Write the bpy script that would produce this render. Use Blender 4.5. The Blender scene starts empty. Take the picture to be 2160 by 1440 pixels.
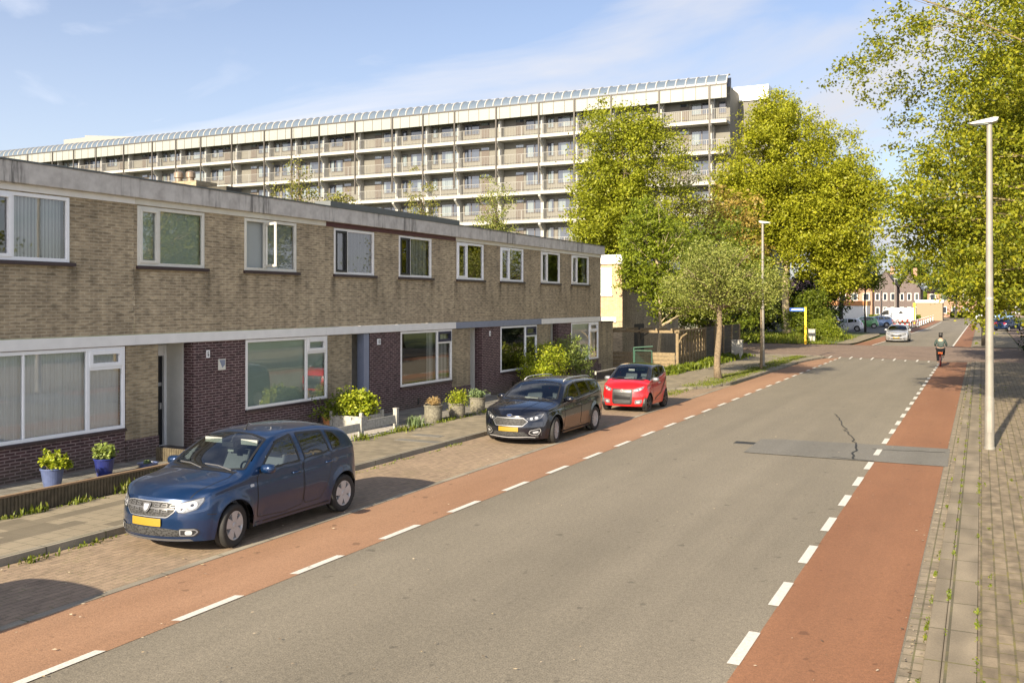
import bpy, bmesh, math, random
import numpy as np
from mathutils import Vector, Matrix
from mathutils.bvhtree import BVHTree
from mathutils.geometry import delaunay_2d_cdt
R = math.radians
PI = math.pi
random.seed(7)
scn = bpy.context.scene
col = scn.collection

# ---------------------------------------------------------------- camera
F_PX, CAM_H, HOR, VX = 2010.0, 3.5, 636.0, 2070.0
cam_d = bpy.data.cameras.new('camera')
cam = bpy.data.objects.new('camera', cam_d)
col.objects.link(cam)
cam.location = (0, 0, CAM_H)
cam.rotation_euler = (R(90), 0, math.atan((VX - 1080) / F_PX))
cam_d.sensor_width = 36.0
cam_d.lens = 36.0 * F_PX / 2160.0
cam_d.shift_y = -(720 - HOR) / 2160.0
cam_d.clip_end = 3000
cam_d.clip_start = 0.05
scn.camera = cam
scn.render.resolution_x = 1024
scn.render.resolution_y = 682

# ---------------------------------------------------------------- sun and sky
SUN_AZ, SUN_EL = R(4.6), R(26)          # travels towards +Y, slightly towards +X
sd = bpy.data.lights.new('sun', 'SUN')
sd.energy = 5.0
sd.angle = R(0.6)
sd.color = (1.0, 0.87, 0.66)
sun = bpy.data.objects.new('sun', sd)
col.objects.link(sun)
to_sun = Vector((-math.sin(SUN_AZ) * math.cos(SUN_EL), -math.cos(SUN_AZ) * math.cos(SUN_EL), math.sin(SUN_EL)))
sun.rotation_euler = to_sun.to_track_quat('Z', 'Y').to_euler()
sun.location = (-20, -30, 60)

world = bpy.data.worlds.new('World')
scn.world = world
world.use_nodes = True
wn, wl = world.node_tree.nodes, world.node_tree.links
wn.clear()
w_out = wn.new('ShaderNodeOutputWorld')
w_bg = wn.new('ShaderNodeBackground')
w_bg.inputs['Strength'].default_value = 0.15
w_sky = wn.new('ShaderNodeTexSky')
w_sky.sky_type = 'NISHITA'
w_sky.sun_disc = False
w_sky.sun_elevation = SUN_EL
w_sky.sun_rotation = R(180) + SUN_AZ
w_sky.altitude = 0
w_sky.air_density = 1.0
w_sky.dust_density = 1.4
w_sky.ozone_density = 1.5
# thin clouds: noise on the sky direction, projected on a flat cloud layer
tc = wn.new('ShaderNodeTexCoord')
sep = wn.new('ShaderNodeSeparateXYZ')
wl.new(tc.outputs['Generated'], sep.inputs[0])
def wmath(op, a, b=None, clamp=False):
    n = wn.new('ShaderNodeMath'); n.operation = op; n.use_clamp = clamp
    for i, v in enumerate((a, b)):
        if v is None: continue
        if isinstance(v, (int, float)): n.inputs[i].default_value = v
        else: wl.new(v, n.inputs[i])
    return n.outputs[0]
zz = wmath('ADD', wmath('MAXIMUM', sep.outputs['Z'], 0.0), 0.16)
cmb = wn.new('ShaderNodeCombineXYZ')
wl.new(wmath('DIVIDE', sep.outputs['X'], zz), cmb.inputs[0])
wl.new(wmath('DIVIDE', sep.outputs['Y'], zz), cmb.inputs[1])
wmap = wn.new('ShaderNodeMapping')
wl.new(cmb.outputs[0], wmap.inputs['Vector'])
wmap.inputs['Rotation'].default_value = (0, 0, R(35))
wmap.inputs['Scale'].default_value = (0.55, 1.0, 1.0)
wmap.inputs['Location'].default_value = (4.0, 3.0, 0)
n1 = wn.new('ShaderNodeTexNoise')
n1.inputs['Scale'].default_value = 1.05
n1.inputs['Detail'].default_value = 9
n1.inputs['Roughness'].default_value = 0.52
n1.inputs['Distortion'].default_value = 1.1
wl.new(wmap.outputs[0], n1.inputs['Vector'])
cr = wn.new('ShaderNodeValToRGB')
cr.color_ramp.elements[0].position = 0.46
cr.color_ramp.elements[0].color = (0, 0, 0, 1)
cr.color_ramp.elements[1].position = 0.64
cr.color_ramp.elements[1].color = (1, 1, 1, 1)
wl.new(n1.outputs['Fac'], cr.inputs[0])
# more veil towards the horizon
veil = wmath('MULTIPLY', wmath('SUBTRACT', 1.0, wmath('MULTIPLY', sep.outputs['Z'], 2.2), True), 0.40)
fac = wmath('ADD', wmath('MULTIPLY', cr.outputs[0], 0.95), veil, True)
mixc = wn.new('ShaderNodeMixRGB')
wl.new(fac, mixc.inputs[0])
# clouds and haze raised on the unseen sun side to fill the shaded terrace
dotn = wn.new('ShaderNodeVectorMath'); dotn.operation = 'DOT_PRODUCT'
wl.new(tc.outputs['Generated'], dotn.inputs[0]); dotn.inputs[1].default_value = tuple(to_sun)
hz = wmath('POWER', wmath('SUBTRACT', 1.0, sep.outputs['Z'], True), 1.4)      # added fill is strongest low down
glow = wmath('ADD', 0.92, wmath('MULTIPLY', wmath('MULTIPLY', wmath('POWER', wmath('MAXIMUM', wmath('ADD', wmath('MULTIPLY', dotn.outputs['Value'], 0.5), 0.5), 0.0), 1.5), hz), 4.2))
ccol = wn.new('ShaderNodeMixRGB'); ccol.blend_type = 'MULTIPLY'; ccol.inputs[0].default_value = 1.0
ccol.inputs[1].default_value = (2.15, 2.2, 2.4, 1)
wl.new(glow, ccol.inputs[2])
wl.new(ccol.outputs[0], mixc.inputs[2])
tint = wn.new('ShaderNodeMixRGB'); tint.blend_type = 'MULTIPLY'; tint.inputs[0].default_value = 1.0
wl.new(w_sky.outputs[0], tint.inputs[1]); tint.inputs[2].default_value = (0.50, 0.475, 0.51, 1)
wl.new(tint.outputs[0], mixc.inputs[1])
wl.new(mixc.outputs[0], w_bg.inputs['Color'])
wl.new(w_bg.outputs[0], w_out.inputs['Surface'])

scn.view_settings.view_transform = 'Standard'
scn.view_settings.look = 'None'
scn.view_settings.gamma = 1.0
scn.view_settings.exposure = 1.22
scn.render.engine = 'CYCLES'

# ---------------------------------------------------------------- helpers
def tag(o, label=None, cat=None, group=None, kind=None):
    if label: o['label'] = label
    if cat: o['category'] = cat
    if group: o['group'] = group
    if kind: o['kind'] = kind
    return o

def thing(name, label, cat, loc=(0, 0, 0), rz=0.0, group=None):
    o = bpy.data.objects.new(name, None)
    o.empty_display_size = 0.2
    col.objects.link(o)
    o.location = loc
    o.rotation_euler = (0, 0, rz)
    return tag(o, label, cat, group)

def dup(root, loc=None, rz=None, label=None):
    r = root.copy(); col.objects.link(r)
    if loc is not None: r.location = loc
    if rz is not None: r.rotation_euler = (0, 0, rz)
    if label: r['label'] = label
    for ch in list(root.children):
        c = ch.copy(); col.objects.link(c); c.parent = r
        for g in list(ch.children):
            d = g.copy(); col.objects.link(d); d.parent = c
    return r

def origin_of(p):
    v = Vector((0, 0, 0))
    while p is not None:
        v += Vector(p.location); p = p.parent
    return v

class MB:
    """collects shapes, build() links them as one mesh object"""
    def __init__(s):
        s.v = []; s.f = []; s.m = []; s.cur = 0
    def add(s, vs, fs):
        b = len(s.v)
        s.v.extend([tuple(p) for p in vs])
        for f in fs:
            s.f.append(tuple(b + i for i in f)); s.m.append(s.cur)
        return s
    def box(s, x0, x1, y0, y1, z0, z1):
        return s.add([(x0,y0,z0),(x1,y0,z0),(x1,y1,z0),(x0,y1,z0),(x0,y0,z1),(x1,y0,z1),(x1,y1,z1),(x0,y1,z1)],
              [(0,3,2,1),(4,5,6,7),(0,1,5,4),(1,2,6,5),(2,3,7,6),(3,0,4,7)])
    def quad(s, a, b, c, d): return s.add([a, b, c, d], [(0,1,2,3)])
    def tube(s, pts, r, n=8, cap=True):
        pts = [Vector(p) for p in pts]
        if isinstance(r, (int, float)): r = [r] * len(pts)
        rings = []; up = None
        vs = []; fs = []
        for i, p in enumerate(pts):
            t = (pts[min(i+1, len(pts)-1)] - pts[max(i-1, 0)]).normalized()
            if up is None:
                up = Vector((0,0,1)) if abs(t.z) < 0.9 else Vector((1,0,0))
            a = t.cross(up)
            if a.length < 1e-5: a = t.orthogonal()
            a.normalize(); b = a.cross(t).normalized(); up = b
            for k in range(n):
                an = 2*PI*k/n
                vs.append(p + a*(math.cos(an)*r[i]) + b*(math.sin(an)*r[i]))
        for i in range(len(pts)-1):
            for k in range(n):
                k2 = (k+1) % n
                fs.append((i*n+k, (i+1)*n+k, (i+1)*n+k2, i*n+k2))
        if cap:
            fs.append(tuple(range(n))); fs.append(tuple(reversed(range((len(pts)-1)*n, len(pts)*n))))
        return s.add(vs, fs)
    def lathe(s, prof, n=24, axis='z', c=(0,0,0), closed=False):
        vs = []; fs = []
        for (r, h) in prof:
            for k in range(n):
                a = 2*PI*k/n
                if axis == 'z': p = (c[0]+r*math.cos(a), c[1]+r*math.sin(a), c[2]+h)
                elif axis == 'x': p = (c[0]+h, c[1]+r*math.cos(a), c[2]+r*math.sin(a))
                else: p = (c[0]+r*math.sin(a), c[1]+h, c[2]+r*math.cos(a))
                vs.append(p)
        m = len(prof)
        for i in range(m if closed else m-1):
            j = (i+1) % m
            for k in range(n):
                k2 = (k+1) % n
                fs.append((i*n+k, i*n+k2, j*n+k2, j*n+k))
        return s.add(vs, fs)
    def prism(s, poly, ext, axis='x'):
        """poly in the plane normal to axis, ext=(lo,hi) along it. x:(y,z) y:(x,z) z:(x,y)"""
        n = len(poly); vs = []
        for e in ext:
            for (a, b) in poly:
                vs.append({'x': (e,a,b), 'y': (a,e,b), 'z': (a,b,e)}[axis])
        fs = [tuple(range(n)), tuple(reversed(range(n, 2*n)))]
        for i in range(n):
            j = (i+1) % n
            fs.append((i, i+n, j+n, j))
        return s.add(vs, fs)
    def build(s, name, mats, parent=None, smooth=False, local=False, bevel=0, fixn=True):
        me = bpy.data.meshes.new(name)
        off = Vector((0,0,0)) if (local or parent is None) else origin_of(parent)
        V = np.array(s.v, dtype=np.float64).reshape(-1, 3) - np.array(off)
        me.from_pydata(V.tolist(), [], s.f)
        if not isinstance(mats, (list, tuple)): mats = [mats]
        for m in mats: me.materials.append(m)
        if len(mats) > 1: me.polygons.foreach_set('material_index', s.m)
        if fixn and len(s.f) < 60000:
            bm = bmesh.new(); bm.from_mesh(me)
            bmesh.ops.recalc_face_normals(bm, faces=bm.faces)
            bm.to_mesh(me); bm.free()
        if smooth:
            me.polygons.foreach_set('use_smooth', [True]*len(me.polygons))
        o = bpy.data.objects.new(name, me)
        col.objects.link(o)
        if parent is not None: o.parent = parent
        if bevel:
            md = o.modifiers.new('bevel', 'BEVEL'); md.width = bevel; md.segments = 2; md.limit_method = 'ANGLE'; md.angle_limit = R(40)
        return o

def structure(mb, name, mats, **k):
    o = mb.build(name, mats, **k); o['kind'] = 'structure'; return o

# ---------------------------------------------------------------- materials
class NT:
    def __init__(s, name):
        s.mat = bpy.data.materials.new(name); s.mat.use_nodes = True
        s.n = s.mat.node_tree.nodes; s.l = s.mat.node_tree.links
        s.n.clear()
        s.out = s.n.new('ShaderNodeOutputMaterial')
        s.p = s.n.new('ShaderNodeBsdfPrincipled')
        s.l.new(s.p.outputs[0], s.out.inputs['Surface'])
        s._tc = None
    def set(s, sock, v):
        if isinstance(v, bpy.types.NodeSocket): s.l.new(v, sock)
        elif isinstance(v, (tuple, list)) and len(v) == 3 and sock.type == 'RGBA': sock.default_value = (*v, 1)
        else: sock.default_value = v
    def inp(s, name, v): s.set(s.p.inputs[name], v)
    def tc(s):
        if not s._tc: s._tc = s.n.new('ShaderNodeTexCoord')
        return s._tc.outputs['Object']
    def math(s, op, a, b=0.0, clamp=False):
        n = s.n.new('ShaderNodeMath'); n.operation = op; n.use_clamp = clamp
        s.set(n.inputs[0], a); s.set(n.inputs[1], b); return n.outputs[0]
    def mapv(s, v, scale=(1,1,1), loc=(0,0,0), rot=(0,0,0)):
        n = s.n.new('ShaderNodeMapping'); s.set(n.inputs['Vector'], v)
        n.inputs['Scale'].default_value = scale; n.inputs['Location'].default_value = loc; n.inputs['Rotation'].default_value = rot
        return n.outputs[0]
    def noise(s, v, scale, detail=3, rough=0.5, dist=0.0):
        n = s.n.new('ShaderNodeTexNoise'); s.set(n.inputs['Vector'], v)
        n.inputs['Scale'].default_value = scale; n.inputs['Detail'].default_value = detail
        n.inputs['Roughness'].default_value = rough; n.inputs['Distortion'].default_value = dist
        return n.outputs['Fac']
    def ramp(s, f, stops, interp='LINEAR'):
        n = s.n.new('ShaderNodeValToRGB'); s.set(n.inputs[0], f)
        e = n.color_ramp.elements
        n.color_ramp.interpolation = interp
        while len(e) < len(stops): e.new(0.5)
        for el, (p, c) in zip(e, stops):
            el.position = p
            el.color = (c, c, c, 1) if isinstance(c, (int, float)) else (*c, 1)
        return n.outputs[0]
    def mix(s, f, a, b, mode='MIX'):
        n = s.n.new('ShaderNodeMixRGB'); n.blend_type = mode
        s.set(n.inputs[0], f); s.set(n.inputs[1], a); s.set(n.inputs[2], b); return n.outputs[0]
    def bump(s, h, strength=0.3, dist=0.01):
        n = s.n.new('ShaderNodeBump'); n.inputs['Strength'].default_value = strength; n.inputs['Distance'].default_value = dist
        s.set(n.inputs['Height'], h); s.l.new(n.outputs[0], s.p.inputs['Normal'])
    def sepxyz(s, v):
        n = s.n.new('ShaderNodeSeparateXYZ'); s.set(n.inputs[0], v); return n.outputs
    def comb(s, x, y, z=0.0):
        n = s.n.new('ShaderNodeCombineXYZ'); s.set(n.inputs[0], x); s.set(n.inputs[1], y); s.set(n.inputs[2], z); return n.outputs[0]
    def brick(s, v, c1, c2, mortar, bw, bh, ms, off=0.5, bias=0.0, freq=2, smooth=0.1):
        n = s.n.new('ShaderNodeTexBrick'); s.set(n.inputs['Vector'], v)
        s.set(n.inputs['Color1'], c1); s.set(n.inputs['Color2'], c2); s.set(n.inputs['Mortar'], mortar)
        n.inputs['Scale'].default_value = 1; n.inputs['Mortar Size'].default_value = ms
        n.inputs['Mortar Smooth'].default_value = smooth; n.inputs['Bias'].default_value = bias
        n.inputs['Brick Width'].default_value = bw; n.inputs['Row Height'].default_value = bh
        n.offset = off; n.offset_frequency = freq
        return n.outputs

def plain(name, c, rough=0.6, metal=0.0, var=0.12, scale=6.0, bump=0.0, coat=0.0):
    t = NT(name)
    nz = t.noise(t.tc(), scale, 5, 0.6)
    k = t.ramp(nz, [(0.3, 1 - var), (0.7, 1.0)])
    t.inp('Base Color', t.mix(1.0, tuple(c), k, 'MULTIPLY'))
    t.inp('Roughness', rough); t.inp('Metallic', metal)
    if coat: t.inp('Coat Weight', coat)
    if bump: t.bump(t.noise(t.tc(), scale*8, 4), bump, 0.01)
    return t.mat

def facade_brick(name, c1, c2, mortar, dark=0.55, stain=0.5, course=0.0625, length=0.22, joint=0.011, mossy=0.0):
    t = NT(name)
    o = t.sepxyz(t.tc())
    u = t.math('ADD', o[0], o[1])
    v = t.comb(u, o[2])
    b = t.brick(v, c1, c2, mortar, length, course, joint, bias=0.0)
    # per brick tone from a coarse cell noise stretched like the bricks
    cell = t.n.new('ShaderNodeTexNoise'); cell.inputs['Scale'].default_value = 1.0
    t.set(cell.inputs['Vector'], t.mapv(v, (4.6, 16, 1))); cell.inputs['Detail'].default_value = 1
    tone = t.ramp(cell.outputs['Fac'], [(0.32, dark), (0.52, 1.0), (0.7, 1.12)])
    c = t.mix(1.0, b[0], tone, 'MULTIPLY')
    big = t.noise(t.mapv(v, (0.5, 0.9, 1)), 1.0, 5, 0.6)
    st = t.ramp(big, [(0.35, 1 - stain*0.45), (0.6, 1.0), (0.8, 1.08)])
    c = t.mix(1.0, c, st, 'MULTIPLY')
    streak = t.noise(t.mapv(v, (3.0, 0.25, 1)), 1.0, 4, 0.6)
    c = t.mix(1.0, c, t.ramp(streak, [(0.38, 1 - stain*0.35), (0.6, 1.0)]), 'MULTIPLY')
    if mossy:
        mz = t.ramp(o[2], [(0.0, 1.0), (0.6, 0.0)])
        c = t.mix(t.math('MULTIPLY', mz, mossy), c, (0.16, 0.15, 0.10))
    oi = t.n.new('ShaderNodeObjectInfo')
    c = t.mix(1.0, c, t.ramp(oi.outputs['Random'], [(0.0, 0.93), (1.0, 1.04)]), 'MULTIPLY')
    t.inp('Base Color', c)
    t.inp('Roughness', 0.88)
    t.bump(t.math('ADD', t.math('MULTIPLY', b[1], -1.0), t.math('MULTIPLY', t.noise(v, 60, 3), 0.3)), 0.5, 0.008)
    return t.mat

M = {}
M['brick_up'] = facade_brick('olive_brick', (0.335, 0.262, 0.162), (0.465, 0.366, 0.23), (0.50, 0.42, 0.29), 0.66, 0.60, joint=0.012)
M['brick_pier'] = facade_brick('weathered_brick', (0.31, 0.24, 0.145), (0.42, 0.33, 0.20), (0.40, 0.34, 0.23), 0.7, 0.7, joint=0.011)
M['brick_dark'] = facade_brick('purple_brick', (0.052, 0.023, 0.026), (0.080, 0.036, 0.038), (0.24, 0.175, 0.165), 0.55, 0.35, mossy=0.35, joint=0.012)
M['brick_sunlit'] = facade_brick('sunlit_yellow_brick', (0.50, 0.30, 0.14), (0.62, 0.40, 0.20), (0.50, 0.42, 0.30), 0.8, 0.25)
M['brick_red'] = facade_brick('red_brick', (0.32, 0.12, 0.06), (0.42, 0.18, 0.09), (0.40, 0.34, 0.28), 0.8, 0.25)
M['brick_brown'] = facade_brick('brown_brick', (0.09, 0.06, 0.06), (0.13, 0.085, 0.08), (0.2, 0.18, 0.17), 0.8, 0.25)
M['white'] = plain('white_paint', (0.80, 0.79, 0.76), 0.35, var=0.10, scale=3)
M['white_pvc'] = plain('white_frame_plastic', (0.84, 0.85, 0.86), 0.25, var=0.05)
M['cream'] = plain('cream_paint', (0.70, 0.68, 0.60), 0.4, var=0.12, scale=4)
M['bluegrey'] = plain('blue_grey_paint', (0.22, 0.25, 0.33), 0.4, var=0.12)
M['oxblood'] = plain('oxblood_paint', (0.09, 0.022, 0.028), 0.4, var=0.2)
M['black'] = plain('black_paint', (0.012, 0.012, 0.014), 0.3)
M['navy'] = plain('navy_paint', (0.014, 0.018, 0.05), 0.35)
M['sill'] = plain('dark_sill_tile', (0.05, 0.03, 0.035), 0.35, var=0.3, scale=10)
M['steel'] = plain('galvanised_steel', (0.42, 0.415, 0.40), 0.5, 0.5, var=0.12, scale=5)
M['pole'] = plain('weathered_pole', (0.27, 0.25, 0.215), 0.55, 0.2, var=0.25, scale=3)
M['alu'] = plain('roof_edge_metal', (0.13, 0.14, 0.14), 0.45, 0.3)
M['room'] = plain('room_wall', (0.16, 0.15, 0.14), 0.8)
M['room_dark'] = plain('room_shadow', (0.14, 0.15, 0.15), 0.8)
M['roofing'] = plain('roof_felt', (0.08, 0.08, 0.085), 0.85, var=0.3, bump=0.3)
M['terracotta'] = plain('terracotta', (0.50, 0.22, 0.08), 0.6)
M['wood'] = plain('old_wood', (0.27, 0.20, 0.11), 0.8, var=0.5, scale=9)
M['wood_dark'] = plain('dark_wood', (0.07, 0.062, 0.045), 0.85, var=0.4, scale=7)
M['green_paint'] = plain('green_paint', (0.03, 0.085, 0.055), 0.5)
M['yellow_paint'] = plain('yellow_paint', (0.85, 0.50, 0.02), 0.4)
M['blue_sign'] = plain('blue_sign', (0.03, 0.13, 0.62), 0.35)
M['sign_white'] = plain('sign_white', (0.85, 0.85, 0.85), 0.4, var=0.02)
M['cabinet'] = plain('cabinet_grey', (0.42, 0.41, 0.36), 0.5, var=0.4, scale=9)
M['concrete'] = plain('pale_concrete', (0.46, 0.43, 0.37), 0.85, var=0.35, scale=4, bump=0.2)
M['bark'] = plain('bark', (0.24, 0.18, 0.115), 0.9, var=0.6, scale=12, bump=0.8)
M['bark_pale'] = plain('pale_bark', (0.52, 0.42, 0.26), 0.85, var=0.5, scale=9, bump=0.6)
M['bark_lime'] = plain('yellow_olive_bark', (0.30, 0.235, 0.11), 0.9, var=0.5, scale=9, bump=0.6)  # plain yellow olive bark tone
M['bark_dark'] = plain('dark_bark', (0.06, 0.05, 0.04), 0.9, var=0.5, scale=12)

def mk_fascia():
    t = NT('weathered_fascia')
    o = t.sepxyz(t.tc())
    v = t.comb(t.math('ADD', o[0], o[1]), o[2])
    base = t.ramp(t.noise(t.mapv(v, (1.5, 1.5, 1)), 2.0, 6, 0.65), [(0.3, (0.38, 0.355, 0.325)), (0.55, (0.52, 0.495, 0.455)), (0.75, (0.60, 0.575, 0.53))])
    str_ = t.ramp(t.noise(t.mapv(v, (7.0, 0.6, 1)), 1.0, 5, 0.7), [(0.36, 0.30), (0.50, 0.95), (0.6, 1.0)])
    big = t.ramp(t.noise(t.mapv(v, (0.7, 0.2, 1), (3, 0, 0)), 1.0, 2), [(0.42, 0.0), (0.6, 1.0)])
    c = t.mix(big, base, t.mix(1.0, base, str_, 'MULTIPLY'))
    t.inp('Base Color', c); t.inp('Roughness', 0.8)
    t.bump(t.noise(t.tc(), 30, 4), 0.2, 0.01)
    return t.mat
M['fascia'] = mk_fascia()
def mk_stain():
    t = NT('damp_stain'); t.n.remove(t.p)
    ge = t.n.new('ShaderNodeTexCoord'); g = t.sepxyz(ge.outputs['Generated'])
    e = t.math('MULTIPLY', t.math('SUBTRACT', 1.0, t.math('ABSOLUTE', t.math('SUBTRACT', t.math('MULTIPLY', g[1], 2.0), 1.0))), 1.6, True)
    f = t.math('MULTIPLY', t.math('MULTIPLY', e, t.math('POWER', g[2], 1.3)), t.ramp(t.noise(t.mapv(t.tc(), (6, 6, 1.2)), 1.0, 5, .7), [(0.35, 0.25), (0.65, 1.0)]))
    d = t.n.new('ShaderNodeBsdfDiffuse'); d.inputs[0].default_value = (0.045, 0.04, 0.032, 1)
    tr = t.n.new('ShaderNodeBsdfTransparent'); m = t.n.new('ShaderNodeMixShader')
    t.l.new(t.math('MULTIPLY', f, 0.45), m.inputs[0]); t.l.new(tr.outputs[0], m.inputs[1]); t.l.new(d.outputs[0], m.inputs[2]); t.l.new(m.outputs[0], t.out.inputs['Surface'])
    return t.mat
M['stain'] = mk_stain()

def mk_glass(name, tint=(0.93, 0.96, 0.95), boost=0.10, gain=1.0):
    t = NT(name); t.n.remove(t.p)
    tr = t.n.new('ShaderNodeBsdfTransparent'); tr.inputs[0].default_value = (*tint, 1)
    gl = t.n.new('ShaderNodeBsdfGlossy'); gl.inputs['Roughness'].default_value = 0.015
    gl.inputs['Color'].default_value = (1, 1, 1, 1)
    fr = t.n.new('ShaderNodeFresnel'); fr.inputs['IOR'].default_value = 1.52
    f = t.math('ADD', t.math('MULTIPLY', fr.outputs[0], gain), boost, True)
    mx = t.n.new('ShaderNodeMixShader')
    t.l.new(f, mx.inputs[0]); t.l.new(tr.outputs[0], mx.inputs[1]); t.l.new(gl.outputs[0], mx.inputs[2])
    t.l.new(mx.outputs[0], t.out.inputs['Surface'])
    # slightly wavy pane
    b = t.n.new('ShaderNodeBump'); b.inputs['Strength'].default_value = 0.02; b.inputs['Distance'].default_value = 0.02
    t.l.new(t.noise(t.tc(), 1.6, 2), b.inputs['Height']); t.l.new(b.outputs[0], gl.inputs['Normal'])
    return t.mat
M['glass'] = mk_glass('window_glass', boost=0.09, gain=1.6)
M['glass_car'] = mk_glass('car_glass', (0.62, 0.70, 0.70), 0.04, 1.3)
M['glass_tint'] = mk_glass('tinted_glass', (0.14, 0.17, 0.16), 0.03, 1.3)

def mk_cloth(name, c, freq=18.0, amp=0.35, horizontal=False):
    t = NT(name)
    o = t.sepxyz(t.tc())
    u = o[2] if horizontal else t.math('ADD', o[0], o[1])
    w = t.n.new('ShaderNodeTexWave'); w.wave_type = 'BANDS'; w.bands_direction = 'X'
    t.set(w.inputs['Vector'], t.comb(u, t.math('MULTIPLY', o[2], 0.05 if not horizontal else 0.0), 0.0))
    w.inputs['Scale'].default_value = freq / 6.28; w.inputs['Distortion'].default_value = 1.2 if not horizontal else 0.0
    w.inputs['Detail'].default_value = 2
    k = t.ramp(w.outputs['Color'], [(0.0, 1 - amp), (1.0, 1.0)])
    t.inp('Base Color', t.mix(1.0, c, k, 'MULTIPLY')); t.inp('Roughness', 0.9)
    return t.mat
M['vane'] = mk_cloth('vertical_blind', (0.92, 0.93, 0.93), 75, 0.40)
M['net'] = mk_cloth('net_curtain', (0.55, 0.56, 0.53), 26, 0.6)
M['net_dark'] = mk_cloth('grey_curtain', (0.26, 0.27, 0.26), 30, 0.6)
M['venetian'] = mk_cloth('venetian_blind', (0.46, 0.50, 0.49), 170, 0.5, True)
M['frosted'] = plain('frosted_film', (0.46, 0.55, 0.49), 0.5, var=0.1, scale=2)
# ================================================================ ground materials
def mk_asphalt(name, base, light, warm=1.0, patch=True, spk=0.5):
    t = NT(name); tc = t.tc()
    fine = t.noise(tc, 60, 2, 0.8)
    grain = t.noise(tc, 17, 4, 0.8)
    big = t.noise(t.mapv(tc, (0.5, 0.09, 1)), 1.0, 5, 0.6)
    mid = t.noise(tc, 1.3, 5, 0.65)
    c = t.mix(t.ramp(big, [(0.35, 0.0), (0.7, 1.0)]), base, light)
    c = t.mix(1.0, c, t.ramp(mid, [(0.3, 0.95), (0.7, 1.03)]), 'MULTIPLY')
    c = t.mix(1.0, c, t.ramp(fine, [(0.30, 1 - spk), (0.5, 1.0), (0.72, 1 + spk*0.8)]), 'MULTIPLY')
    c = t.mix(1.0, c, t.ramp(grain, [(0.3, 1 - spk*0.5), (0.7, 1 + spk*0.45)]), 'MULTIPLY')
    # tyre polished bands along the road
    c = t.mix(1.0, c, t.ramp(t.noise(t.mapv(tc, (1.1, 0.012, 1)), 1.0, 3, 0.6), [(0.35, 0.93), (0.65, 1.05)]), 'MULTIPLY')
    # small dark spots and scuffs
    sp = t.noise(t.mapv(tc, (1.0, 0.8, 1)), 5.0, 2, 0.4)
    c = t.mix(t.ramp(sp, [(0.70, 0.0), (0.74, 0.6)]), c, tuple(x*0.45 for x in base))
    t.inp('Base Color', c); t.inp('Roughness', 0.85)
    t.bump(t.math('ADD', fine, t.math('MULTIPLY', grain, 0.7)), 0.6, 0.006)
    return t.mat
M['asphalt'] = mk_asphalt('asphalt', (0.168, 0.146, 0.108), (0.212, 0.184, 0.138))
M['asphalt_patch'] = mk_asphalt('asphalt_patch', (0.138, 0.130, 0.112), (0.165, 0.155, 0.134), spk=0.35)
M['red_asphalt'] = mk_asphalt('red_asphalt', (0.200, 0.087, 0.040), (0.260, 0.122, 0.060), spk=0.28)
M['red_asphalt_pale'] = mk_asphalt('red_asphalt_pale', (0.250, 0.135, 0.073), (0.325, 0.186, 0.108), spk=0.28)
M['paint'] = plain('road_paint', (0.70, 0.67, 0.60), 0.6, var=0.35, scale=40)
M['crack'] = plain('bitumen_crack', (0.025, 0.024, 0.022), 0.6)

def mk_pavers(name, c1, c2, mortar, bw, bh, ms, off=0.5, moss=0.3, rot=0.0, tone=0.7, swap=False, mossc=(0.16, 0.17, 0.04)):
    t = NT(name); tc = t.tc()
    v = t.mapv(tc, (1,1,1), (0,0,0), (0,0,rot))
    b = t.brick(v, c1, c2, mortar, bw, bh, ms, off)
    cell = t.noise(t.mapv(v, (0.9/bw, 0.9/bh, 1)), 1.0, 1)
    c = t.mix(1.0, b[0], t.ramp(cell, [(0.3, tone), (0.7, 1.12)]), 'MULTIPLY')
    big = t.noise(tc, 0.45, 5, 0.65)
    c = t.mix(1.0, c, t.ramp(big, [(0.3, 0.82), (0.7, 1.08)]), 'MULTIPLY')
    mz = t.ramp(t.noise(tc, 1.6, 6, 0.7), [(0.50, 0.0), (0.66, 1.0)])
    mj = t.math('MULTIPLY', t.math('MAXIMUM', b[1], t.ramp(t.noise(tc, 9, 4, 0.7), [(0.62, 0.0), (0.72, 0.5)])), mz)
    c = t.mix(t.math('MULTIPLY', mj, moss, True), c, mossc)
    gr = t.noise(tc, 60, 3, 0.7)
    c = t.mix(1.0, c, t.ramp(gr, [(0.3, 0.82), (0.7, 1.12)]), 'MULTIPLY')
    t.inp('Base Color', c); t.inp('Roughness', 0.9)
    t.bump(t.math('ADD', t.math('MULTIPLY', b[1], -1.2), t.math('MULTIPLY', gr, 0.6)), 0.5, 0.01)
    return t.mat
M['bay_brick'] = mk_pavers('parking_bricks', (0.270, 0.195, 0.130), (0.320, 0.232, 0.155), (0.195, 0.150, 0.095), 0.21, 0.10, 0.007, 0.5, 0.6, R(90), tone=0.84)
M['plateau'] = mk_pavers('plateau_bricks', (0.215, 0.150, 0.112), (0.255, 0.180, 0.135), (0.16, 0.12, 0.09), 0.21, 0.10, 0.008, 0.5, 0.1, 0)
M['slab_right'] = mk_pavers('right_pavers', (0.200, 0.155, 0.100), (0.260, 0.205, 0.135), (0.135, 0.110, 0.060), 0.30, 0.15, 0.011, 0.5, 1.1, R(90), tone=0.62, mossc=(0.20, 0.17, 0.04))
M['slab_far'] = mk_pavers('pavement_slabs', (0.215, 0.180, 0.125), (0.270, 0.225, 0.155), (0.165, 0.14, 0.09), 0.30, 0.30, 0.009, 0.5, 0.5, 0, tone=0.8)
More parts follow.
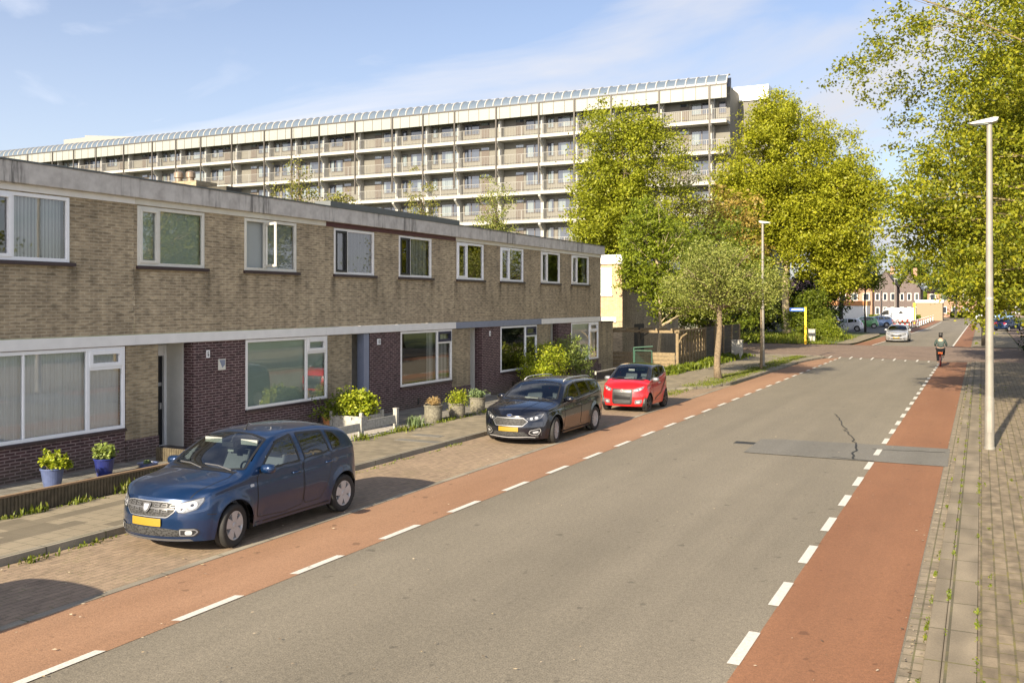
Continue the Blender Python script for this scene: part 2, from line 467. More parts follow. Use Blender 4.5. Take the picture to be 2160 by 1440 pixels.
M['front_tile'] = mk_pavers('front_garden_tiles', (0.20, 0.185, 0.155), (0.27, 0.25, 0.21), (0.10, 0.09, 0.07), 0.30, 0.30, 0.012, 0.0, 0.5, 0)
M['kerb'] = mk_pavers('kerb_stone', (0.245, 0.215, 0.165), (0.305, 0.27, 0.205), (0.12, 0.11, 0.08), 1.0, 0.30, 0.012, 0.0, 0.6, R(90))
M['gutter'] = mk_pavers('gutter_stone', (0.24, 0.195, 0.135), (0.30, 0.245, 0.175), (0.14, 0.12, 0.07), 0.20, 0.30, 0.010, 0.0, 0.8, R(90))

def mk_mixed():      # left pavement: light and dark tiles laid in blocks
    t = NT('mixed_pavement_tiles'); tc = t.tc()
    b = t.brick(tc, (0.27, 0.225, 0.155), (0.27, 0.225, 0.155), (0.15, 0.13, 0.08), 0.30, 0.30, 0.007, 0.5)
    br = t.n.new('ShaderNodeTexBrick')
    t.set(br.inputs['Vector'], t.mapv(tc, (1,1,1), (0.1,0.05,0), (0,0,R(90))))
    br.inputs['Scale'].default_value = 1; br.inputs['Brick Width'].default_value = 0.9; br.inputs['Row Height'].default_value = 0.3
    br.inputs['Mortar Size'].default_value = 0.0
    br.inputs['Color1'].default_value = (0, 0, 0, 1); br.inputs['Color2'].default_value = (1, 1, 1, 1); br.offset = 0.33; br.inputs['Bias'].default_value = -0.05
    sel = t.ramp(br.outputs[0], [(0.40, 0.0), (0.50, 1.0)])
    c = t.mix(sel, (0.155, 0.130, 0.090), b[0])
    c = t.mix(t.math('MULTIPLY', b[1], 0.6), c, (0.12, 0.11, 0.07))
    c = t.mix(1.0, c, t.ramp(t.noise(tc, 1.2, 5, 0.7), [(0.3, 0.82), (0.7, 1.1)]), 'MULTIPLY')
    c = t.mix(1.0, c, t.ramp(t.noise(tc, 70, 3, 0.7), [(0.3, 0.8), (0.7, 1.12)]), 'MULTIPLY')
    t.inp('Base Color', c); t.inp('Roughness', 0.9)
    t.bump(t.math('ADD', t.math('MULTIPLY', b[1], -1.0), t.noise(tc, 60, 3)), 0.4, 0.008)
    return t.mat
M['mixed'] = mk_mixed()

def mk_soil(name, c1, c2, sc=3.0):
    t = NT(name); tc = t.tc()
    c = t.ramp(t.noise(tc, sc, 7, 0.7), [(0.35, c1), (0.65, c2)])
    t.inp('Base Color', c); t.inp('Roughness', 0.95)
    t.bump(t.noise(tc, 25, 5, 0.7), 0.8, 0.03)
    return t.mat
M['grass_ground'] = mk_soil('grass_ground', (0.055, 0.075, 0.018), (0.11, 0.13, 0.03))
M['soil'] = mk_soil('soil', (0.06, 0.045, 0.028), (0.11, 0.085, 0.05), 8)
M['gravel'] = mk_soil('gravel', (0.30, 0.27, 0.24), (0.52, 0.48, 0.42), 45)

def sheet(name, poly, z, mat, n=None):
    mb = MB(); mb.add([(x, y, z) for x, y in poly], [tuple(range(len(poly)))])
    o = structure(mb, name, mat, fixn=False)
    if o.data.polygons[0].normal.z < 0: o.data.flip_normals()
    return o
def rect(x0, x1, y0, y1): return [(x0,y0),(x1,y0),(x1,y1),(x0,y1)]

sheet('ground', rect(-700, 700, -300, 1500), -0.03, M['grass_ground'])
sheet('road', [(-9.45,-40),(-0.6,-40),(-0.6,90),(-0.6,420),(-9.6,420),(-9.0,90)], 0.0, M['asphalt'])
# red cycle lanes
sheet('cycle_lane_left', [(-9.32,-40),(-7.86,-40),(-7.86,62.6),(-8.6,61.2),(-9.22,58),(-9.35,33)], 0.004, M['red_asphalt_pale'])
sheet('cycle_lane_right', rect(-2.10, -0.72, -40, 60.8), 0.004, M['red_asphalt'])
sheet('cycle_lane_right_far', [(-2.0,80.6),(-0.72,80.6),(-0.66,168),(-1.72,168)], 0.004, M['red_asphalt'])
sheet('cycle_lane_left_far', [(-9.3,81),(-7.75,81),(-6.6,137),(-6.6,200),(-8.2,200),(-8.0,137)], 0.004, M['red_asphalt'])
# raised brick plateau at the side street
mb = MB()
mb.add([(-60,62.8,0.004),(-7.9,62.9,0.004),(-0.72,61.0,0.004),(5,61.0,0.004),(5,80.4,0.03),(-0.72,80.4,0.03),(-7.7,80.6,0.03),(-60,79.5,0.03),(-60,66,0.06),(-7.9,66,0.06),(-0.72,64.2,0.06),(5,64.2,0.06),(-60,77,0.06),(-7.7,77,0.06),(-0.72,77,0.06),(5,77,0.06)],
       [(0,1,9,8),(1,2,10,9),(2,3,11,10),(8,9,13,12),(9,10,14,13),(10,11,15,14),(12,13,6,7),(13,14,5,6),(14,15,4,5)])
o = structure(mb, 'side_street', M['plateau'])
# parking bay
sheet('parking_bay', [(-11.6,-40),(-9.40,-40),(-9.33,40),(-9.55,39.5),(-9.8,38.0),(-10.4,37.1),(-11.3,35.9),(-11.6,34.6)], 0.004, M['bay_brick'])
mb = MB(); mb.box(-9.46, -9.34, -40, 38.0, -0.02, 0.012); structure(mb, 'bay_edge_strip', M['kerb'])
# left pavement with its kerb: bay kerb, then the bulge out to the lane
edge = [(-11.62,-40),(-11.62,34.6),(-11.2,36.0),(-10.3,37.2),(-9.75,38.2),(-9.45,40),(-9.36,45),(-9.32,55),(-9.0,58.8),(-8.62,61.3),(-8.9,62.2),(-10.2,62.7),(-14,62.8),(-60,62.8)]
def kerb_strip(name, pts, w, z1, inward, mat):
    mb = MB(); n = len(pts); P = [Vector((x, y, 0)) for x, y in pts]
    vs = []
    for i, p in enumerate(P):
        t = (P[min(i+1,n-1)] - P[max(i-1,0)]).normalized()
        nrm = Vector((-t.y, t.x, 0)) * inward
        q = p + nrm * w
        vs += [(p.x,p.y,-0.02),(p.x+nrm.x*0.012,p.y+nrm.y*0.012,z1),(q.x,q.y,z1),(q.x,q.y,-0.02)]
    fs = []
    for i in range(n-1):
        a, b = i*4, (i+1)*4
        fs += [(a,a+1,b+1,b),(a+1,a+2,b+2,b+1),(a+2,a+3,b+3,b+2)]
    mb.add(vs, fs)
    return structure(mb, name, mat)
kerb_strip('kerb_left', edge, 0.15, 0.105, 1, M['kerb'])
sheet('pavement_left', [(-13.75,-40),(-11.74,-40),(-11.74,16.2),(-13.75,16.2)], 0.100, M['mixed'])
inner = [(-11.74,16.2),(-11.74,34.6),(-11.3,36.1),(-10.35,37.35),(-9.87,38.3),(-9.58,40),(-9.49,45),(-9.45,55),(-9.13,58.8),(-8.85,61.0),(-9.0,62.0),(-10.2,62.55),(-14,62.65),(-60,62.65),(-60,46),(-13.8,46),(-13.75,44.1),(-18.5,44.1),(-18.5,16.2)]
sheet('pavement_left_far', inner, 0.100, M['slab_far'])
# front gardens
sheet('front_garden', rect(-16.2, -13.92, -10, 14.9), 0.112, M['front_tile'])
sheet('front_path', [(-17.2,14.9),(-13.75,14.9),(-13.75,27.8),(-14.6,30.8),(-17.2,30.8)], 0.108, M['front_tile'])
sheet('front_garden_far', [(-16.2,30.8),(-14.6,30.8),(-14.6,44.1),(-16.2,44.1)], 0.116, M['soil'])
# right side: gutter, kerb, tiles
M['kerb_right'] = mk_pavers('weathered_kerb', (0.215, 0.175, 0.120), (0.26, 0.215, 0.15), (0.11, 0.095, 0.055), 1.0, 0.30, 0.014, 0.0, 0.9, R(90), mossc=(0.17,0.15,0.05))
sheet('gutter_right', rect(-0.70, -0.50, -40, 60.8), 0.006, M['gutter'])
mb = MB(); mb.box(-0.50, -0.34, -40, 60.8, -0.02, 0.06); structure(mb, 'kerb_right', M['kerb_right'], bevel=0.015)
mb = MB(); mb.box(-0.335, -0.04, -40, 60.8, -0.02, 0.062); structure(mb, 'edge_slabs_right', M['kerb_right'])
sheet('pavement_right', [(-0.035,-40),(3.4,-40),(3.4,60.9),(-0.035,60.9)], 0.058, M['slab_right'])
sheet('pavement_right_far', [(-0.60,80.8),(2.6,80.8),(2.6,170),(-0.60,170)], 0.05, M['slab_far'])
sheet('parking_right_near', [(3.42,-30),(14,-30),(14,60),(3.42,60)], 0.05, M['slab_far'])
sheet('parking_right', [(2.7,84),(12,84),(12,170),(2.7,170)], 0.03, M['plateau'])
sheet('verge_left_far', [(-60,80.2),(-13.2,79.9),(-10.6,82),(-10.2,100),(-11,112),(-60,112)], 0.09, M['grass_ground'])
sheet('pavement_far_left', [(-13.2,79.7),(-9.6,81.0),(-9.3,84),(-9.3,104),(-10.2,112),(-11,112),(-10.6,82)], 0.095, M['slab_far'])
sheet('side_road_far', [(-60,112.2),(-9.2,112.2),(-9.2,160),(-60,160)], 0.02, M['asphalt_patch'])
# markings
mb = MB()
y = 5.76
while y < 61.5:
    mb.add([(-7.97,y-0.04,0.010),(-7.86,y,0.010),(-7.86,y+1.0,0.010),(-7.97,y+0.96,0.010)], [(0,1,2,3)]); y += 1.998
y = 3.76
while y > -20:
    mb.add([(-7.97,y-0.04,0.010),(-7.86,y,0.010),(-7.86,y+1.0,0.010),(-7.97,y+0.96,0.010)], [(0,1,2,3)]); y -= 1.998
structure(mb, 'lane_dashes_left', M['paint'], fixn=False)
mb = MB()
for k in range(-12, 27):
    y = 10.18 + k*1.985 - 1.0
    z = 0.018 if 21.5 < y < 25 else 0.010
    mb.add([(-2.21,y,z),(-2.09,y,z),(-2.09,y+1.0,z),(-2.21,y+1.0,z)], [(0,1,2,3)])
structure(mb, 'lane_dashes_right', M['paint'], fixn=False)
mb = MB()
mb.add([(-7.85,80.7,0.04),(-7.72,80.7,0.04),(-6.02,137,0.012),(-6.14,137,0.012)], [(0,1,2,3)])
mb.add([(-6.14,137,0.012),(-6.02,137,0.012),(-6.0,176,0.012),(-6.12,176,0.012)], [(0,1,2,3)])
mb.add([(-2.06,82.0,0.012),(-1.93,82.0,0.012),(-1.62,167,0.012),(-1.74,167,0.012)], [(0,1,2,3)])
structure(mb, 'lane_lines_far', M['paint'], fixn=False)
mb = MB()
for k in range(10):                    # teeth on the ramp of the plateau
    x = -8.55 + k*0.64; yb = 62.2 - k*0.20 + 0.1
    ln = 2.5 if k % 2 == 0 else 1.5
    zt = 0.012
    mb.add([(x,yb-0.7,zt),(x+0.10,yb-0.7,zt),(x+0.10,yb-0.7+ln*0.6,zt+0.034*ln/2.5+0.0),(x,yb-0.7+ln*0.6,zt+0.034*ln/2.5)], [(0,1,2,3)])
for v in range(len(mb.v)):
    x0, y0, z0 = mb.v[v]
    mb.v[v] = (x0, y0, z0 if y0 < 61.9 else z0 + 0.02)
structure(mb, 'ramp_markings', M['paint'], fixn=False)
# repair patch with cracks, drain cover, tar seams
sheet('asphalt_repair', [(-4.95,22.2),(-0.64,22.15),(-0.66,24.85),(-4.6,24.7),(-5.02,24.5)], 0.014, M['asphalt_patch'])
mb = MB()
def ribbon(pts, w, z):
    for i in range(len(pts)-1):
        a = Vector((*pts[i], 0)); b = Vector((*pts[i+1], 0)); t = (b-a).normalized(); nn = Vector((-t.y,t.x,0))*w*0.5
        mb.add([(a.x-nn.x,a.y-nn.y,z),(a.x+nn.x,a.y+nn.y,z),(b.x+nn.x,b.y+nn.y,z),(b.x-nn.x,b.y-nn.y,z)], [(0,1,2,3)])
rnd = random.Random(3)
def jag(a, b, n, amp):
    out = []
    for i in range(n+1):
        f = i/n
        out.append((a[0]+(b[0]-a[0])*f + rnd.uniform(-amp,amp)*(0<i<n), a[1]+(b[1]-a[1])*f + rnd.uniform(-amp,amp)*(0<i<n)))
    return out
ribbon(jag((-2.55,22.3),(-2.75,24.6),9,0.05), 0.05, 0.0185)
ribbon(jag((-2.75,24.6),(-4.1,31.0),22,0.07), 0.025, 0.0175)
ribbon(jag((-2.3,24.0),(-0.75,24.2),12,0.04), 0.045, 0.0185)
ribbon(jag((-3.0,22.35),(-2.1,22.2),6,0.03), 0.04, 0.0185)
structure(mb, 'road_cracks', M['crack'], fixn=False)
mb = MB()
for bx, by, bw, bh in ((-5.5,23.55,0.55,0.34),):
    mb.box(bx, bx+bw, by, by+bh, 0.0, 0.012)
o = mb.build('drain_cover', M['crack']); tag(o, 'small dark drain cover in the road beside the asphalt repair patch', 'drain cover')
mb.v.clear()
mb = MB(); mb.box(-13.0, -12.2, 20.62, 20.92, 0.09, 0.106)
tag(mb.build('service_cover', M['asphalt_patch']), 'narrow dark cover plate in the left pavement, further one of two', 'cover plate', 'cover plates in the left pavement')
mb = MB(); mb.box(-12.95, -11.75+0.0, 19.72, 20.02, 0.09, 0.106)
tag(mb.build('service_cover', M['asphalt_patch']), 'long dark cover plate in the left pavement, nearer one of two', 'cover plate', 'cover plates in the left pavement')
# ================================================================ the terrace
XF = -16.2
def wall_x(mb, X, y0, y1, z0, z1, holes, depth=0.14):
    """front wall in the plane x=X facing +x with openings and their reveals"""
    ys = sorted({y0, y1, *[h[0] for h in holes], *[h[1] for h in holes]})
    zs = sorted({z0, z1, *[h[2] for h in holes], *[h[3] for h in holes]})
    for a, b in zip(ys[:-1], ys[1:]):
        for c, d in zip(zs[:-1], zs[1:]):
            my, mz = (a+b)/2, (c+d)/2
            if any(h[0] < my < h[1] and h[2] < mz < h[3] for h in holes): continue
            mb.quad((X,a,c),(X,b,c),(X,b,d),(X,a,d))
    for h in holes:
        a, b, c, d = h[:4]; Q = X - depth
        if c > z0 + 1e-6: mb.quad((X,a,c),(Q,a,c),(Q,b,c),(X,b,c))
        if d < z1 - 1e-6: mb.quad((X,a,d),(X,b,d),(Q,b,d),(Q,a,d))
        if a > y0 + 1e-6: mb.quad((X,a,c),(X,a,d),(Q,a,d),(Q,a,c))
        if b < y1 - 1e-6: mb.quad((X,b,c),(Q,b,c),(Q,b,d),(X,b,d))

def ring_x(mb, x0, x1, y0, y1, z0, z1, w):
    mb.box(x0,x1,y0,y0+w,z0,z1); mb.box(x0,x1,y1-w,y1,z0,z1)
    mb.box(x0+0.001,x1-0.001,y0+w,y1-w,z0,z0+w); mb.box(x0+0.001,x1-0.001,y0+w,y1-w,z1-w,z1)

def room(parent, X, y0, y1, z0, z1, deep, mat):
    mb = MB(); B = X - deep
    mb.quad((X,y0,z0),(X,y1,z0),(B,y1,z0),(B,y0,z0)); mb.quad((X,y0,z1),(B,y0,z1),(B,y1,z1),(X,y1,z1))
    mb.quad((B,y0,z0),(B,y1,z0),(B,y1,z1),(B,y0,z1)); mb.quad((X,y0,z0),(B,y0,z0),(B,y0,z1),(X,y0,z1)); mb.quad((X,y1,z0),(X,y1,z1),(B,y1,z1),(B,y1,z0))
    return mb.build('room', mat, parent, fixn=False)

def folds(mb, X, y0, y1, z0, z1, amp=0.03, per=0.11):
    n = max(8, int((y1-y0)/per*4)); vs = []
    for i in range(n+1):
        y = y0 + (y1-y0)*i/n
        x = X + amp*math.sin((y-y0)/per*2*PI + 0.7*math.sin(y*3))
        vs += [(x,y,z0),(x,y,z1)]
    mb.add(vs, [(2*i,2*i+2,2*i+3,2*i+1) for i in range(n)])

def upper_window(house, y0, y1, z0, z1, my, frame='white', sash=None, curt='net', part='left', open_sash=False, framelabel=None):
    fm = M[frame]
    mb = MB(); X0, X1 = XF-0.05, XF+0.025
    ring_x(mb, X0, X1, y0, y1, z0, z1, 0.07)
    mb.box(X0, X1-0.004, my-0.035, my+0.035, z0+0.07, z1-0.07)
    w = mb.build('window', fm, house, bevel=0.006)
    # opening sash on the side of the narrow light
    ny0, ny1 = (y0+0.07, my-0.035)
    if sash is not None or True:
        sb = MB(); sm = M[sash] if sash else fm
        if open_sash:
            # top hung sash pushed out at its foot: drawn as a side hung leaf standing open
            L = ny1 - ny0; a = R(62)
            vx, vy = math.sin(a), -math.cos(a)
            def pt(u, z, t): return (XF+0.03+vx*u + (-vy)*0.0 + t*(-vy), ny1+vy*u + t*vx, z)
            for (u0,u1,a0,a1) in ((0,0.06,z0+.09,z1-.09),(L-0.06,L,z0+.09,z1-.09),(0.06,L-0.06,z0+.09,z0+.15),(0.06,L-0.06,z1-.15,z1-.09)):
                vs = [pt(u,z,t) for t in (0,0.045) for (u,z) in ((u0,a0),(u1,a0),(u1,a1),(u0,a1))]
                sb.add(vs, [(0,1,2,3),(4,7,6,5),(0,4,5,1),(1,5,6,2),(2,6,7,3),(3,7,4,0)])
        else:
            ring_x(sb, X0+0.02, X1+0.018, ny0-0.012, ny1+0.012, z0+0.06, z1-0.06, 0.062)
            if sash is None:     # vent strip in the head of the sash
                sb.box(X1+0.012, X1+0.024, ny0+0.03, ny1-0.03, z1-0.115, z1-0.085)
        s = sb.build('sash', sm, w, bevel=0.004)
    g = MB(); gx = XF-0.02
    if not open_sash:
        g.quad((gx,ny0,z0+.1),(gx,ny1,z0+.1),(gx,ny1,z1-.1),(gx,ny0,z1-.1))
    g.quad((gx,my+.035,z0+.07),(gx,y1-.07,z0+.07),(gx,y1-.07,z1-.07),(gx,my+.035,z1-.07))
    g.build('glass', M['glass'], w, fixn=False)
    c = MB()
    if curt in ('net', 'net_dark'):
        folds(c, XF-0.16, (my if part=='wide' else y0)+.03, y1-.04, z0+.03, z1-.05)
        c.build('curtain', M[curt], house, smooth=True, fixn=False)
    elif curt in ('venetian', 'frosted', 'vane'):
        c.quad((XF-0.10,(my if part=='wide' else y0)+.03,z0+.03),(XF-0.10,y1-.04,z0+.03),(XF-0.10,y1-.04,z1-.04),(XF-0.10,(my if part=='wide' else y0)+.03,z1-.04))
        c.build('blind', M[curt], house, fixn=False)
    elif curt == 'side':
        folds(c, XF-0.16, y0+.03, my+.02, z0+.03, z1-.05); folds(c, XF-0.16, y1-.45, y1-.04, z0+.03, z1-.05)
        c.build('curtain', M['net'], house, smooth=True, fixn=False)
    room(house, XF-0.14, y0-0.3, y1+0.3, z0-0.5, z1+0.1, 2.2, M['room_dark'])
    sl = MB(); sl.box(XF-0.03, XF+0.075, y0-0.03, y1+0.12, z0-0.075, z0-0.004)
    sl.build('sill', M['sill'], house, bevel=0.006)
    for yy, ww, hh in ((y0-.02, .34, 1.0), (y1+.10, .40, 1.15)):
        st = MB(); st.quad((XF+.003,yy-ww/2,z0-.08-hh),(XF+.003,yy+ww/2,z0-.08-hh),(XF+.003,yy+ww/2,z0-.08),(XF+.003,yy-ww/2,z0-.08)); st.build('damp_stain', M['stain'], house, fixn=False)

def ground_window(house, y0, y1, my, frame='white', vent='white', curt='vane', z0=0.84, z1=2.56, mulls=()):
    fm = M[frame]; X0, X1 = XF-0.06, XF+0.012
    mb = MB(); ring_x(mb, X0, X1, y0, y1, z0, z1, 0.07)
    mb.box(X0, X1-.004, my-0.04, my+0.04, z0+.07, z1-.07)
    mb.box(X0, X1-.006, my+.04, y1-.07, z1-0.46, z1-0.40)
    for m in mulls: mb.box(X0, X1-.008, m-.02, m+.02, z0+.07, z1-.07)
    w = mb.build('window', fm, house, bevel=0.006)
    v = MB(); ring_x(v, X0+.02, X1+.014, my+.03, y1-.06, z1-.40, z1-.06, 0.085)
    v.build('vent_light', M[vent], w, bevel=0.004)
    g = MB(); gx = XF-0.03
    g.quad((gx,y0+.07,z0+.07),(gx,my-.04,z0+.07),(gx,my-.04,z1-.07),(gx,y0+.07,z1-.07))
    g.quad((gx,my+.04,z0+.07),(gx,y1-.07,z0+.07),(gx,y1-.07,z1-.46),(gx,my+.04,z1-.46))
    g.quad((gx,my+.11,z1-.33),(gx,y1-.14,z1-.33),(gx,y1-.14,z1-.13),(gx,my+.11,z1-.13))
    g.build('glass', M['glass'], w, fixn=False)
    c = MB()
    if curt == 'vane':
        folds(c, XF-0.14, y0+.05, y1-.05, z0+.05, z1-.05, 0.018, 0.09); c.build('blind', M['vane'], house, smooth=True, fixn=False)
    elif curt in ('frosted', 'venetian'):
        c.quad((XF-.10,y0+.05,z0+.05),(XF-.10,y1-.05,z0+.05),(XF-.10,y1-.05,z1-.05),(XF-.10,y0+.05,z1-.05)); c.build('blind', M[curt], house, fixn=False)
    elif curt == 'side':
        folds(c, XF-0.16, my-.42, my-.08, z0+.05, z1-.05); folds(c, XF-.16, my+.25, y1-.1, z0+.05, z1-.05)
        c.build('curtain', M['net'], house, smooth=True, fixn=False)
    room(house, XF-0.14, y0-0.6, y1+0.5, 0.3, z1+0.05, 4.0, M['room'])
    sl = MB(); sl.box(XF-0.03, XF+0.05, y0-0.02, y1+0.02, z0-0.06, z0-0.004)
    sl.build('sill', M['sill'], house, bevel=0.005)

def digit_segments(d):
    return {'0':'abcdef','1':'bc','2':'abged','3':'abgcd','4':'fgbc','5':'afgcd','6':'afgedc','7':'abc','8':'abcdefg','9':'abcdfg'}[d]
def house_number(house, text, y, z, h=0.11):
    w = h*0.62*len(text) + h*0.35
    mb = MB(); mb.box(XF+0.001, XF+0.014, y-w/2, y+w/2, z-h*0.8, z+h*0.8)
    p = mb.build('house_number', M['sign_white'], house)
    s = MB(); t = h*0.16; dw = h*0.42
    for i, ch in enumerate(text):
        cy = y + (i - (len(text)-1)/2) * h*0.66
        seg = {'a':(cy-dw/2,cy+dw/2,z+h/2-t,z+h/2),'g':(cy-dw/2,cy+dw/2,z-t/2,z+t/2),'d':(cy-dw/2,cy+dw/2,z-h/2,z-h/2+t),
               'f':(cy-dw/2,cy-dw/2+t,z,z+h/2),'b':(cy+dw/2-t,cy+dw/2,z,z+h/2),'e':(cy-dw/2,cy-dw/2+t,z-h/2,z),'c':(cy+dw/2-t,cy+dw/2,z-h/2,z)}
        for q in digit_segments(ch):
            a, b, c, d = seg[q]; s.quad((XF+.016,a,c),(XF+.016,b,c),(XF+.016,b,d),(XF+.016,a,d))
    s.build('digits', M['black'], p, fixn=False)

HOUSES = [
 dict(y0=7.55, y1=14.66, up=[(8.0,9.95,8.6,'white_pvc',None,'net','all',False),(11.08,13.04,11.8,'white_pvc',None,'net','wide',False)],
      gw=(10.4,14.41,13.49,'white_pvc','white_pvc','vane'), mulls=(12.05,), beam='white', board='white', lab='nearest terraced house, white vertical blinds downstairs, two blue flower pots in front', num=None, roof_hi=0, fascia_shift=0.03),
 dict(y0=14.66, y1=21.25, up=[(14.74,16.69,15.33,'cream',None,'frosted','all',False),(18.04,20.0,18.80,'cream',None,'venetian','all',True)],
      gw=(18.09,21.34,20.45,'white','white','frosted'), beam='white', board='cream', lab='terraced house number 6 with one upper window standing open, behind the blue car', num=('6',16.82,2.28), roof_hi=0, fascia_shift=0),
 dict(y0=21.25, y1=28.47, up=[(21.64,23.58,22.24,'white','black','net_dark','all',False),(24.94,26.87,25.57,'white','black','net','wide',False)],
      gw=(25.05,28.24,27.3,'white','navy','side'), beam='white', board='oxblood', lab='terraced house number 10 with dark red board under the roof edge and black sashes', num=('10',23.85,2.30), roof_hi=0.14, fascia_shift=0),
 dict(y0=28.47, y1=35.55, up=[(28.57,30.52,29.3,'white_pvc',None,'none','all',False),(31.88,33.86,32.64,'white_pvc',None,'none','all',False)],
      gw=(31.92,35.16,34.12,'white_pvc','navy','none'), beam='bluegrey', board='cream', lab='terraced house number 8 with blue grey beam above its front door', num=('8',31.05,2.33), roof_hi=0, fascia_shift=0),
 dict(y0=35.55, y1=42.42, up=[(35.53+.03,37.48,36.2,'white',None,'none','all',False),(38.8,40.83,39.45,'white',None,'side','all',False)],
      gw=(38.8,42.1,41.01,'white_pvc','white_pvc','vane'), beam='white', board='white', lab='end house of the terrace, white blinds downstairs beside the leafy yellow bush', num=None, roof_hi=0, fascia_shift=0),
]
for hi, H in enumerate(HOUSES):
    y0, y1 = H['y0'], H['y1']
    h = thing('terraced_house', H['lab'], 'house', (XF, (y0+y1)/2, 0.0), 0, 'flat roofed terraced houses')
    # upper floor wall
    mb = MB()
    holes = [(a+.02, b-.02, 4.27+.02, 5.55-.02) for (a,b,*_) in H['up']]
    wall_x(mb, XF, y0+.002, y1-.002, 2.80, 5.60, holes)
    if hi == len(HOUSES)-1:
        mb.quad((XF,y1,0.1),(XF-9,y1,0.1),(XF-9,y1,5.9),(XF,y1,5.9))
    mb.build('upper_wall', M['brick_up'], h, fixn=False)
    # recess of the previous house's door lies right after the pier
    gy0, gy1, gm, gfr, gvent, gcurt = H['gw']
    rec0 = {0:8.35, 1:15.34, 2:22.50, 3:29.55, 4:36.55}[hi]     # front door recess
    rec1 = {0:9.30, 1:16.37, 2:23.40, 3:30.45, 4:37.45}[hi]
    pend = {0:15.34, 1:22.50, 2:29.55, 3:36.55, 4:42.42}[hi]
    mb = MB()
    hole = (gy0+.02, gy1-.02, .86, 2.54)
    wall_x(mb, XF-0.004, rec1, gy1+.02, 0.0, 2.60, [hole], 0.14)
    DEP = 0.87
    mb.quad((XF-.004,rec1,0),(XF-.004,rec1,2.6),(XF-.30,rec1,2.6),(XF-.30,rec1,0))
    mb.build('ground_floor_wall', M['brick_dark'], h, fixn=False)
    # air bricks
    for ay in (gy0+1.0, gy1-0.4):
        a = MB(); a.box(XF-.01, XF+.004, ay, ay+.10, .22, .42); a.build('air_vent', M['black'], h)
    # pier between this house and the next, dark plinth under weathered brick
    pm = MB(); pm.box(XF-0.55, XF+0.012, gy1+.02, pend-0.03, 0.58, 2.56); pm.build('pier', M['brick_pier'], h)
    pm = MB(); pm.box(XF-0.56, XF+0.03, gy1+.02, pend-0.02, 0.0, 0.578); pm.build('pier_base', M['brick_dark'], h)
    # door recess
    d = MB(); d.box(XF-DEP-.06, XF-DEP, rec0+.02, rec1-.10, 0.18, 2.25)
    dr = d.build('door', M['black'], h, bevel=0.006)
    dd = MB(); dd.box(XF-DEP, XF-DEP+.05, rec1-.22, rec1-.17, 1.02, 1.16); dd.box(XF-DEP, XF-DEP+.02, rec1-.30, rec1-.14, 1.55, 1.63)
    dd.build('handle', M['steel'], dr)
    d = MB(); d.box(XF-DEP-.05, XF-DEP+.06, rec1-.10, rec1-.02, 0.12, 2.5); d.box(XF-DEP-.05, XF-DEP+.05, rec0, rec1-.10, 2.25, 2.5); d.box(XF-DEP-.05, XF-DEP+.05, rec0, rec1-.10, 0.12, 0.18)
    d.build('door_frame', M['white'], h, bevel=0.005)
    d = MB(); d.box(XF-DEP+.06, XF-.31, rec1-.03, rec1+.02, 0.12, 2.56); d.build('side_panel', M['cream'] if hi != 2 else M['concrete'], h)
    d = MB(); d.quad((XF,rec0-.02,2.57),(XF,rec1,2.57),(XF-DEP,rec1,2.57),(XF-DEP,rec0-.02,2.57)); d.quad((XF-DEP-.07,rec0-.2,0),(XF-DEP-.07,rec1+.1,0),(XF-DEP-.07,rec1+.1,2.6),(XF-DEP-.07,rec0-.2,2.6))
    d.quad((XF-.55,rec0-.035,0),(XF-DEP,rec0-.035,0),(XF-DEP,rec0-.035,2.6),(XF-.55,rec0-.035,2.6))
    d.build('porch_soffit', M['cream'], h, fixn=False)
    d = MB(); d.box(XF-DEP, XF+0.25, rec0, rec1+.2, 0.0, 0.17); d.build('door_step', M['concrete'] if hi != 1 else M['sill'], h, bevel=0.01)
    if hi == 2:
        d = MB(); d.box(XF-.26, XF-.02, rec1-.28, rec1-.02, 0.1, 2.56)
        tagp = d.build('post', M['bluegrey'], h); tagp['label'] = 'pale grey square post beside the front door'
    # concrete beam between the floors
    b = MB(); b.box(XF-.03, XF+.045+H['fascia_shift']*.3, y0 + (0 if hi else 0), y1-.004, 2.575, 2.79); b.build('beam', M[H['beam']], h, bevel=0.008)
    # board under the fascia and fascia
    b = MB(); b.box(XF-.03, XF+.035, y0, y1-.003, 5.575, 5.72); b.build('fascia_board', M[H['board']], h)
    b = MB(); b.box(XF-.35, XF+.16+H['fascia_shift'], y0, y1-.006 + (0.12 if hi==4 else 0), 5.70, 6.10); rf = b.build('roof', M['fascia'], h, bevel=0.01)
    b = MB(); b.box(XF-.35, XF+.185+H['fascia_shift'], y0, y1-.006+ (0.12 if hi==4 else 0), 6.10, 6.13 + H['roof_hi']); b.build('roof_edge', M['alu'], rf)
    b = MB(); b.box(XF-9.0, XF-.352, y0, y1-.006, 5.75, 6.02); b.build('roof_deck', M['roofing'], rf)
    for (a, bb, m, fr, sa, cu, pt_, op) in H['up']:
        upper_window(h, a, bb, 4.27, 5.55, m, fr, sa, cu, pt_, op)
    ground_window(h, gy0, gy1, gm, gfr, gvent, gcurt, mulls=H.get('mulls', ()))
    if H['num']: house_number(h, *H['num'])
    if hi == 0:   # nothing in front of the hidden near end, closes the block
        b = MB(); b.quad((XF,y0,0),(XF-9,y0,0),(XF-9,y0,5.9),(XF,y0,5.9)); b.quad((XF-.004,y0,0),(XF-.004,rec1,0),(XF-.004,rec1,2.6),(XF-.004,y0,2.6)); b.build('side_wall', M['brick_up'], h, fixn=False)
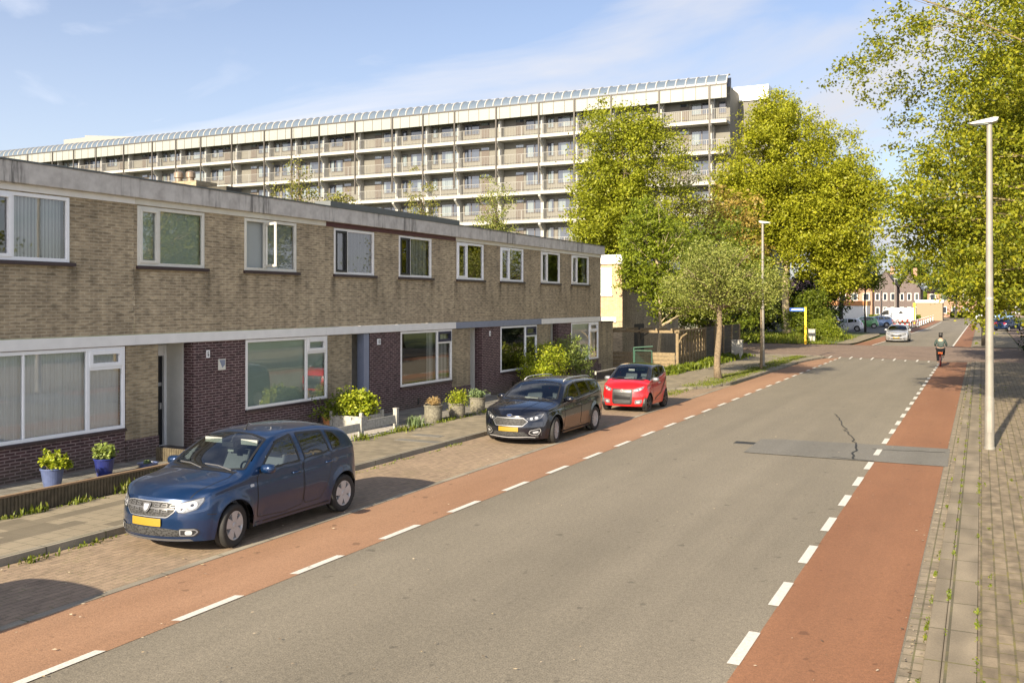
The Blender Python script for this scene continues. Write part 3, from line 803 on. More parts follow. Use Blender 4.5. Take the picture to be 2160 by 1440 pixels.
# worn plaque by the front door of number 6
mb = MB(); mb.box(XF, XF+.02, 17.15, 17.38, 1.88, 2.14)
pq = mb.build('wall_plaque', M['cream']); tag(pq, 'small worn plaque on the purple brick wall under house number 6', 'plaque')
mb = MB(); mb.quad((XF+.023,17.17,2.12),(XF+.023,17.36,2.12),(XF+.023,17.36,2.0),(XF+.023,17.27,1.93)); mb.build('plaque_mark', M['bluegrey'], pq, fixn=False)

M['rusty'] = plain('rusty_steel', (0.30, 0.23, 0.17), .45, .4, var=.5, scale=14)
# chimney with two steel cowls on the roof
ch = thing('roof_chimney', 'low brick chimney with two steel cowls on the terrace roof', 'chimney', (-20.3, 19.9, 6.0))
mb = MB(); mb.box(-20.75,-19.45,19.75,20.55,6.0,6.85); mb.build('stack', M['brick_pier'], ch)
mb = MB(); mb.box(-19.448,-18.5,19.9,20.5,6.0,6.66); mb.build('low_stack', M['wood_dark'], ch)
for cy, cx in ((20.1,-20.45),(20.2,-20.1)):
    mb = MB(); mb.lathe([(0.0,0),(.10,0),(.10,.14),(.135,.16),(.135,.30),(.10,.33),(.0,.36)], 18, 'z', (cx,cy,6.85)); mb.build('cowl', M['rusty'], ch, smooth=False)

# end garden wall beyond the last house
mb = MB(); mb.box(XF-.5, XF+.012, 42.44, 44.05, 0.0, 2.50)
gw = mb.build('garden_wall', M['brick_pier']); tag(gw, 'tall brown brick garden wall at the far end of the terrace', 'wall')
mb = MB(); mb.box(XF-.54, XF+.04, 42.44, 44.08, 2.50, 2.56); mb.build('coping', M['sill'], gw)

# yellow brick house beyond
yh = thing('yellow_brick_house', 'yellow brick house with white fascia behind the end of the terrace', 'house', (-18.0, 55, 0))
mb = MB()
X0, X1, Y0, Y1 = -27.0, -18.0, 50.5, 61.5
mb.quad((X0,Y0,2.4),(X1,Y0,2.4),(X1,Y0,5.8),(X0,Y0,5.8)); 
mb.build('front_wall', M['brick_sunlit'], yh, fixn=False)  # sunlight on this face is put into its brighter yellow brick
mb = MB(); mb.quad((X1,Y0,0),(X1,Y1,0),(X1,Y1,5.8),(X1,Y0,5.8)); mb.quad((X0,Y0+.02,0),(X1,Y0+.02,0),(X1,Y0+.02,2.4),(X0,Y0+.02,2.4)); mb.quad((X0,Y1,0),(X1,Y1,0),(X1,Y1,5.8),(X0,Y1,5.8))
mb.build('side_wall', M['brick_up'], yh, fixn=False)  # shade of these walls is put into the darker olive brick
mb = MB(); mb.box(X0,X1+.05,Y0-.12,Y1+.1,5.62,6.12); mb.build('roof', M['white'], yh)
mb = MB(); mb.box(X0,X1-.35,Y0-.06,Y0-.002,2.36,2.62); mb.build('beam', M['white'], yh)
mb = MB()
for (a,b,c,d) in ((-20.6,-18.62,3.9,3.98),(-20.6,-18.62,5.32,5.4),(-20.6,-20.52,3.98,5.32),(-18.70,-18.62,3.98,5.32),(-19.42,-19.34,3.98,5.32),(-19.6,-19.48,3.98,5.32)):
    mb.box(a,b,Y0-.06,Y0-.003,c,d)
w = mb.build('window', M['white_pvc'], yh)
mb = MB(); mb.box(-20.5,-18.7,Y0-.03,Y0-.006,3.98,5.32); mb.build('pane', M['frosted'], w)
mb = MB(); mb.box(-20.7,-18.56,Y0-.1,Y0-.004,3.82,3.9); mb.build('sill', M['white'], yh)
mb = MB(); mb.quad((X1+.01,52.5,.1),(X1+.01,54.3,.1),(X1+.01,54.3,2.2),(X1+.01,52.5,2.2)); mb.build('shed_door', M['wood_dark'], yh, fixn=False)

# ================================================================ the apartment block
flat = thing('apartment_block', 'long eight storey apartment block with open galleries and arched glass roof edge', 'apartment building', (-85, 108, 0))
WP = 108.0; GP = 106.3
cols_x = [-27.49,-33.38,-39.27,-43.97,-48.66,-54.54,-60.53,-65.26,-69.99,-75.98,-81.98,-86.79,-91.67,-97.7,-103.7,-108.7,-113.54,-119.63,-125.73,-130.84,-135.8,-141.8,-147.8,-152.6]
floors = [23.9, 20.43, 17.0, 13.5, 10.0, 6.6, 3.2, 0.0]
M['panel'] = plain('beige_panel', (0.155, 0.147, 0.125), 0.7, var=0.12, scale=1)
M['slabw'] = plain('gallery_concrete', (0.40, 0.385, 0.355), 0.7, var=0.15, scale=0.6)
M['fpanel'] = plain('pale_green_panel', (0.265, 0.272, 0.25), 0.5, var=0.10, scale=0.4)
M['doorbrown'] = plain('brown_door', (0.095, 0.075, 0.06), 0.6)
M['pipe'] = plain('dark_pipe', (0.065, 0.055, 0.045), 0.5)
M['rail'] = plain('pale_railing', (0.26, 0.255, 0.235), 0.5)
M['wframe'] = plain('dark_window_frame', (0.07, 0.055, 0.05), 0.5)
def mk_flatglass():
    t = NT('flat_window_glass')
    oi = t.n.new('ShaderNodeObjectInfo')
    o = t.sepxyz(t.tc())
    rn = oi.outputs['Random']
    # some windows have a pale curtain over part of the pane
    sel = t.math('GREATER_THAN', t.noise(t.comb(t.math('ADD', t.math('MULTIPLY', o[0], 0.9), t.math('MULTIPLY', rn, 40.0)), t.math('MULTIPLY', rn, 17.0)), 1.0, 0), 0.53)
    fold = t.ramp(t.noise(t.comb(t.math('MULTIPLY', o[0], 9.0), rn), 1.0, 2), [(0.35, 0.6), (0.65, 1.0)])
    curt = t.mix(1.0, (0.17, 0.20, 0.195), fold, 'MULTIPLY')
    c = t.mix(sel, (0.035, 0.042, 0.055), curt)
    t.inp('Base Color', c); t.inp('Roughness', 0.06); t.inp('Specular IOR Level', 1.0)
    t.inp('Coat Weight', 0.3)
    return t.mat
M['fglass'] = mk_flatglass()
XL, XR = -152.6, -25.59
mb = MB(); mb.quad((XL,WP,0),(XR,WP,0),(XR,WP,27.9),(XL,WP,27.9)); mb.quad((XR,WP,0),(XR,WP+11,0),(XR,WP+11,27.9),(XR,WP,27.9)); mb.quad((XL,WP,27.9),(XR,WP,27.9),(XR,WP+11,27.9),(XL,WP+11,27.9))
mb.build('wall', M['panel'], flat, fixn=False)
for i, z in enumerate(floors[:7]):
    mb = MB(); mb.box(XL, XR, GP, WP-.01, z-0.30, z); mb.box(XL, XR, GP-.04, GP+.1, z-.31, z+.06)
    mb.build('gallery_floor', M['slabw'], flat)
    # railing: top rail, bottom rail, balusters, posts
    mb = MB(); zt = z+1.35
    mb.box(XL, XR, GP+.02, GP+.07, zt-.05, zt); mb.box(XL, XR, GP+.03, GP+.06, z+.12, z+.16)
    x = XL
    if i < 5:
        while x < XR:
            mb.box(x, x+.03, GP+.03, GP+.055, z+.16, zt-.05); x += 0.22
        x = XL
        while x < XR:
            mb.box(x, x+.08, GP+.01, GP+.08, z, zt); x += 2.9
    mb.build('railing', M['rail'], flat, fixn=False)
# white piers with brackets
for cx in cols_x:
    mb = MB()
    mb.box(cx-.19, cx+.19, WP-.75, WP-.005, 0, 27.9)
    for z in floors[:6]:
        mb.prism([(WP-.74, z-1.25),(WP-.74, z-.302),(GP+.05, z-.302),(GP+.05, z-.55)], (cx-.15, cx+.15), 'x')
    mb.build('pier', M['slabw'], flat)
    mb = MB(); mb.box(cx-.09, cx+.09, GP-.16, GP-.02, 18.0 if cx < -30 else 12, 27.9); mb.build('downpipe', M['pipe'], flat)
# pale panel band at the top
mb = MB(); mb.box(XL, XR, GP-.02, GP+.12, 26.35, 27.85); band = mb.build('fascia_band', M['fpanel'], flat)
mb = MB(); x = XL
while x < XR:
    mb.box(x, x+.05, GP-.05, GP-.021, 26.35, 27.85); x += 1.47
mb.box(XL, XR+.05, GP-.08, GP-.022, 27.80, 27.95)
mb.build('band_joints', M['pipe'], band)
# arched glazed canopy
mb = MB(); RR = 1.3; nn = 8
arc = [(GP + RR*1.25*(1-math.cos(a*PI/2/nn)), 27.95 + 1.25*math.sin(a*PI/2/nn)) for a in range(nn+1)]
for i in range(nn):
    (a0,z0_),(a1,z1_) = arc[i], arc[i+1]
    mb.quad((XL,a0,z0_),(XR,a0,z0_),(XR,a1,z1_),(XL,a1,z1_))
M['canopy'] = plain('canopy_glass', (0.25, 0.30, 0.36), 0.12, 0.0, var=0.05)
t = NT('arched_canopy_glass'); t.inp('Base Color', (0.10, 0.13, 0.17)); t.inp('Roughness', 0.3); M['canopy'] = t.mat
mb.build('canopy_glass', M['canopy'], flat, smooth=True, fixn=False)
mb = MB(); x = XL; k = 0
while x <= XR+.01:
    mb.tube([(x, a-.03, z+.02) for a, z in arc], .085, 5); x += 1.176
mb.box(XL, XR, arc[-1][0]-.08, arc[-1][0]+.08, arc[-1][1]-.04, arc[-1][1]+.07)
mb.build('canopy_ribs', M['slabw'], flat, fixn=False)
mb = MB(); mb.box(XL, XR, arc[-1][0]+.5, arc[-1][0]+.6, 27.9, 29.0); mb.build('canopy_back', M['bluegrey'], flat)
# windows and doors: which bay and floor can be seen over the terrace and past the trees
rb = random.Random(11)
def seen_y(x, z):   # picture row of a point on the wall
    D = math.sin(math.atan(.4925))*-x*1 + math.cos(math.atan(.4925))*WP
    c = (math.cos(math.atan(.4925))*x + math.sin(math.atan(.4925))*WP)
    return 1080 + F_PX*c/D, HOR - F_PX*(z-CAM_H)/D
def flat_window(x0, x1, z0, z1, splits):
    mb = MB(); w = .09; Yf = WP-.06
    mb.box(x0,x0+w,Yf,WP-.004,z0,z1); mb.box(x1-w,x1,Yf,WP-.004,z0,z1); mb.box(x0+w,x1-w,Yf,WP-.004,z0,z0+w); mb.box(x0+w,x1-w,Yf,WP-.004,z1-w,z1)
    for s in splits: mb.box(s-.06,s+.06,Yf,WP-.004,z0+w,z1-w)
    wo = mb.build('window', M['wframe'], flat)
    g = MB(); g.quad((x0+.02,WP-.02,z0+.02),(x1-.02,WP-.02,z0+.02),(x1-.02,WP-.02,z1-.02),(x0+.02,WP-.02,z1-.02)); g.build('pane', M['fglass'], wo, fixn=False)
    return wo
late = []
for bi in range(len(cols_x)-1):
    xr, xl = cols_x[bi], cols_x[bi+1]
    W_ = xr - xl
    wide = W_ > 5.4
    # mirrored pairs: doors sit away from the shared pier
    neigh_right_wide = bi > 0 and (cols_x[bi-1]-xr) > 5.4
    for fi, z in enumerate(floors[:6]):
        px, py = seen_y((xl+xr)/2, z+2.0)
        roofline = 335 + .1454*px
        if py > roofline + 12 and px < 1272: continue
        if px > 1272 and fi > 4: continue
        zt = z + 2.72
        if fi == 0: zt = z + 2.42
        if wide:
            if neigh_right_wide:   # left of the pair: window on the left, door, panel on the right
                flat_window(xl+.45, xl+2.75, z+1.05, zt, [xl+1.5])
                dx0, dx1 = xl+3.0, xl+4.1
            else:
                flat_window(xr-2.6, xr-.3, z+1.05, zt, [xr-1.35])
                dx0, dx1 = xr-3.95, xr-2.9
            mb = MB(); mb.box(dx0, dx1, WP-.05, WP-.005, z+.02, zt-.3); mb.build('door', M['doorbrown'], flat)
            mb = MB(); mb.box(dx0, dx1, WP-.05, WP-.005, zt-.28, zt+.02); mb.build('transom', M['fglass'], flat)
        else:
            flat_window(xl+.4, xl+1.3, z+1.05, zt, [])
            flat_window(xl+1.75, xr-.3, z+1.05, zt, [xr-1.2])
# last sliver of gallery at the right end, and the plain end block
flat_window(-26.9, -26.0, 24.9, 26.3, [])
mb = MB(); mb.box(-26.2, -22.3, 112.5, 124, 0, 27.9); mb.build('end_tower', M['panel'], flat)
mb = MB(); mb.box(-26.2, -22.15, 112.3, 124.2, 27.0, 28.7); mb.build('tower_cap', M['white'], flat)
mb = MB(); mb.box(-136.5, -131.3, 108.9, 113, 27.9, 30.3); mb.prism([(-131.3,27.9),(-131.3,30.6),(-118.5,29.4),(-118.5,27.9)], (108.75,109.1), 'y'); mb.build('roof_screen', M['rail'], flat)
# ================================================================ cars
def pchip(xs, ys):
    xs = np.array(xs, float); ys = np.array(ys, float)
    h = np.diff(xs); d = np.diff(ys)/h; m = np.zeros(len(xs))
    m[0], m[-1] = d[0], d[-1]
    for i in range(1, len(xs)-1):
        if d[i-1]*d[i] > 0:
            w1 = 2*h[i]+h[i-1]; w2 = h[i]+2*h[i-1]
            m[i] = (w1+w2)/(w1/d[i-1]+w2/d[i])
    def f(x):
        x = min(max(x, xs[0]), xs[-1]); i = int(min(max(np.searchsorted(xs, x)-1, 0), len(h)-1))
        t = (x-xs[i])/h[i]
        return float((2*t**3-3*t**2+1)*ys[i] + (t**3-2*t**2+t)*h[i]*m[i] + (-2*t**3+3*t**2)*ys[i+1] + (t**3-t**2)*h[i]*m[i+1])
    return f

def rp(pts, r=0.04, k=5):
    """polygon with rounded corners"""
    out = []; n = len(pts)
    for i in range(n):
        p = Vector(pts[i]); a = Vector(pts[i-1]); b = Vector(pts[(i+1) % n])
        ra = min(r, (a-p).length*0.45); rb = min(r, (b-p).length*0.45)
        p0 = p + (a-p).normalized()*ra; p1 = p + (b-p).normalized()*rb
        for j in range(k+1):
            t = j/k; out.append(tuple(p0*(1-t)**2 + p*2*t*(1-t) + p1*t*t))
    return out
def dens(poly, s):
    out = []; n = len(poly)
    for i in range(n):
        a = Vector(poly[i]); b = Vector(poly[(i+1) % n]); L = (b-a).length
        if L < 1e-6: continue
        m = max(1, int(math.ceil(L/s)))
        for j in range(m): out.append(tuple(a + (b-a)*j/m))
    return out
def area2(poly): return sum(poly[i-1][0]*poly[i][1]-poly[i][0]*poly[i-1][1] for i in range(len(poly)))
def inset(poly, d):
    n = len(poly); s = 1 if area2(poly) > 0 else -1; out = []
    for i in range(n):
        a = Vector(poly[i-1]); p = Vector(poly[i]); b = Vector(poly[(i+1) % n])
        t1 = (p-a).normalized(); t2 = (b-p).normalized(); t = (t1+t2)
        if t.length < 1e-6: t = t1
        t.normalize(); nn = Vector((-t.y, t.x))*s
        k = max(0.5, nn.dot(Vector((-t1.y, t1.x))*s))
        out.append(tuple(p + nn*d/k))
    return out
def inside(poly, x, y):
    c = False; n = len(poly); j = n-1
    for i in range(n):
        xi, yi = poly[i]; xj, yj = poly[j]
        if (yi > y) != (yj > y) and x < (xj-xi)*(y-yi)/(yj-yi)+xi: c = not c
        j = i
    return c
VIEWS = {  # name: (ray direction, 2d -> ray origin, 3d -> 2d)
 'r': (Vector((-1,0,0)), lambda a, b: Vector((3,a,b)), lambda p: (p[1],p[2])),
 'l': (Vector((1,0,0)), lambda a, b: Vector((-3,a,b)), lambda p: (p[1],p[2])),
 'f': (Vector((0,1,0)), lambda a, b: Vector((a,-3,b)), lambda p: (p[0],p[2])),
 'b': (Vector((0,-1,0)), lambda a, b: Vector((a,9,b)), lambda p: (p[0],p[2])),
 't': (Vector((0,0,-1)), lambda a, b: Vector((a,b,5)), lambda p: (p[0],p[1])),
}
class Body:
    def __init__(s, S, lod=1.0):
        s.S = S; L = S['L']; s.L = L
        s.zt = pchip(*zip(*S['top'])); s.crown = pchip(*zip(*S['crown'])); s.plan = pchip(*zip(*S['plan'])); s.belt = pchip(*zip(*S['belt']))
        s.zbf = pchip(*zip(*S['bottom']))
        Ra = S['Ra']; wz = S['wr']; W = S['wheels']
        ys = list(np.linspace(0, L, int(L/(0.04*lod))+1))
        for w in W:
            for a in np.linspace(0, PI, 19): ys.append(w + Ra*math.cos(a))
            ys += [w-Ra-0.012, w+Ra+0.012]
        ys += [p[0] for p in S['top']]
        ys = sorted(set(round(y, 4) for y in ys)); s.ys = [ys[0]]
        for y in ys[1:]:
            if y - s.ys[-1] > 0.008: s.ys.append(y)
        s.ys[-1] = L
        NS, NT_, NA = int(20/lod**.5), int(9/lod**.5), 3
        P = []
        for y in s.ys:
            zb = s.zbf(y)
            for w in W:
                d = abs(y-w)
                if d < Ra: zb = max(zb, wz + math.sqrt(max(Ra*Ra-d*d, 0)))
            zt = s.zt(y); ze = zt - s.crown(y); ze = max(ze, zb+0.05)
            r = S.get('edge', 0.05)
            row = []
            for i in range(NS):
                z = zb + (ze-r-zb)*i/(NS-1); row.append((s.xs(y,z), z))
            x0, z0 = row[-1]; x1, z1 = s.xs(y,ze), ze; x2, z2 = x1 - r*1.3, ze + s.crown(y)*(1-((x1-r*1.3)/x1)**2)
            for k in range(1, NA+1):
                t = k/(NA+1); row.append((x0*(1-t)**2+x1*2*t*(1-t)+x2*t*t, z0*(1-t)**2+z1*2*t*(1-t)+z2*t*t))
            for i in range(NT_+1):
                x = x2*(1-i/NT_); row.append((x, ze + s.crown(y)*(1-(x/x1)**2)))
            P.append(row)
        NV = len(P[0]); s.NV = NV
        vs = []; fs = []
        for y, row in zip(s.ys, P):
            full = [(-x, z) for x, z in row[:-1]] + [(0.0, row[-1][1])] + [(x, z) for x, z in reversed(row[:-1])]
            for x, z in full: vs.append((x, y + s.yoff(x, y, z), z))
        n = 2*NV-1; ns = len(s.ys)
        for i in range(ns-1):
            for j in range(n-1):
                fs.append((i*n+j, (i+1)*n+j, (i+1)*n+j+1, i*n+j+1))
        # front and rear caps
        MC = 14
        for st, yy in ((0, 0.0), (ns-1, L)):
            base = {}
            for j in range(NV-1):
                a = vs[st*n+j]
                ids = [st*n+j]
                for k in range(1, MC):
                    t = k/MC; x = a[0] + (-2*a[0])*t; z = a[2]
                    vs.append((x, yy + s.yoff(x, yy, z), z)); ids.append(len(vs)-1)
                ids.append(st*n + (n-1-j)); base[j] = ids
            for j in range(NV-2):
                for k in range(MC):
                    fs.append((base[j][k], base[j][k+1], base[j+1][k+1], base[j+1][k]))
            top = st*n + NV-1; last = base[NV-2]
            for k in range(MC): fs.append((last[k], last[k+1], top))
        s.vs, s.fs = vs, fs
        s.bvh = BVHTree.FromPolygons(vs, fs)
        s.cuts = []
    def xs(s, y, z):
        S = s.S; P = s.plan(y); b = s.belt(y); zm = S.get('zmid', 0.58)
        if z < zm: x = P*(1 - 0.07*((zm-z)/(zm-0.15))**2)
        elif z < b: x = P*(1 - 0.035*((z-zm)/(b-zm))**1.5)
        else:
            d = z-b; x = P*0.965 - S.get('tum', 0.30)*d - S.get('tum2', 0.28)*d*d
        # hollow flank between the wheels and flared arches
        w0, w1 = S['wheels']
        if z < b:
            f = math.exp(-((z-0.42)/0.12)**2) * max(0, min(1, (y-w0-0.35)/0.3)) * max(0, min(1, (w1-0.35-y)/0.3))
            x -= 0.022*f
            g = math.exp(-((z-(b-0.10))/0.045)**2)
            x -= 0.008*g
        for w in S['wheels']:
            r = math.hypot(y-w, z-S['wr'])
            x += 0.020*math.exp(-((r-S['Ra'])/0.07)**2) if z < b else 0
        return max(x, 0.05)
    def yoff(s, x, y, z):
        S = s.S; L = s.L; o = 0
        if y < 0.62:
            k = (1-y/0.62)**2
            o += k*(S['bow']*(abs(x)/S['plan'][0][1])**2.4 + s.lean(S['flean'], z))
        if y > L-0.5:
            k = (1-(L-y)/0.5)**2
            o -= k*(S['rbow']*(abs(x)/S['plan'][-1][1])**2.4 + s.lean(S['rlean'], z))
        return o
    def lean(s, tab, z):
        return float(np.interp(z, [a for a, b in tab], [b for a, b in tab]))
    def cast(s, view, a, b, off):
        d, o, _ = VIEWS[view]
        h, nrm, i, dist = s.bvh.ray_cast(o(a, b), d)
        if h is None:
            # slide towards the middle until the body is met
            for k in range(1, 12):
                if view in 'fb': a2, b2 = a*(1-0.01*k), b
                elif view == 't': a2, b2 = a*(1-0.01*k), b
                else: a2, b2 = a, b*(1-0.01*k)
                h, nrm, i, dist = s.bvh.ray_cast(o(a2, b2), d)
                if h is not None: break
        if h is None: return o(a, b) + d*3
        return h - d*off
    def patch(s, name, poly, view, off, mat, parent, sp=0.05, label=None):
        bd = dens(poly, sp); n = len(bd)
        xs_ = [p[0] for p in bd]; ys_ = [p[1] for p in bd]
        pts = [Vector(p) for p in bd]
        ins = inset(bd, sp*0.35)
        x = min(xs_)+sp*0.5
        while x < max(xs_):
            y = min(ys_)+sp*0.5
            while y < max(ys_):
                if inside(ins, x, y): pts.append(Vector((x, y)))
                y += sp
            x += sp
        r = delaunay_2d_cdt(pts, [], [list(range(n))], 1, 1e-5)
        mb = MB()
        mb.add([s.cast(view, v[0], v[1], off) for v in r[0]], [tuple(f) for f in r[2]])
        o = mb.build(name, mat, parent, smooth=True, local=True, fixn=False)
        # face outward
        me = o.data; d = VIEWS[view][0]
        if len(me.polygons) and sum(p.normal.dot(d) for p in me.polygons) > 0: me.flip_normals()
        if label: o['label'] = label
        return o
    def ring(s, name, poly, w, view, off, mat, parent):
        a = dens(poly, 0.04); b = inset(a, w); n = len(a)
        mb = MB(); vs = [s.cast(view, p[0], p[1], off) for p in a] + [s.cast(view, p[0], p[1], off) for p in b]
        mb.add(vs, [(i, (i+1) % n, n+(i+1) % n, n+i) for i in range(n)])
        o = mb.build(name, mat, parent, smooth=True, local=True, fixn=False)
        d = VIEWS[view][0]
        if sum(p.normal.dot(d)*p.area for p in o.data.polygons) > 0: o.data.flip_normals()
        return o
    def seam(s, name, pts, view, w, mat, parent, off=0.002, closed=False):
        mb = MB(); P = dens(pts, 0.05) if closed else [tuple(Vector(pts[i])+(Vector(pts[i+1])-Vector(pts[i]))*j/8) for i in range(len(pts)-1) for j in range(8)]+[tuple(pts[-1])]
        n = len(P); vs = []
        for i in range(n):
            a = Vector(P[i-1] if (closed or i) else P[i]); b = Vector(P[(i+1) % n] if (closed or i < n-1) else P[i])
            t = (b-a).normalized(); nn = Vector((-t.y, t.x))*w/2; p = Vector(P[i])
            vs += [s.cast(view, p.x-nn.x, p.y-nn.y, off), s.cast(view, p.x+nn.x, p.y+nn.y, off)]
        m = n if closed else n-1
        mb.add(vs, [(2*i, 2*((i+1) % n), 2*((i+1) % n)+1, 2*i+1) for i in range(m)])
        return mb.build(name, mat, parent, local=True, fixn=False)
    def window(s, name, poly, view, glass, parent, frit=0.035, trim=None, trimw=0.015):
        s.cuts.append((dens(inset(dens(poly, 0.05), 0.018), 0.05), view))
        g = s.patch(name, inset(dens(poly, 0.05), 0.022), view, 0.001, glass, parent, 0.07)
        s.ring('window_seal', poly, frit, view, 0.004, M['rubber'], g)
        if trim: s.ring('window_trim', inset(dens(poly, 0.05), -trimw), trimw, view, 0.007, trim, g)
        return g
    def finish(s, mats, parent, classify=None):
        mb = MB(); keep = []
        bel = s.belt
        for f in s.fs:
            c = [sum(s.vs[i][k] for i in f)/len(f) for k in range(3)]
            a = Vector(s.vs[f[0]]); nrm = (Vector(s.vs[f[2]])-a).cross(Vector(s.vs[f[1 if len(f) == 3 else 3]])-a)
            drop = False
            for poly, view in s.cuts:
                u, v = VIEWS[view][2](c)
                if view == 'r' and c[0] < 0.2: continue
                if view == 'l' and c[0] > -0.2: continue
                if view == 'f' and c[1] > s.L*0.6: continue
                if view == 'b' and c[1] < s.L*0.6: continue
                if inside(poly, u, v): drop = True; break
            if drop: continue
            keep.append(f); mb.m.append(classify(c) if classify else 0)
        mb.v = s.vs; mb.f = keep
        return mb.build('body', mats, parent, smooth=True, local=True)

def paint(name, c, metal=0.35, rough=0.28, dust=0.15):
    t = NT(name); tc = t.tc()
    ge = t.n.new('ShaderNodeNewGeometry')
    dz = t.ramp(t.noise(tc, 3.0, 6, 0.7), [(0.35, 0.0), (0.75, 1.0)])
    c1 = t.mix(t.math('MULTIPLY', dz, dust), tuple(c), (0.30, 0.28, 0.25))
    c2 = t.mix(ge.outputs['Backfacing'], c1, (0.05, 0.05, 0.055))
    t.inp('Base Color', c2); t.inp('Metallic', metal)
    t.inp('Roughness', rough); t.inp('Coat Weight', 0.9); t.inp('Coat Roughness', 0.04)
    return t.mat
M['rubber'] = plain('black_rubber', (0.012, 0.012, 0.012), 0.45)
M['tyre'] = plain('tyre_rubber', (0.022, 0.021, 0.020), 0.75, var=0.4, scale=20)
M['trim'] = plain('black_trim', (0.012, 0.012, 0.013), 0.6)
M['chrome'] = plain('chrome', (0.24, 0.245, 0.26), 0.5, 0.6, var=0.05)
M['rim'] = plain('silver_wheel', (0.46, 0.455, 0.45), 0.35, 0.25, var=0.15)
M['gsilver'] = plain('grille_silver', (0.10, 0.10, 0.105), 0.4, 0.2, var=0.2)
M['rim_dark'] = plain('dark_wheel', (0.035, 0.035, 0.038), 0.35, 0.5)
M['lamp'] = plain('headlamp_chrome', (0.20, 0.21, 0.23), 0.4, 0.3, var=0.5, scale=22, coat=1.0)
M['lamp_dark'] = plain('headlamp_inner', (0.07, 0.075, 0.085), 0.15, 0.5, coat=1.0)
M['bulb'] = plain('lamp_reflector', (0.45, 0.46, 0.48), 0.35, 0.2, coat=1.0)
M['amber'] = plain('amber_lens', (0.75, 0.32, 0.03), 0.2, coat=1.0)
M['taillamp'] = plain('red_lens', (0.45, 0.012, 0.01), 0.15, coat=1.0)
M['plate'] = plain('yellow_plate', (0.29, 0.185, 0.015), 0.45, var=0.1)
M['seat_cloth'] = plain('seat_cloth', (0.13, 0.135, 0.15), 0.9)
M['dash'] = plain('dashboard', (0.11, 0.12, 0.13), 0.7)
M['paper'] = plain('paper', (0.27, 0.28, 0.26), 0.6)
def mk_mesh(name):
    t = NT(name); tc = t.tc()
    v = t.n.new('ShaderNodeTexVoronoi'); t.set(v.inputs['Vector'], t.mapv(tc, (28, 28, 40))); v.inputs['Scale'].default_value = 1
    t.inp('Base Color', t.ramp(v.outputs['Distance'], [(0.30, (0.006,)*3), (0.60, (0.035, 0.035, 0.035))])); t.inp('Roughness', 0.7)
    return t.mat
M['grille_mesh'] = mk_mesh('grille_mesh')

def wheel(root, x, y, r, w, steer, kind, side):
    wn_ = bpy.data.objects.new('wheel', None); wn_.empty_display_size = .1
    # the wheel is a mesh part: the tyre; rim and hub are its sub-parts
    mb = MB(); h = w/2
    prof = [(r*0.66,-h*.86),(r*0.80,-h),(r*0.93,-h*.97),(r*0.985,-h*.80),(r,-h*.5),(r,-h*.04),(r*.985,-h*.03),(r*.985,h*.03),(r,h*.04),(r,h*.5),(r*0.985,h*.80),(r*0.93,h*.97),(r*0.80,h),(r*0.66,h*.86)]
    mb.lathe(prof, 48, 'x')
    bpy.data.objects.remove(wn_)
    o = mb.build('wheel', M['tyre'], root, smooth=True, local=True)
    o.location = (x, y, r); o.rotation_euler = (0, 0, steer)
    s = side
    rr = r*0.67
    rb = MB(); rb.lathe([(rr*1.02,s*h*.80),(rr*.98,s*h*.86),(rr*.92,s*h*.80),(rr*.90,s*h*.1),(rr*.88,-s*h*.5),(0.0,-s*h*.5)], 40, 'x')
    rb.build('rim', M['rim'] if kind != 'dark' else M['rim_dark'], o, smooth=True, local=True)
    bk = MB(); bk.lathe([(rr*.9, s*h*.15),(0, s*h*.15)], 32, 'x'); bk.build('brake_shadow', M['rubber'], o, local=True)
    sp = MB()
    n, wd, gap = {'five': (5, 0.36, 0), 'multi': (15, 0.085, 0), 'dark': (7, 0.16, 0)}[kind]
    for k in range(n):
        a = 2*PI*k/n + 0.3
        ca, sa = math.cos(a), math.sin(a)
        def q(u, v, d): return (s*h*d, ca*u - sa*v, sa*u + ca*v)
        r0, r1 = rr*0.16, rr*0.985
        w0 = rr*wd*0.55; w1 = rr*wd*(1.05 if kind == 'five' else .9)
        f = 0.78; f2 = 0.84
        sp.add([q(r0,-w0,f),q(r0,w0,f),q(r1*.6,w1*.8,f2),q(r1,w1,f2),q(r1,-w1,f2),q(r1*.6,-w1*.8,f2),
                q(r0,-w0,.3),q(r0,w0,.3),q(r1,w1,.3),q(r1,-w1,.3)],
               [(0,1,2,5),(5,2,3,4),(1,7,8,3,2),(0,5,4,9,6),(3,8,9,4)])
    sp.lathe([(rr*.22, s*h*.3),(rr*.22, s*h*.82),(rr*.15, s*h*.88),(0.0, s*h*.88)], 20, 'x')
    sp.build('spokes', M['rim'] if kind != 'dark' else M['rim_dark'], o, local=True)
    return o

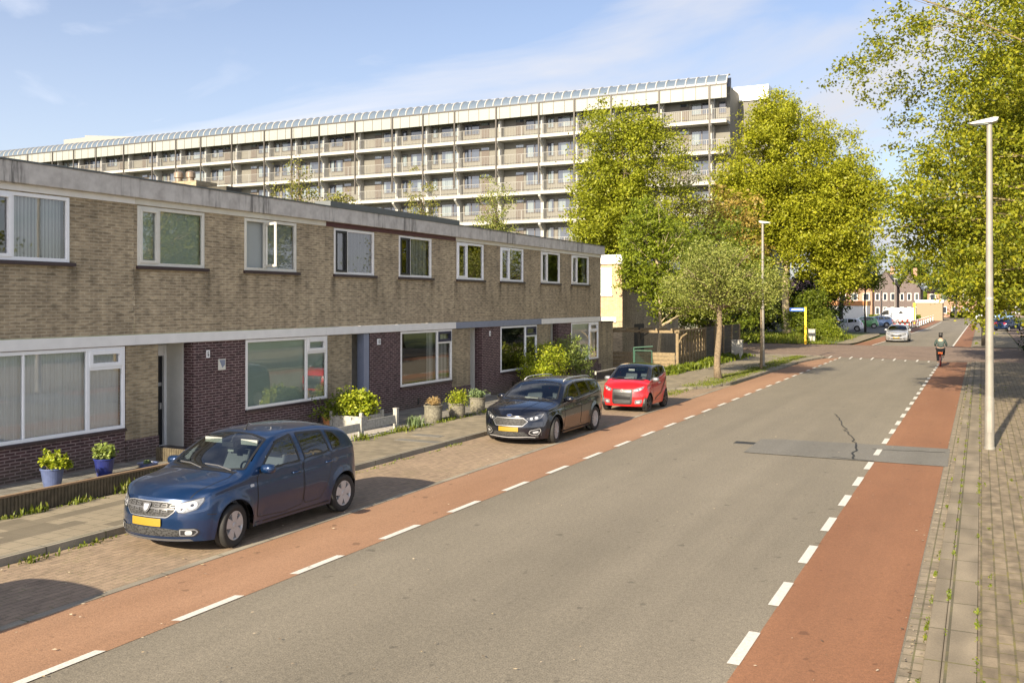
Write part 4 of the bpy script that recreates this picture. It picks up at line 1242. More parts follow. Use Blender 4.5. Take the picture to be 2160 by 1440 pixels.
def person_free_cabin(root, S, x0=0.62):
    """dashboard, seats and floor seen through the glass"""
    d = S['cab']     # cowl y, front seat y, rear seat y, floor z, dash z
    W = x0
    mb = MB(); mb.box(-W-.08, W+.08, 0.35, S['L']-0.35, 0.24, 0.34); mb.build('floor', M['trim'], root, local=True)
    mb = MB(); mb.prism([(d[0]-.15,.5),(d[0]-.12,d[4]-.02),(d[0]+.25,d[4]+.01),(d[0]+.50,d[4]-.05),(d[0]+.56,d[4]-.2),(d[0]+.50,.5)], (-W-.05, W+.05), 'x')
    mb.build('dashboard', M['dash'], root, local=True, bevel=0.02)
    sw = MB(); n = 24; c = Vector((S.get('wheelx', 0.35), d[0]+.66, d[4]-.03))
    pts = []
    for k in range(n+1):
        a = 2*PI*k/n; pts.append(c + Vector((math.cos(a)*.18, -math.sin(a)*.18*.4, math.sin(a)*.18*.92)))
    sw.tube(pts, .016, 6, cap=False); sw.tube([pts[0], pts[12]], .02, 6); sw.tube([c, c+Vector((0,-.25,-.1))], .03, 6)
    sw.build('steering_wheel', M['trim'], root, smooth=True, local=True)
    hy = d[3]
    for sx in (-1, 1):
        se = MB(); cx = sx*W*0.58
        se.prism([(d[1]-.05,hy),(d[1]-.50,hy+.02),(d[1]-.52,hy+.16),(d[1]-.05,hy+.14),(d[1]+.16,hy+.72),(d[1]+.26,hy+.70),(d[1]+.08,hy)], (cx-.24, cx+.24), 'x')
        se.prism([(d[1]+.17,hy+.72),(d[1]+.19,hy+.90),(d[1]+.27,hy+.89),(d[1]+.26,hy+.71)], (cx-.12, cx+.12), 'x')
        se.build('seat', M['seat_cloth'], root, local=True, bevel=0.03)
    if d[2]:
        se = MB(); se.prism([(d[2]-.05,hy),(d[2]-.48,hy+.02),(d[2]-.50,hy+.16),(d[2]-.05,hy+.16),(d[2]+.14,hy+.70),(d[2]+.24,hy+.68),(d[2]+.10,hy)], (-W, W), 'x')
        se.build('rear_bench', M['seat_cloth'], root, local=True, bevel=0.03)

def mirror_part(root, body_mat, y, z, x, side, scale=1.0):
    mb = MB(); s = side
    c = Vector((s*(x+0.13*scale), y, z)); n = 12
    vs = []; fs = []
    prof = [(-.07,.25),(-.06,.75),(-.02,1.0),(.03,1.0),(.065,.9)]
    for dy, k in prof:
        for j in range(n):
            a = 2*PI*j/n
            ex = math.copysign(abs(math.cos(a))**.7, math.cos(a)); ez = math.copysign(abs(math.sin(a))**.7, math.sin(a))
            vs.append((c.x + ex*.115*k*scale, c.y + dy*scale, c.z + ez*.07*k*scale))
    for i in range(len(prof)-1):
        for j in range(n): fs.append((i*n+j, i*n+(j+1) % n, (i+1)*n+(j+1) % n, (i+1)*n+j))
    fs.append(tuple(range(n))); fs.append(tuple(range((len(prof)-1)*n, len(prof)*n)))
    mb.add(vs, fs)
    o = mb.build('wing_mirror', body_mat, root, smooth=True, local=True)
    a = MB(); a.tube([(s*(x-.05), y+.02, z-.06), (s*(x+.06), y+.01, z-.035)], .025, 6); a.build('mirror_arm', M['trim'], o, local=True)
    return o

def common(B, root, S, P, glass_r, lod=1.0):
    Wh = S['wheels']; r = S['wr']
    X = S['track']
    for i, y in enumerate(Wh):
        for s in (-1, 1):
            wheel(root, s*X, y, r, S['tw'], R(S.get('steer', 0)) if i == 0 else 0, S['rimkind'], s)
    mb = MB()
    for y in Wh:
        for s in (-1, 1):
            pr = [(y+S['Ra']*.99*math.cos(a), r+S['Ra']*.99*math.sin(a)) for a in np.linspace(-.35, PI+.35, 20)]
            x0, x1 = s*(X-.25), s*(X+.045)
            vs = [(x0,a,b) for a,b in pr] + [(x1,a,b) for a,b in pr]; n = len(pr)
            mb.add(vs, [(i,i+1,n+i+1,n+i) for i in range(n-1)]+[tuple(range(n))])
    mb.box(-X+.1, X-.1, 0.25, S['L']-.25, .20, .26)
    mb.build('underbody', M['rubber'], root, local=True, fixn=False)

# ---- blue hatchback
def mirrored(poly): return [(-x, z) for x, z in poly]
def blue_hatch(root, P, lod=1.0, detail=True):
    S = dict(L=4.06, wheels=(0.82, 3.41), wr=0.31, Ra=0.372, tw=0.195, track=0.755, rimkind='five', steer=0,
        top=[(0,.78),(.10,.835),(.35,.925),(.75,1.0),(1.02,1.035),(1.10,1.055),(1.45,1.27),(1.80,1.445),(2.0,1.495),(2.4,1.525),(3.0,1.510),(3.40,1.455),(3.56,1.405),(3.78,1.19),(3.94,.99),(4.03,.88),(4.06,.70)],
        crown=[(0,.03),(.3,.07),(.9,.085),(1.15,.07),(1.6,.06),(2.0,.055),(3.4,.06),(3.8,.06),(4.06,.04)],
        plan=[(0,.70),(.12,.765),(.35,.825),(.8,.862),(1.5,.866),(3.0,.866),(3.5,.855),(3.85,.81),(4.06,.72)],
        belt=[(0,.80),(.5,.90),(1.1,.955),(2.4,1.00),(3.5,1.06),(4.06,1.05)],
        bottom=[(0,.20),(.4,.19),(1.2,.21),(3.0,.21),(3.7,.24),(4.06,.30)],
        bow=.235, rbow=.16, flean=[(.2,.03),(.3,.0),(.5,.0),(.62,.015),(.80,.085)], rlean=[(.3,.03),(.45,0),(.7,.02),(1.0,.06)],
        cab=(1.05, 2.05, 2.95, .42, .93), tum=.34, tum2=.34)
    B = Body(S, lod)
    common(B, root, S, P, None)
    # glass
    ws = [(-.60,1.06),(0,0.98),(.60,1.06),(.655,1.14),(.53,1.86),(.0,1.93),(-.53,1.86),(-.655,1.14)]
    wsp = rp([(-.72,1.17),(-.32,1.04),(.32,1.04),(.72,1.17),(.585,1.80),(.25,1.86),(-.25,1.86),(-.585,1.80)], .05)
    B.window('windscreen', wsp, 't', M['glass_car'], root, .04)
    for v in 'rl':
        B.window('side_window', rp([(1.33,.985),(1.60,1.19),(1.90,1.375),(2.28,1.435),(2.30,1.00)], .04), v, M['glass_car'], root)
        B.window('side_window', rp([(2.40,1.01),(2.38,1.435),(3.00,1.405),(3.06,1.055)], .04), v, M['glass_tint'], root)
        B.window('quarter_window', rp([(3.12,1.065),(3.07,1.395),(3.25,1.355),(3.38,1.22),(3.36,1.10)], .04), v, M['glass_tint'], root, .028)
    B.window('rear_window', rp([(-.52,1.08),(-.46,1.33),(.46,1.33),(.52,1.08)], .05), 'b', M['glass_tint'], root)
    person_free_cabin(root, S)
    if detail:
        mb = MB(); mb.box(-.52,-.18,1.66,1.69,1.31,1.39); mb.box(.20,.52,1.66,1.69,1.31,1.39); mb.build('sun_visor', M['paper'], root, local=True)
        mb = MB(); mb.box(-.12,.10,1.60,1.64,1.27,1.34); mb.build('inner_mirror', M['trim'], root, local=True)
        mb = MB(); mb.box(-.36,-.24,1.98,2.06,1.12,1.27); mb.build('headrest_cover', M['paper'], root, local=True)
    # bonnet seam, doors
    for v in 'rl':
        door1 = rp([(1.28,.34),(1.30,.95),(1.42,1.0),(2.335,1.025),(2.34,.34),(1.9,.30)], .06)
        door2 = rp([(2.365,.34),(2.365,1.03),(3.10,1.07),(3.08,.86),(2.96,.60),(2.80,.34)], .09)
        for dpoly, hy in ((door1, 2.17), (door2, 3.0)):
            B.seam('door_gap', dens(dpoly, .06), v, .014, M['rubber'], root, .0015, closed=True)
            dr = B.patch('door', inset(dens(dpoly, .06), .006), v, .004, P, root, .06)
            sx = 1 if v == 'r' else -1
            hz = .86 if hy < 2.5 else .90
            h0 = B.cast(v, hy, hz, 0)
            hb = MB(); hb.tube([(h0.x, hy-.09, hz), (h0.x+sx*.035, hy-.06, hz), (h0.x+sx*.035, hy+.06, hz), (h0.x, hy+.09, hz)], .014, 6); hb.build('door_handle', P, dr, smooth=True, local=True)
        mirror_part(root, P, 1.42, 1.03, .80, 1 if v == 'r' else -1)
        B.patch('side_marker', rp([(1.14,.80),(1.14,.84),(1.22,.84),(1.22,.80)], .015), v, .006, M['bulb'], root, .03)
        B.patch('tail_lamp', rp([(3.86,.78),(3.80,1.00),(3.88,1.06),(3.985,.96),(4.0,.78)], .03), v, .008, M['taillamp'], root, .04)
        B.seam('bumper_seam', [(.34,.56),(.47,.55)], v, .01, M['rubber'], root)
        B.seam('sill_line', [(1.2,.255),(3.0,.255)], v, .02, M['rubber'], root)
    B.seam('bonnet_gap', [(-.60,1.09),(-.66,.9),(-.655,.5),(-.58,.24)], 't', .012, M['rubber'], root)
    B.seam('bonnet_gap', [(.60,1.09),(.66,.9),(.655,.5),(.58,.24)], 't', .012, M['rubber'], root)
    cw = B.patch('cowl', rp([(-.62,1.03),(0,.945),(.62,1.03),(.64,1.10),(0,1.00),(-.64,1.10)], .02), 't', .004, M['trim'], root, .05)
    # wipers
    for (a, b) in (((-.28,1.03),(.28,1.10)), ((.30,1.02),(.66,1.20))) if False else (((.05,.99),(-.52,1.15)), ((.55,1.07),(.02,1.10))):
        p0 = B.cast('t', *a, .02); p1 = B.cast('t', *b, .035)
        mb = MB(); mb.tube([p0, (p0+p1)/2+Vector((0,-.0,.02)), p1], .011, 6); mb.build('wiper', M['gsilver'], root, local=True)
    # face of the car
    gp = rp([(-.46,.71),(-.44,.61),(-.34,.53),(.34,.53),(.44,.61),(.46,.71),(.30,.735),(-.30,.735)], .03)
    gr = B.patch('grille', gp, 'f', .006, M['grille_mesh'], root, .05)
    B.ring('grille_frame', inset(dens(gp,.04), -.004), .010, 'f', .010, M['chrome'], gr)
    B.patch('grille_bar', [(-.43,.638),(.43,.638),(.43,.657),(-.43,.657)], 'f', .016, M['gsilver'], gr, .03)
    for s in (-1, 1):
        for (xa, za) in ((.12,.672),(.24,.672),(.36,.670),(.14,.600),(.26,.600)):
            q = rp([(s*xa,za),(s*(xa+.095),za),(s*(xa+.085),za+.038),(s*(xa+.01),za+.038)], .01)
            B.ring('grille_cell', q, .010, 'f', .018, M['gsilver'], gr)
    em = B.patch('emblem', rp([(-.075,.715),(.075,.715),(.062,.63),(.024,.59),(-.024,.59),(-.062,.63)], .018), 'f', .030, M['gsilver'], root, .03)
    B.patch('emblem_face', rp([(-.045,.700),(.045,.700),(.036,.64),(.012,.615),(-.012,.615),(-.036,.64)], .01), 'f', .036, M['bulb'], em, .03)
    B.patch('number_plate', rp([(-.265,.405),(.265,.405),(.265,.515),(-.265,.515)], .012), 'f', .024, M['plate'], root, .05)
    lg = B.patch('lower_grille', rp([(-.52,.36),(-.60,.27),(.60,.27),(.52,.36),(.30,.385),(-.30,.385)], .03), 'f', .006, M['grille_mesh'], root, .05)
    B.patch('bumper_lip', rp([(-.66,.205),(.66,.205),(.62,.235),(-.62,.235)], .01), 'f', .006, M['gsilver'], root, .05)
    for s in (-1, 1):
        q = rp([(s*.50,.27),(s*.50,.385),(s*.70,.385),(s*.735,.33),(s*.68,.265)], .03)
        f = B.patch('fog_lamp_surround', q, 'f', .008, M['trim'], root, .04)
        B.ring('fog_lamp_frame', inset(dens(q,.04), .012), .014, 'f', .013, M['chrome'], f)
        B.patch('fog_lamp', rp([(s*.58,.295),(s*.58,.355),(s*.66,.355),(s*.66,.295)], .028), 'f', .016, M['bulb'], f, .03)
        v = 'r' if s > 0 else 'l'
        hl = rp([(s*.455,.715),(s*.465,.60),(s*.56,.585),(s*.70,.635),(s*.752,.745),(s*.745,.80),(s*.62,.765)], .025)
        h = B.patch('headlight', hl, 'f', .007, M['lamp'], root, .035)
        B.ring('headlight_edge', hl, .010, 'f', .010, M['lamp_dark'], h)
        for (cx, cz, rr, mm) in ((.525,.645,.042,'bulb'),(.635,.695,.055,'bulb'),(.525,.645,.018,'lamp_dark'),(.635,.695,.022,'lamp_dark')):
            B.patch('reflector', [(s*(cx+rr*math.cos(a)), cz+rr*.95*math.sin(a)) for a in np.linspace(0, 2*PI, 15)[:-1]], 'f', .012 if mm == 'bulb' else .016, M[mm], h, .03)
    rt = MB(); a0 = B.cast('t', 0, 1.98, 0); rt.tube([a0, a0+Vector((0,.13,.17))], [.012,.004], 6); rt.lathe([(0.035,-.01),(.02,.02),(0,.025)], 10, 'z', tuple(a0)); rt.build('aerial', M['trim'], root, local=True)
    B.finish([P, M['trim']], root)
    return root

def wagon(root, P, lod=1.0):
    S = dict(L=4.56, wheels=(0.89, 3.54), wr=0.325, Ra=0.385, tw=0.215, track=0.80, rimkind='multi', steer=0,
        top=[(0,.72),(.10,.80),(.40,.905),(.85,.985),(1.12,1.02),(1.20,1.045),(1.55,1.24),(1.95,1.415),(2.2,1.465),(2.6,1.49),(3.3,1.475),(3.9,1.43),(4.10,1.39),(4.32,1.12),(4.44,.98),(4.52,.86),(4.56,.66)],
        crown=[(0,.03),(.3,.08),(.9,.10),(1.2,.08),(1.6,.07),(2.1,.06),(3.8,.06),(4.3,.06),(4.56,.04)],
        plan=[(0,.68),(.12,.765),(.35,.845),(.85,.905),(1.5,.912),(3.2,.912),(3.8,.895),(4.25,.84),(4.56,.74)],
        belt=[(0,.76),(.5,.87),(1.2,.945),(2.4,.985),(3.6,1.03),(4.56,1.03)],
        bottom=[(0,.16),(.4,.16),(1.2,.19),(3.2,.19),(4.0,.22),(4.56,.30)],
        bow=.30, rbow=.2, flean=[(.16,.02),(.3,.0),(.45,.0),(.58,.03),(.78,.11)], rlean=[(.3,.03),(.45,0),(.7,.02),(1.0,.06)],
        cab=(1.15, 2.2, 3.1, .40, .90), tum=.34, tum2=.34)
    B = Body(S, lod)
    common(B, root, S, P, None)
    B.window('windscreen', rp([(-.76,1.29),(-.34,1.15),(.34,1.15),(.76,1.29),(.60,1.94),(.25,2.0),(-.25,2.0),(-.60,1.94)], .05), 't', M['glass_car'], root, .04)
    for v in 'rl':
        B.window('side_window', rp([(1.50,.985),(1.78,1.16),(2.10,1.335),(2.46,1.395),(2.46,1.01)], .04), v, M['glass_car'], root, .03)
        B.window('side_window', rp([(2.55,1.015),(2.55,1.395),(3.18,1.385),(3.22,1.05)], .04), v, M['glass_tint'], root, .03)
        B.window('quarter_window', rp([(3.29,1.055),(3.26,1.38),(3.85,1.345),(4.03,1.24),(3.98,1.12)], .05), v, M['glass_tint'], root, .03)
        B.seam('chrome_line', [(1.34,.925),(1.8,.958),(2.5,.985),(3.3,1.028),(4.02,1.09),(4.13,1.20),(4.05,1.31),(3.85,1.375)], v, .020, M['chrome'], root, .010)
        d1 = rp([(1.42,.32),(1.42,.93),(1.52,.96),(2.49,.985),(2.49,.30),(1.9,.27)], .06)
        d2 = rp([(2.52,.30),(2.52,.99),(3.24,1.02),(3.22,.86),(3.10,.60),(2.95,.30)], .09)
        for dpoly, hy, hz in ((d1, 2.32, .83), (d2, 3.14, .86)):
            B.seam('door_gap', dens(dpoly, .06), v, .014, M['rubber'], root, .0015, closed=True)
            dr = B.patch('door', inset(dens(dpoly, .06), .006), v, .004, P, root, .06)
            sx = 1 if v == 'r' else -1; h0 = B.cast(v, hy, hz, 0)
            hb = MB(); hb.tube([(h0.x, hy-.09, hz), (h0.x+sx*.035, hy-.06, hz), (h0.x+sx*.035, hy+.06, hz), (h0.x, hy+.09, hz)], .014, 6); hb.build('door_handle', P, dr, smooth=True, local=True)
        mirror_part(root, P, 1.56, 1.02, .84, 1 if v == 'r' else -1)
        B.patch('tail_lamp', rp([(4.22,.80),(4.16,1.02),(4.30,1.06),(4.44,.93),(4.46,.80)], .03), v, .008, M['taillamp'], root, .04)
        B.seam('skirt', [(1.3,.235),(3.15,.235)], v, .035, M['trim'], root, .012)
        # roof rail
        sx = 1 if v == 'r' else -1; pts = []
        for yy in np.linspace(2.12, 4.0, 14):
            q = B.cast('t', sx*(.575-.02*abs(yy-3)), yy, 0); k = min(1, min(yy-2.12, 4.0-yy)/.15)
            pts.append(q + Vector((0,0,.012+.035*k)))
        rr = MB(); rr.tube(pts, .015, 8); rr.build('roof_rail', M['rim'], root, smooth=True, local=True)
    B.window('rear_window', rp([(-.55,1.10),(-.48,1.33),(.48,1.33),(.55,1.10)], .05), 'b', M['glass_tint'], root)
    person_free_cabin(root, S, .66)
    mb = MB(); mb.box(-.16,.12,1.72,1.76,1.25,1.32); mb.build('inner_mirror', M['trim'], root, local=True)
    mb = MB(); mb.prism([(1.38,.93),(1.42,1.05),(1.46,1.05),(1.55,.93)], (-.22,.16), 'x'); mb.build('sunshade', M['concrete'], root, local=True)
    for pts in ([(-.70,1.20),(-.76,1.0),(-.70,.55),(-.56,.27)], [(.70,1.20),(.76,1.0),(.70,.55),(.56,.27)]):
        B.seam('bonnet_gap', pts, 't', .012, M['rubber'], root)
    for s in (-1,1): B.seam('bonnet_crease', [(s*.42,1.08),(s*.36,.6),(s*.25,.22)], 't', .02, P, root, .006)
    B.patch('cowl', rp([(-.66,1.13),(0,1.05),(.66,1.13),(.68,1.21),(0,1.11),(-.68,1.21)], .02), 't', .004, M['trim'], root, .05)
    for (a, b) in (((.05,1.10),(-.55,1.26)), ((.58,1.17),(.02,1.21))):
        p0 = B.cast('t', *a, .02); p1 = B.cast('t', *b, .03)
        mb = MB(); mb.tube([p0, (p0+p1)/2+Vector((0,0,.02)), p1], .009, 6); mb.build('wiper', M['trim'], root, local=True)
    gp = rp([(-.47,.585),(-.36,.665),(.36,.665),(.47,.585),(.36,.475),(-.36,.475)], .02)
    gr = B.patch('grille', gp, 'f', .006, M['grille_mesh'], root, .05)
    B.ring('grille_frame', inset(dens(gp,.04), -.008), .018, 'f', .014, M['chrome'], gr)
    em = B.patch('emblem', [(.075*math.cos(a), .725+.030*math.sin(a)) for a in np.linspace(0, 2*PI, 21)[:-1]], 'f', .014, M['chrome'], root, .03)
    B.patch('emblem_face', [(.062*math.cos(a), .725+.021*math.sin(a)) for a in np.linspace(0, 2*PI, 21)[:-1]], 'f', .018, plain('dark_blue_enamel', (0.01, 0.03, 0.12), .4), em, .03)
    B.patch('number_plate', rp([(-.265,.345),(.265,.345),(.265,.452),(-.265,.452)], .012), 'f', .022, M['plate'], root, .05)
    B.patch('lower_grille', rp([(-.40,.335),(-.50,.235),(.50,.235),(.40,.335)], .02), 'f', .006, M['grille_mesh'], root, .05)
    B.seam('lower_trim', [(-.62,.20),(-.46,.215),(0,.20),(.46,.215),(.62,.20)], 'f', .016, M['rim'], root, .012)
    for s in (-1, 1):
        q = rp([(s*.49,.30),(s*.52,.37),(s*.71,.42),(s*.735,.36),(s*.68,.26),(s*.56,.255)], .02)
        f = B.patch('fog_lamp_surround', q, 'f', .008, M['trim'], root, .04)
        B.ring('fog_lamp_frame', q, .010, 'f', .012, M['rim'], f)
        B.patch('fog_lamp', rp([(s*.585,.295),(s*.57,.34),(s*.68,.36),(s*.69,.315)], .02), 'f', .014, M['bulb'], f, .03)
        hl = rp([(s*.42,.655),(s*.50,.605),(s*.62,.61),(s*.72,.665),(s*.775,.765),(s*.70,.755),(s*.55,.70)], .02)
        h = B.patch('headlight', hl, 'f', .007, M['lamp_dark'], root, .035)
        B.ring('headlight_edge', hl, .012, 'f', .011, M['lamp'], h)
        for (cx, cz, rr) in ((.53,.650,.032),(.625,.668,.036)):
            B.patch('reflector', [(s*(cx+rr*math.cos(a)), cz+rr*.9*math.sin(a)) for a in np.linspace(0, 2*PI, 15)[:-1]], 'f', .014, M['bulb'], h, .03)
    B.finish([P, M['trim']], root)
    return root

def micro(root, P):
    S = dict(L=2.78, wheels=(0.50, 2.25), wr=0.285, Ra=0.335, tw=0.165, track=0.66, rimkind='dark', steer=0,
        top=[(0,.74),(.08,.84),(.30,.95),(.52,1.0),(.60,1.02),(.95,1.24),(1.22,1.405),(1.45,1.455),(1.8,1.47),(2.2,1.44),(2.42,1.38),(2.60,1.10),(2.70,.98),(2.78,.72)],
        crown=[(0,.03),(.2,.07),(.5,.09),(.6,.07),(1.0,.06),(1.4,.05),(2.2,.055),(2.78,.04)],
        plan=[(0,.64),(.12,.70),(.35,.745),(.8,.75),(1.6,.75),(2.1,.75),(2.5,.71),(2.78,.62)],
        belt=[(0,.78),(.3,.88),(.8,.94),(1.6,.99),(2.3,1.10),(2.78,1.10)],
        bottom=[(0,.20),(.4,.20),(1.0,.21),(1.9,.21),(2.3,.24),(2.78,.30)],
        bow=.16, rbow=.12, flean=[(.2,.03),(.3,0),(.5,0),(.62,.02),(.85,.09)], rlean=[(.3,.03),(.45,0),(.7,.02),(1.0,.06)],
        cab=(.62, 1.55, 0, .40, .92), tum=.24, tum2=.18, zmid=.55, wheelx=.30)
    B = Body(S)
    common(B, root, S, P, None)
    B.window('windscreen', rp([(-.60,.68),(-.25,.575),(.25,.575),(.60,.68),(.525,1.23),(.25,1.28),(-.25,1.28),(-.525,1.23)], .04), 't', M['glass_car'], root, .035)
    for v in 'rl':
        B.window('side_window', rp([(.92,.985),(1.12,1.17),(1.36,1.355),(1.72,1.395),(1.66,1.04)], .04), v, M['glass_car'], root, .03)
        B.window('quarter_window', rp([(1.76,1.06),(1.82,1.39),(2.20,1.355),(2.05,1.20)], .04), v, M['glass_tint'], root, .03)
        d1 = rp([(.88,.34),(.88,.93),(1.72,1.0),(1.75,.60),(1.66,.32)], .07)
        B.seam('door_gap', dens(d1, .06), v, .014, M['rubber'], root, .0015, closed=True)
        dr = B.patch('door', inset(dens(d1, .06), .006), v, .004, P, root, .06)
        sx = 1 if v == 'r' else -1; h0 = B.cast(v, 1.58, .86, 0)
        hb = MB(); hb.tube([(h0.x, 1.49, .86), (h0.x+sx*.035, 1.52, .86), (h0.x+sx*.035, 1.64, .86), (h0.x, 1.67, .86)], .015, 6); hb.build('door_handle', M['chrome'], dr, smooth=True, local=True)
        mirror_part(root, M['chrome'], .95, 1.00, .68, sx)
        B.seam('side_swoosh', [(1.15,.36),(1.7,.52),(2.0,.75),(2.25,.92),(2.42,1.0)], v, .05, M['black'], root, .010)
        B.patch('tail_lamp', rp([(2.55,.78),(2.50,1.02),(2.60,1.06),(2.70,.93),(2.70,.80)], .03), v, .008, M['taillamp'], root, .04)
    B.window('rear_window', rp([(-.45,1.12),(-.40,1.33),(.40,1.33),(.45,1.12)], .05), 'b', M['glass_tint'], root)
    person_free_cabin(root, S, .52)
    mb = MB(); mb.box(-.12,.08,1.02,1.05,1.24,1.30); mb.build('inner_mirror', M['paper'], root, local=True)
    mb = MB(); mb.prism([(.80,.95),(.84,1.06),(.88,1.06),(.95,.95)], (-.20,.12), 'x'); mb.build('sunshade', M['paper'], root, local=True)
    B.patch('cowl', rp([(-.54,.58),(0,.51),(.54,.58),(.56,.64),(0,.56),(-.56,.64)], .02), 't', .004, M['trim'], root, .05)
    for (a, b) in (((.30,.60),(-.40,.68)),):
        p0 = B.cast('t', *a, .02); p1 = B.cast('t', *b, .03)
        mb = MB(); mb.tube([p0, (p0+p1)/2+Vector((0,0,.02)), p1], .009, 6); mb.build('wiper', M['trim'], root, local=True)
    gp = rp([(-.34,.74),(.34,.74),(.33,.30),(.28,.255),(-.28,.255),(-.33,.30)], .03)
    gr = B.patch('grille', gp, 'f', .006, M['trim'], root, .05)
    for zc, w_, hw in ((.685,.30,.020),(.645,.30,.010),(.375,.27,.010),(.335,.27,.010),(.295,.26,.010)):
        B.patch('grille_bar', [(-w_,zc-hw),(w_,zc-hw),(w_,zc+hw),(-w_,zc+hw)], 'f', .014, M['gsilver'], gr, .05)
    em = B.patch('emblem', [(.040*math.cos(a), .690+.036*math.sin(a)) for a in np.linspace(0, 2*PI, 17)[:-1]], 'f', .022, M['chrome'], root, .03)
    B.patch('emblem_face', [(.028*math.cos(a), .690+.024*math.sin(a)) for a in np.linspace(0, 2*PI, 13)[:-1]], 'f', .026, M['taillamp'], em, .03)
    B.patch('plate_holder', rp([(-.27,.43),(.27,.43),(.27,.55),(-.27,.55)], .01), 'f', .016, M['black'], root, .05)
    for s in (-1, 1):
        q = rp([(s*.40,.28),(s*.42,.40),(s*.62,.42),(s*.62,.33),(s*.55,.27)], .02)
        f = B.patch('fog_lamp_surround', q, 'f', .008, M['lamp'], root, .04)
        B.patch('fog_lamp', rp([(s*.46,.30),(s*.46,.36),(s*.56,.37),(s*.56,.31)], .02), 'f', .014, M['bulb'], f, .03)
        hl = rp([(s*.37,.74),(s*.38,.665),(s*.50,.665),(s*.62,.73),(s*.665,.83),(s*.56,.80)], .02)
        h = B.patch('headlight', hl, 'f', .007, M['lamp'], root, .035)
        for (cx, cz, rr) in ((.46,.705,.030),(.555,.74,.034)):
            B.patch('reflector', [(s*(cx+rr*math.cos(a)), cz+rr*.9*math.sin(a)) for a in np.linspace(0, 2*PI, 15)[:-1]], 'f', .012, M['bulb'], h, .03)
    B.finish([P, M['black_gloss']], root, classify=lambda c: 1 if c[2] > B.belt(c[1])+.045 and c[1] > .66 else 0)
    return root

M['p_blue'] = paint('blue_metallic', (0.003, 0.023, 0.078), .45, .30, .02)
M['p_black'] = paint('black_metallic', (0.004, 0.005, 0.010), .2, .2, .01)
M['p_red'] = paint('red_paint', (0.46, 0.005, 0.007), .0, .3, .02)
M['black_gloss'] = paint('black_gloss', (0.010, 0.011, 0.015), .0, .2, .03)
M['p_white'] = paint('white_car_paint', (0.72, 0.74, 0.77), .0, .3, .05)
M['p_silver'] = paint('silver_car_paint', (0.50, 0.50, 0.50), .6, .3, .05)
M['p_green'] = paint('green_car_paint', (0.10, 0.30, 0.12), .2, .3, .05)
M['p_lblue'] = paint('light_blue_car_paint', (0.16, 0.26, 0.46), .3, .3, .05)

blue = thing('parked_car', 'dark blue five door hatchback with silver wheels, parked nearest the camera in the bay', 'car', (-10.375, 9.60, 0.006), 0, 'cars parked in the brick bay')
blue_hatch(blue, M['p_blue'])
wag = thing('parked_car', 'black estate car with silver roof rails parked between blue hatchback and small red car', 'car', (-10.33, 20.75, 0.006), 0, 'cars parked in the brick bay')
wagon(wag, M['p_black'])
red = thing('parked_car', 'tiny red two door car with black roof parked furthest along the brick bay', 'car', (-10.18, 28.5, 0.006), 0, 'cars parked in the brick bay')
micro(red, M['p_red'])
for o in (blue, wag):        # front wheels turned a little
    for c in o.children:
        if c.name.startswith('wheel') and c.location.y < 1.2: c.rotation_euler = (0, 0, R(9))
# the car that stands just outside the frame and throws the shadow at the lower left
hid = thing('parked_car', 'silver estate car outside the picture whose shadow falls across the bay at lower left', 'car', (-10.33, 1.3, 0.006), 0, 'cars parked in the brick bay')
wagon(hid, M['p_silver'], 2.0)
# far cars
def far_car(fn, label, loc, rz, P, group='cars parked along the side street', **k):
    r = thing('parked_car', label, 'car', loc, 0, group)
    fn(r, P, 2.2, **k) if fn is not micro else fn(r, P)
    r.rotation_euler = (0, 0, rz)
    return r
far_car(blue_hatch, 'white hatchback parked side on beyond the side street, left of the thin tree trunk', (-16.4, 118.2, 0.03), R(-90), M['p_white'], detail=False)
far_car(wagon, 'light blue estate car parked behind the white hatchback', (-15.2, 138.5, 0.03), R(-75), M['p_lblue'])
far_car(blue_hatch, 'small green car parked beside the light blue estate near the barriers', (-16.0, 132.0, 0.03), R(-80), M['p_green'], detail=False)
far_car(wagon, 'black car parked in the shade behind the white hatchback', (-21.0, 131.0, 0.03), R(-90), M['black_gloss'])
far_car(blue_hatch, 'dark blue car half hidden by the hedge at the far left of the parked row', (-25.0, 128.0, 0.03), R(-90), M['p_blue'], detail=False)
dv = far_car(wagon, 'silver car driving towards the camera past the side street', (-6.55, 87.9, 0.01), 0, M['p_silver'], group=None)
dv.name = 'driving_car'
far_car(wagon, 'white car parked on the far right of the road beyond the pole', (-1.2, 203, 0.03), R(-70), M['p_white'], 'cars parked on the far right')
far_car(blue_hatch, 'pale blue hatchback parked on the right beside the dark trunk', (1.6, 197, 0.03), R(-70), M['p_lblue'], 'cars parked on the far right', detail=False)
far_car(blue_hatch, 'blue hatchback with red tail lamp parked under the right hand tree', (3.9, 128.5, 0.05), R(150), M['p_blue'], 'cars parked on the far right', detail=False)
M['oldwhite'] = plain('weathered_white', (0.42,0.41,0.37), .7, var=.45, scale=14)
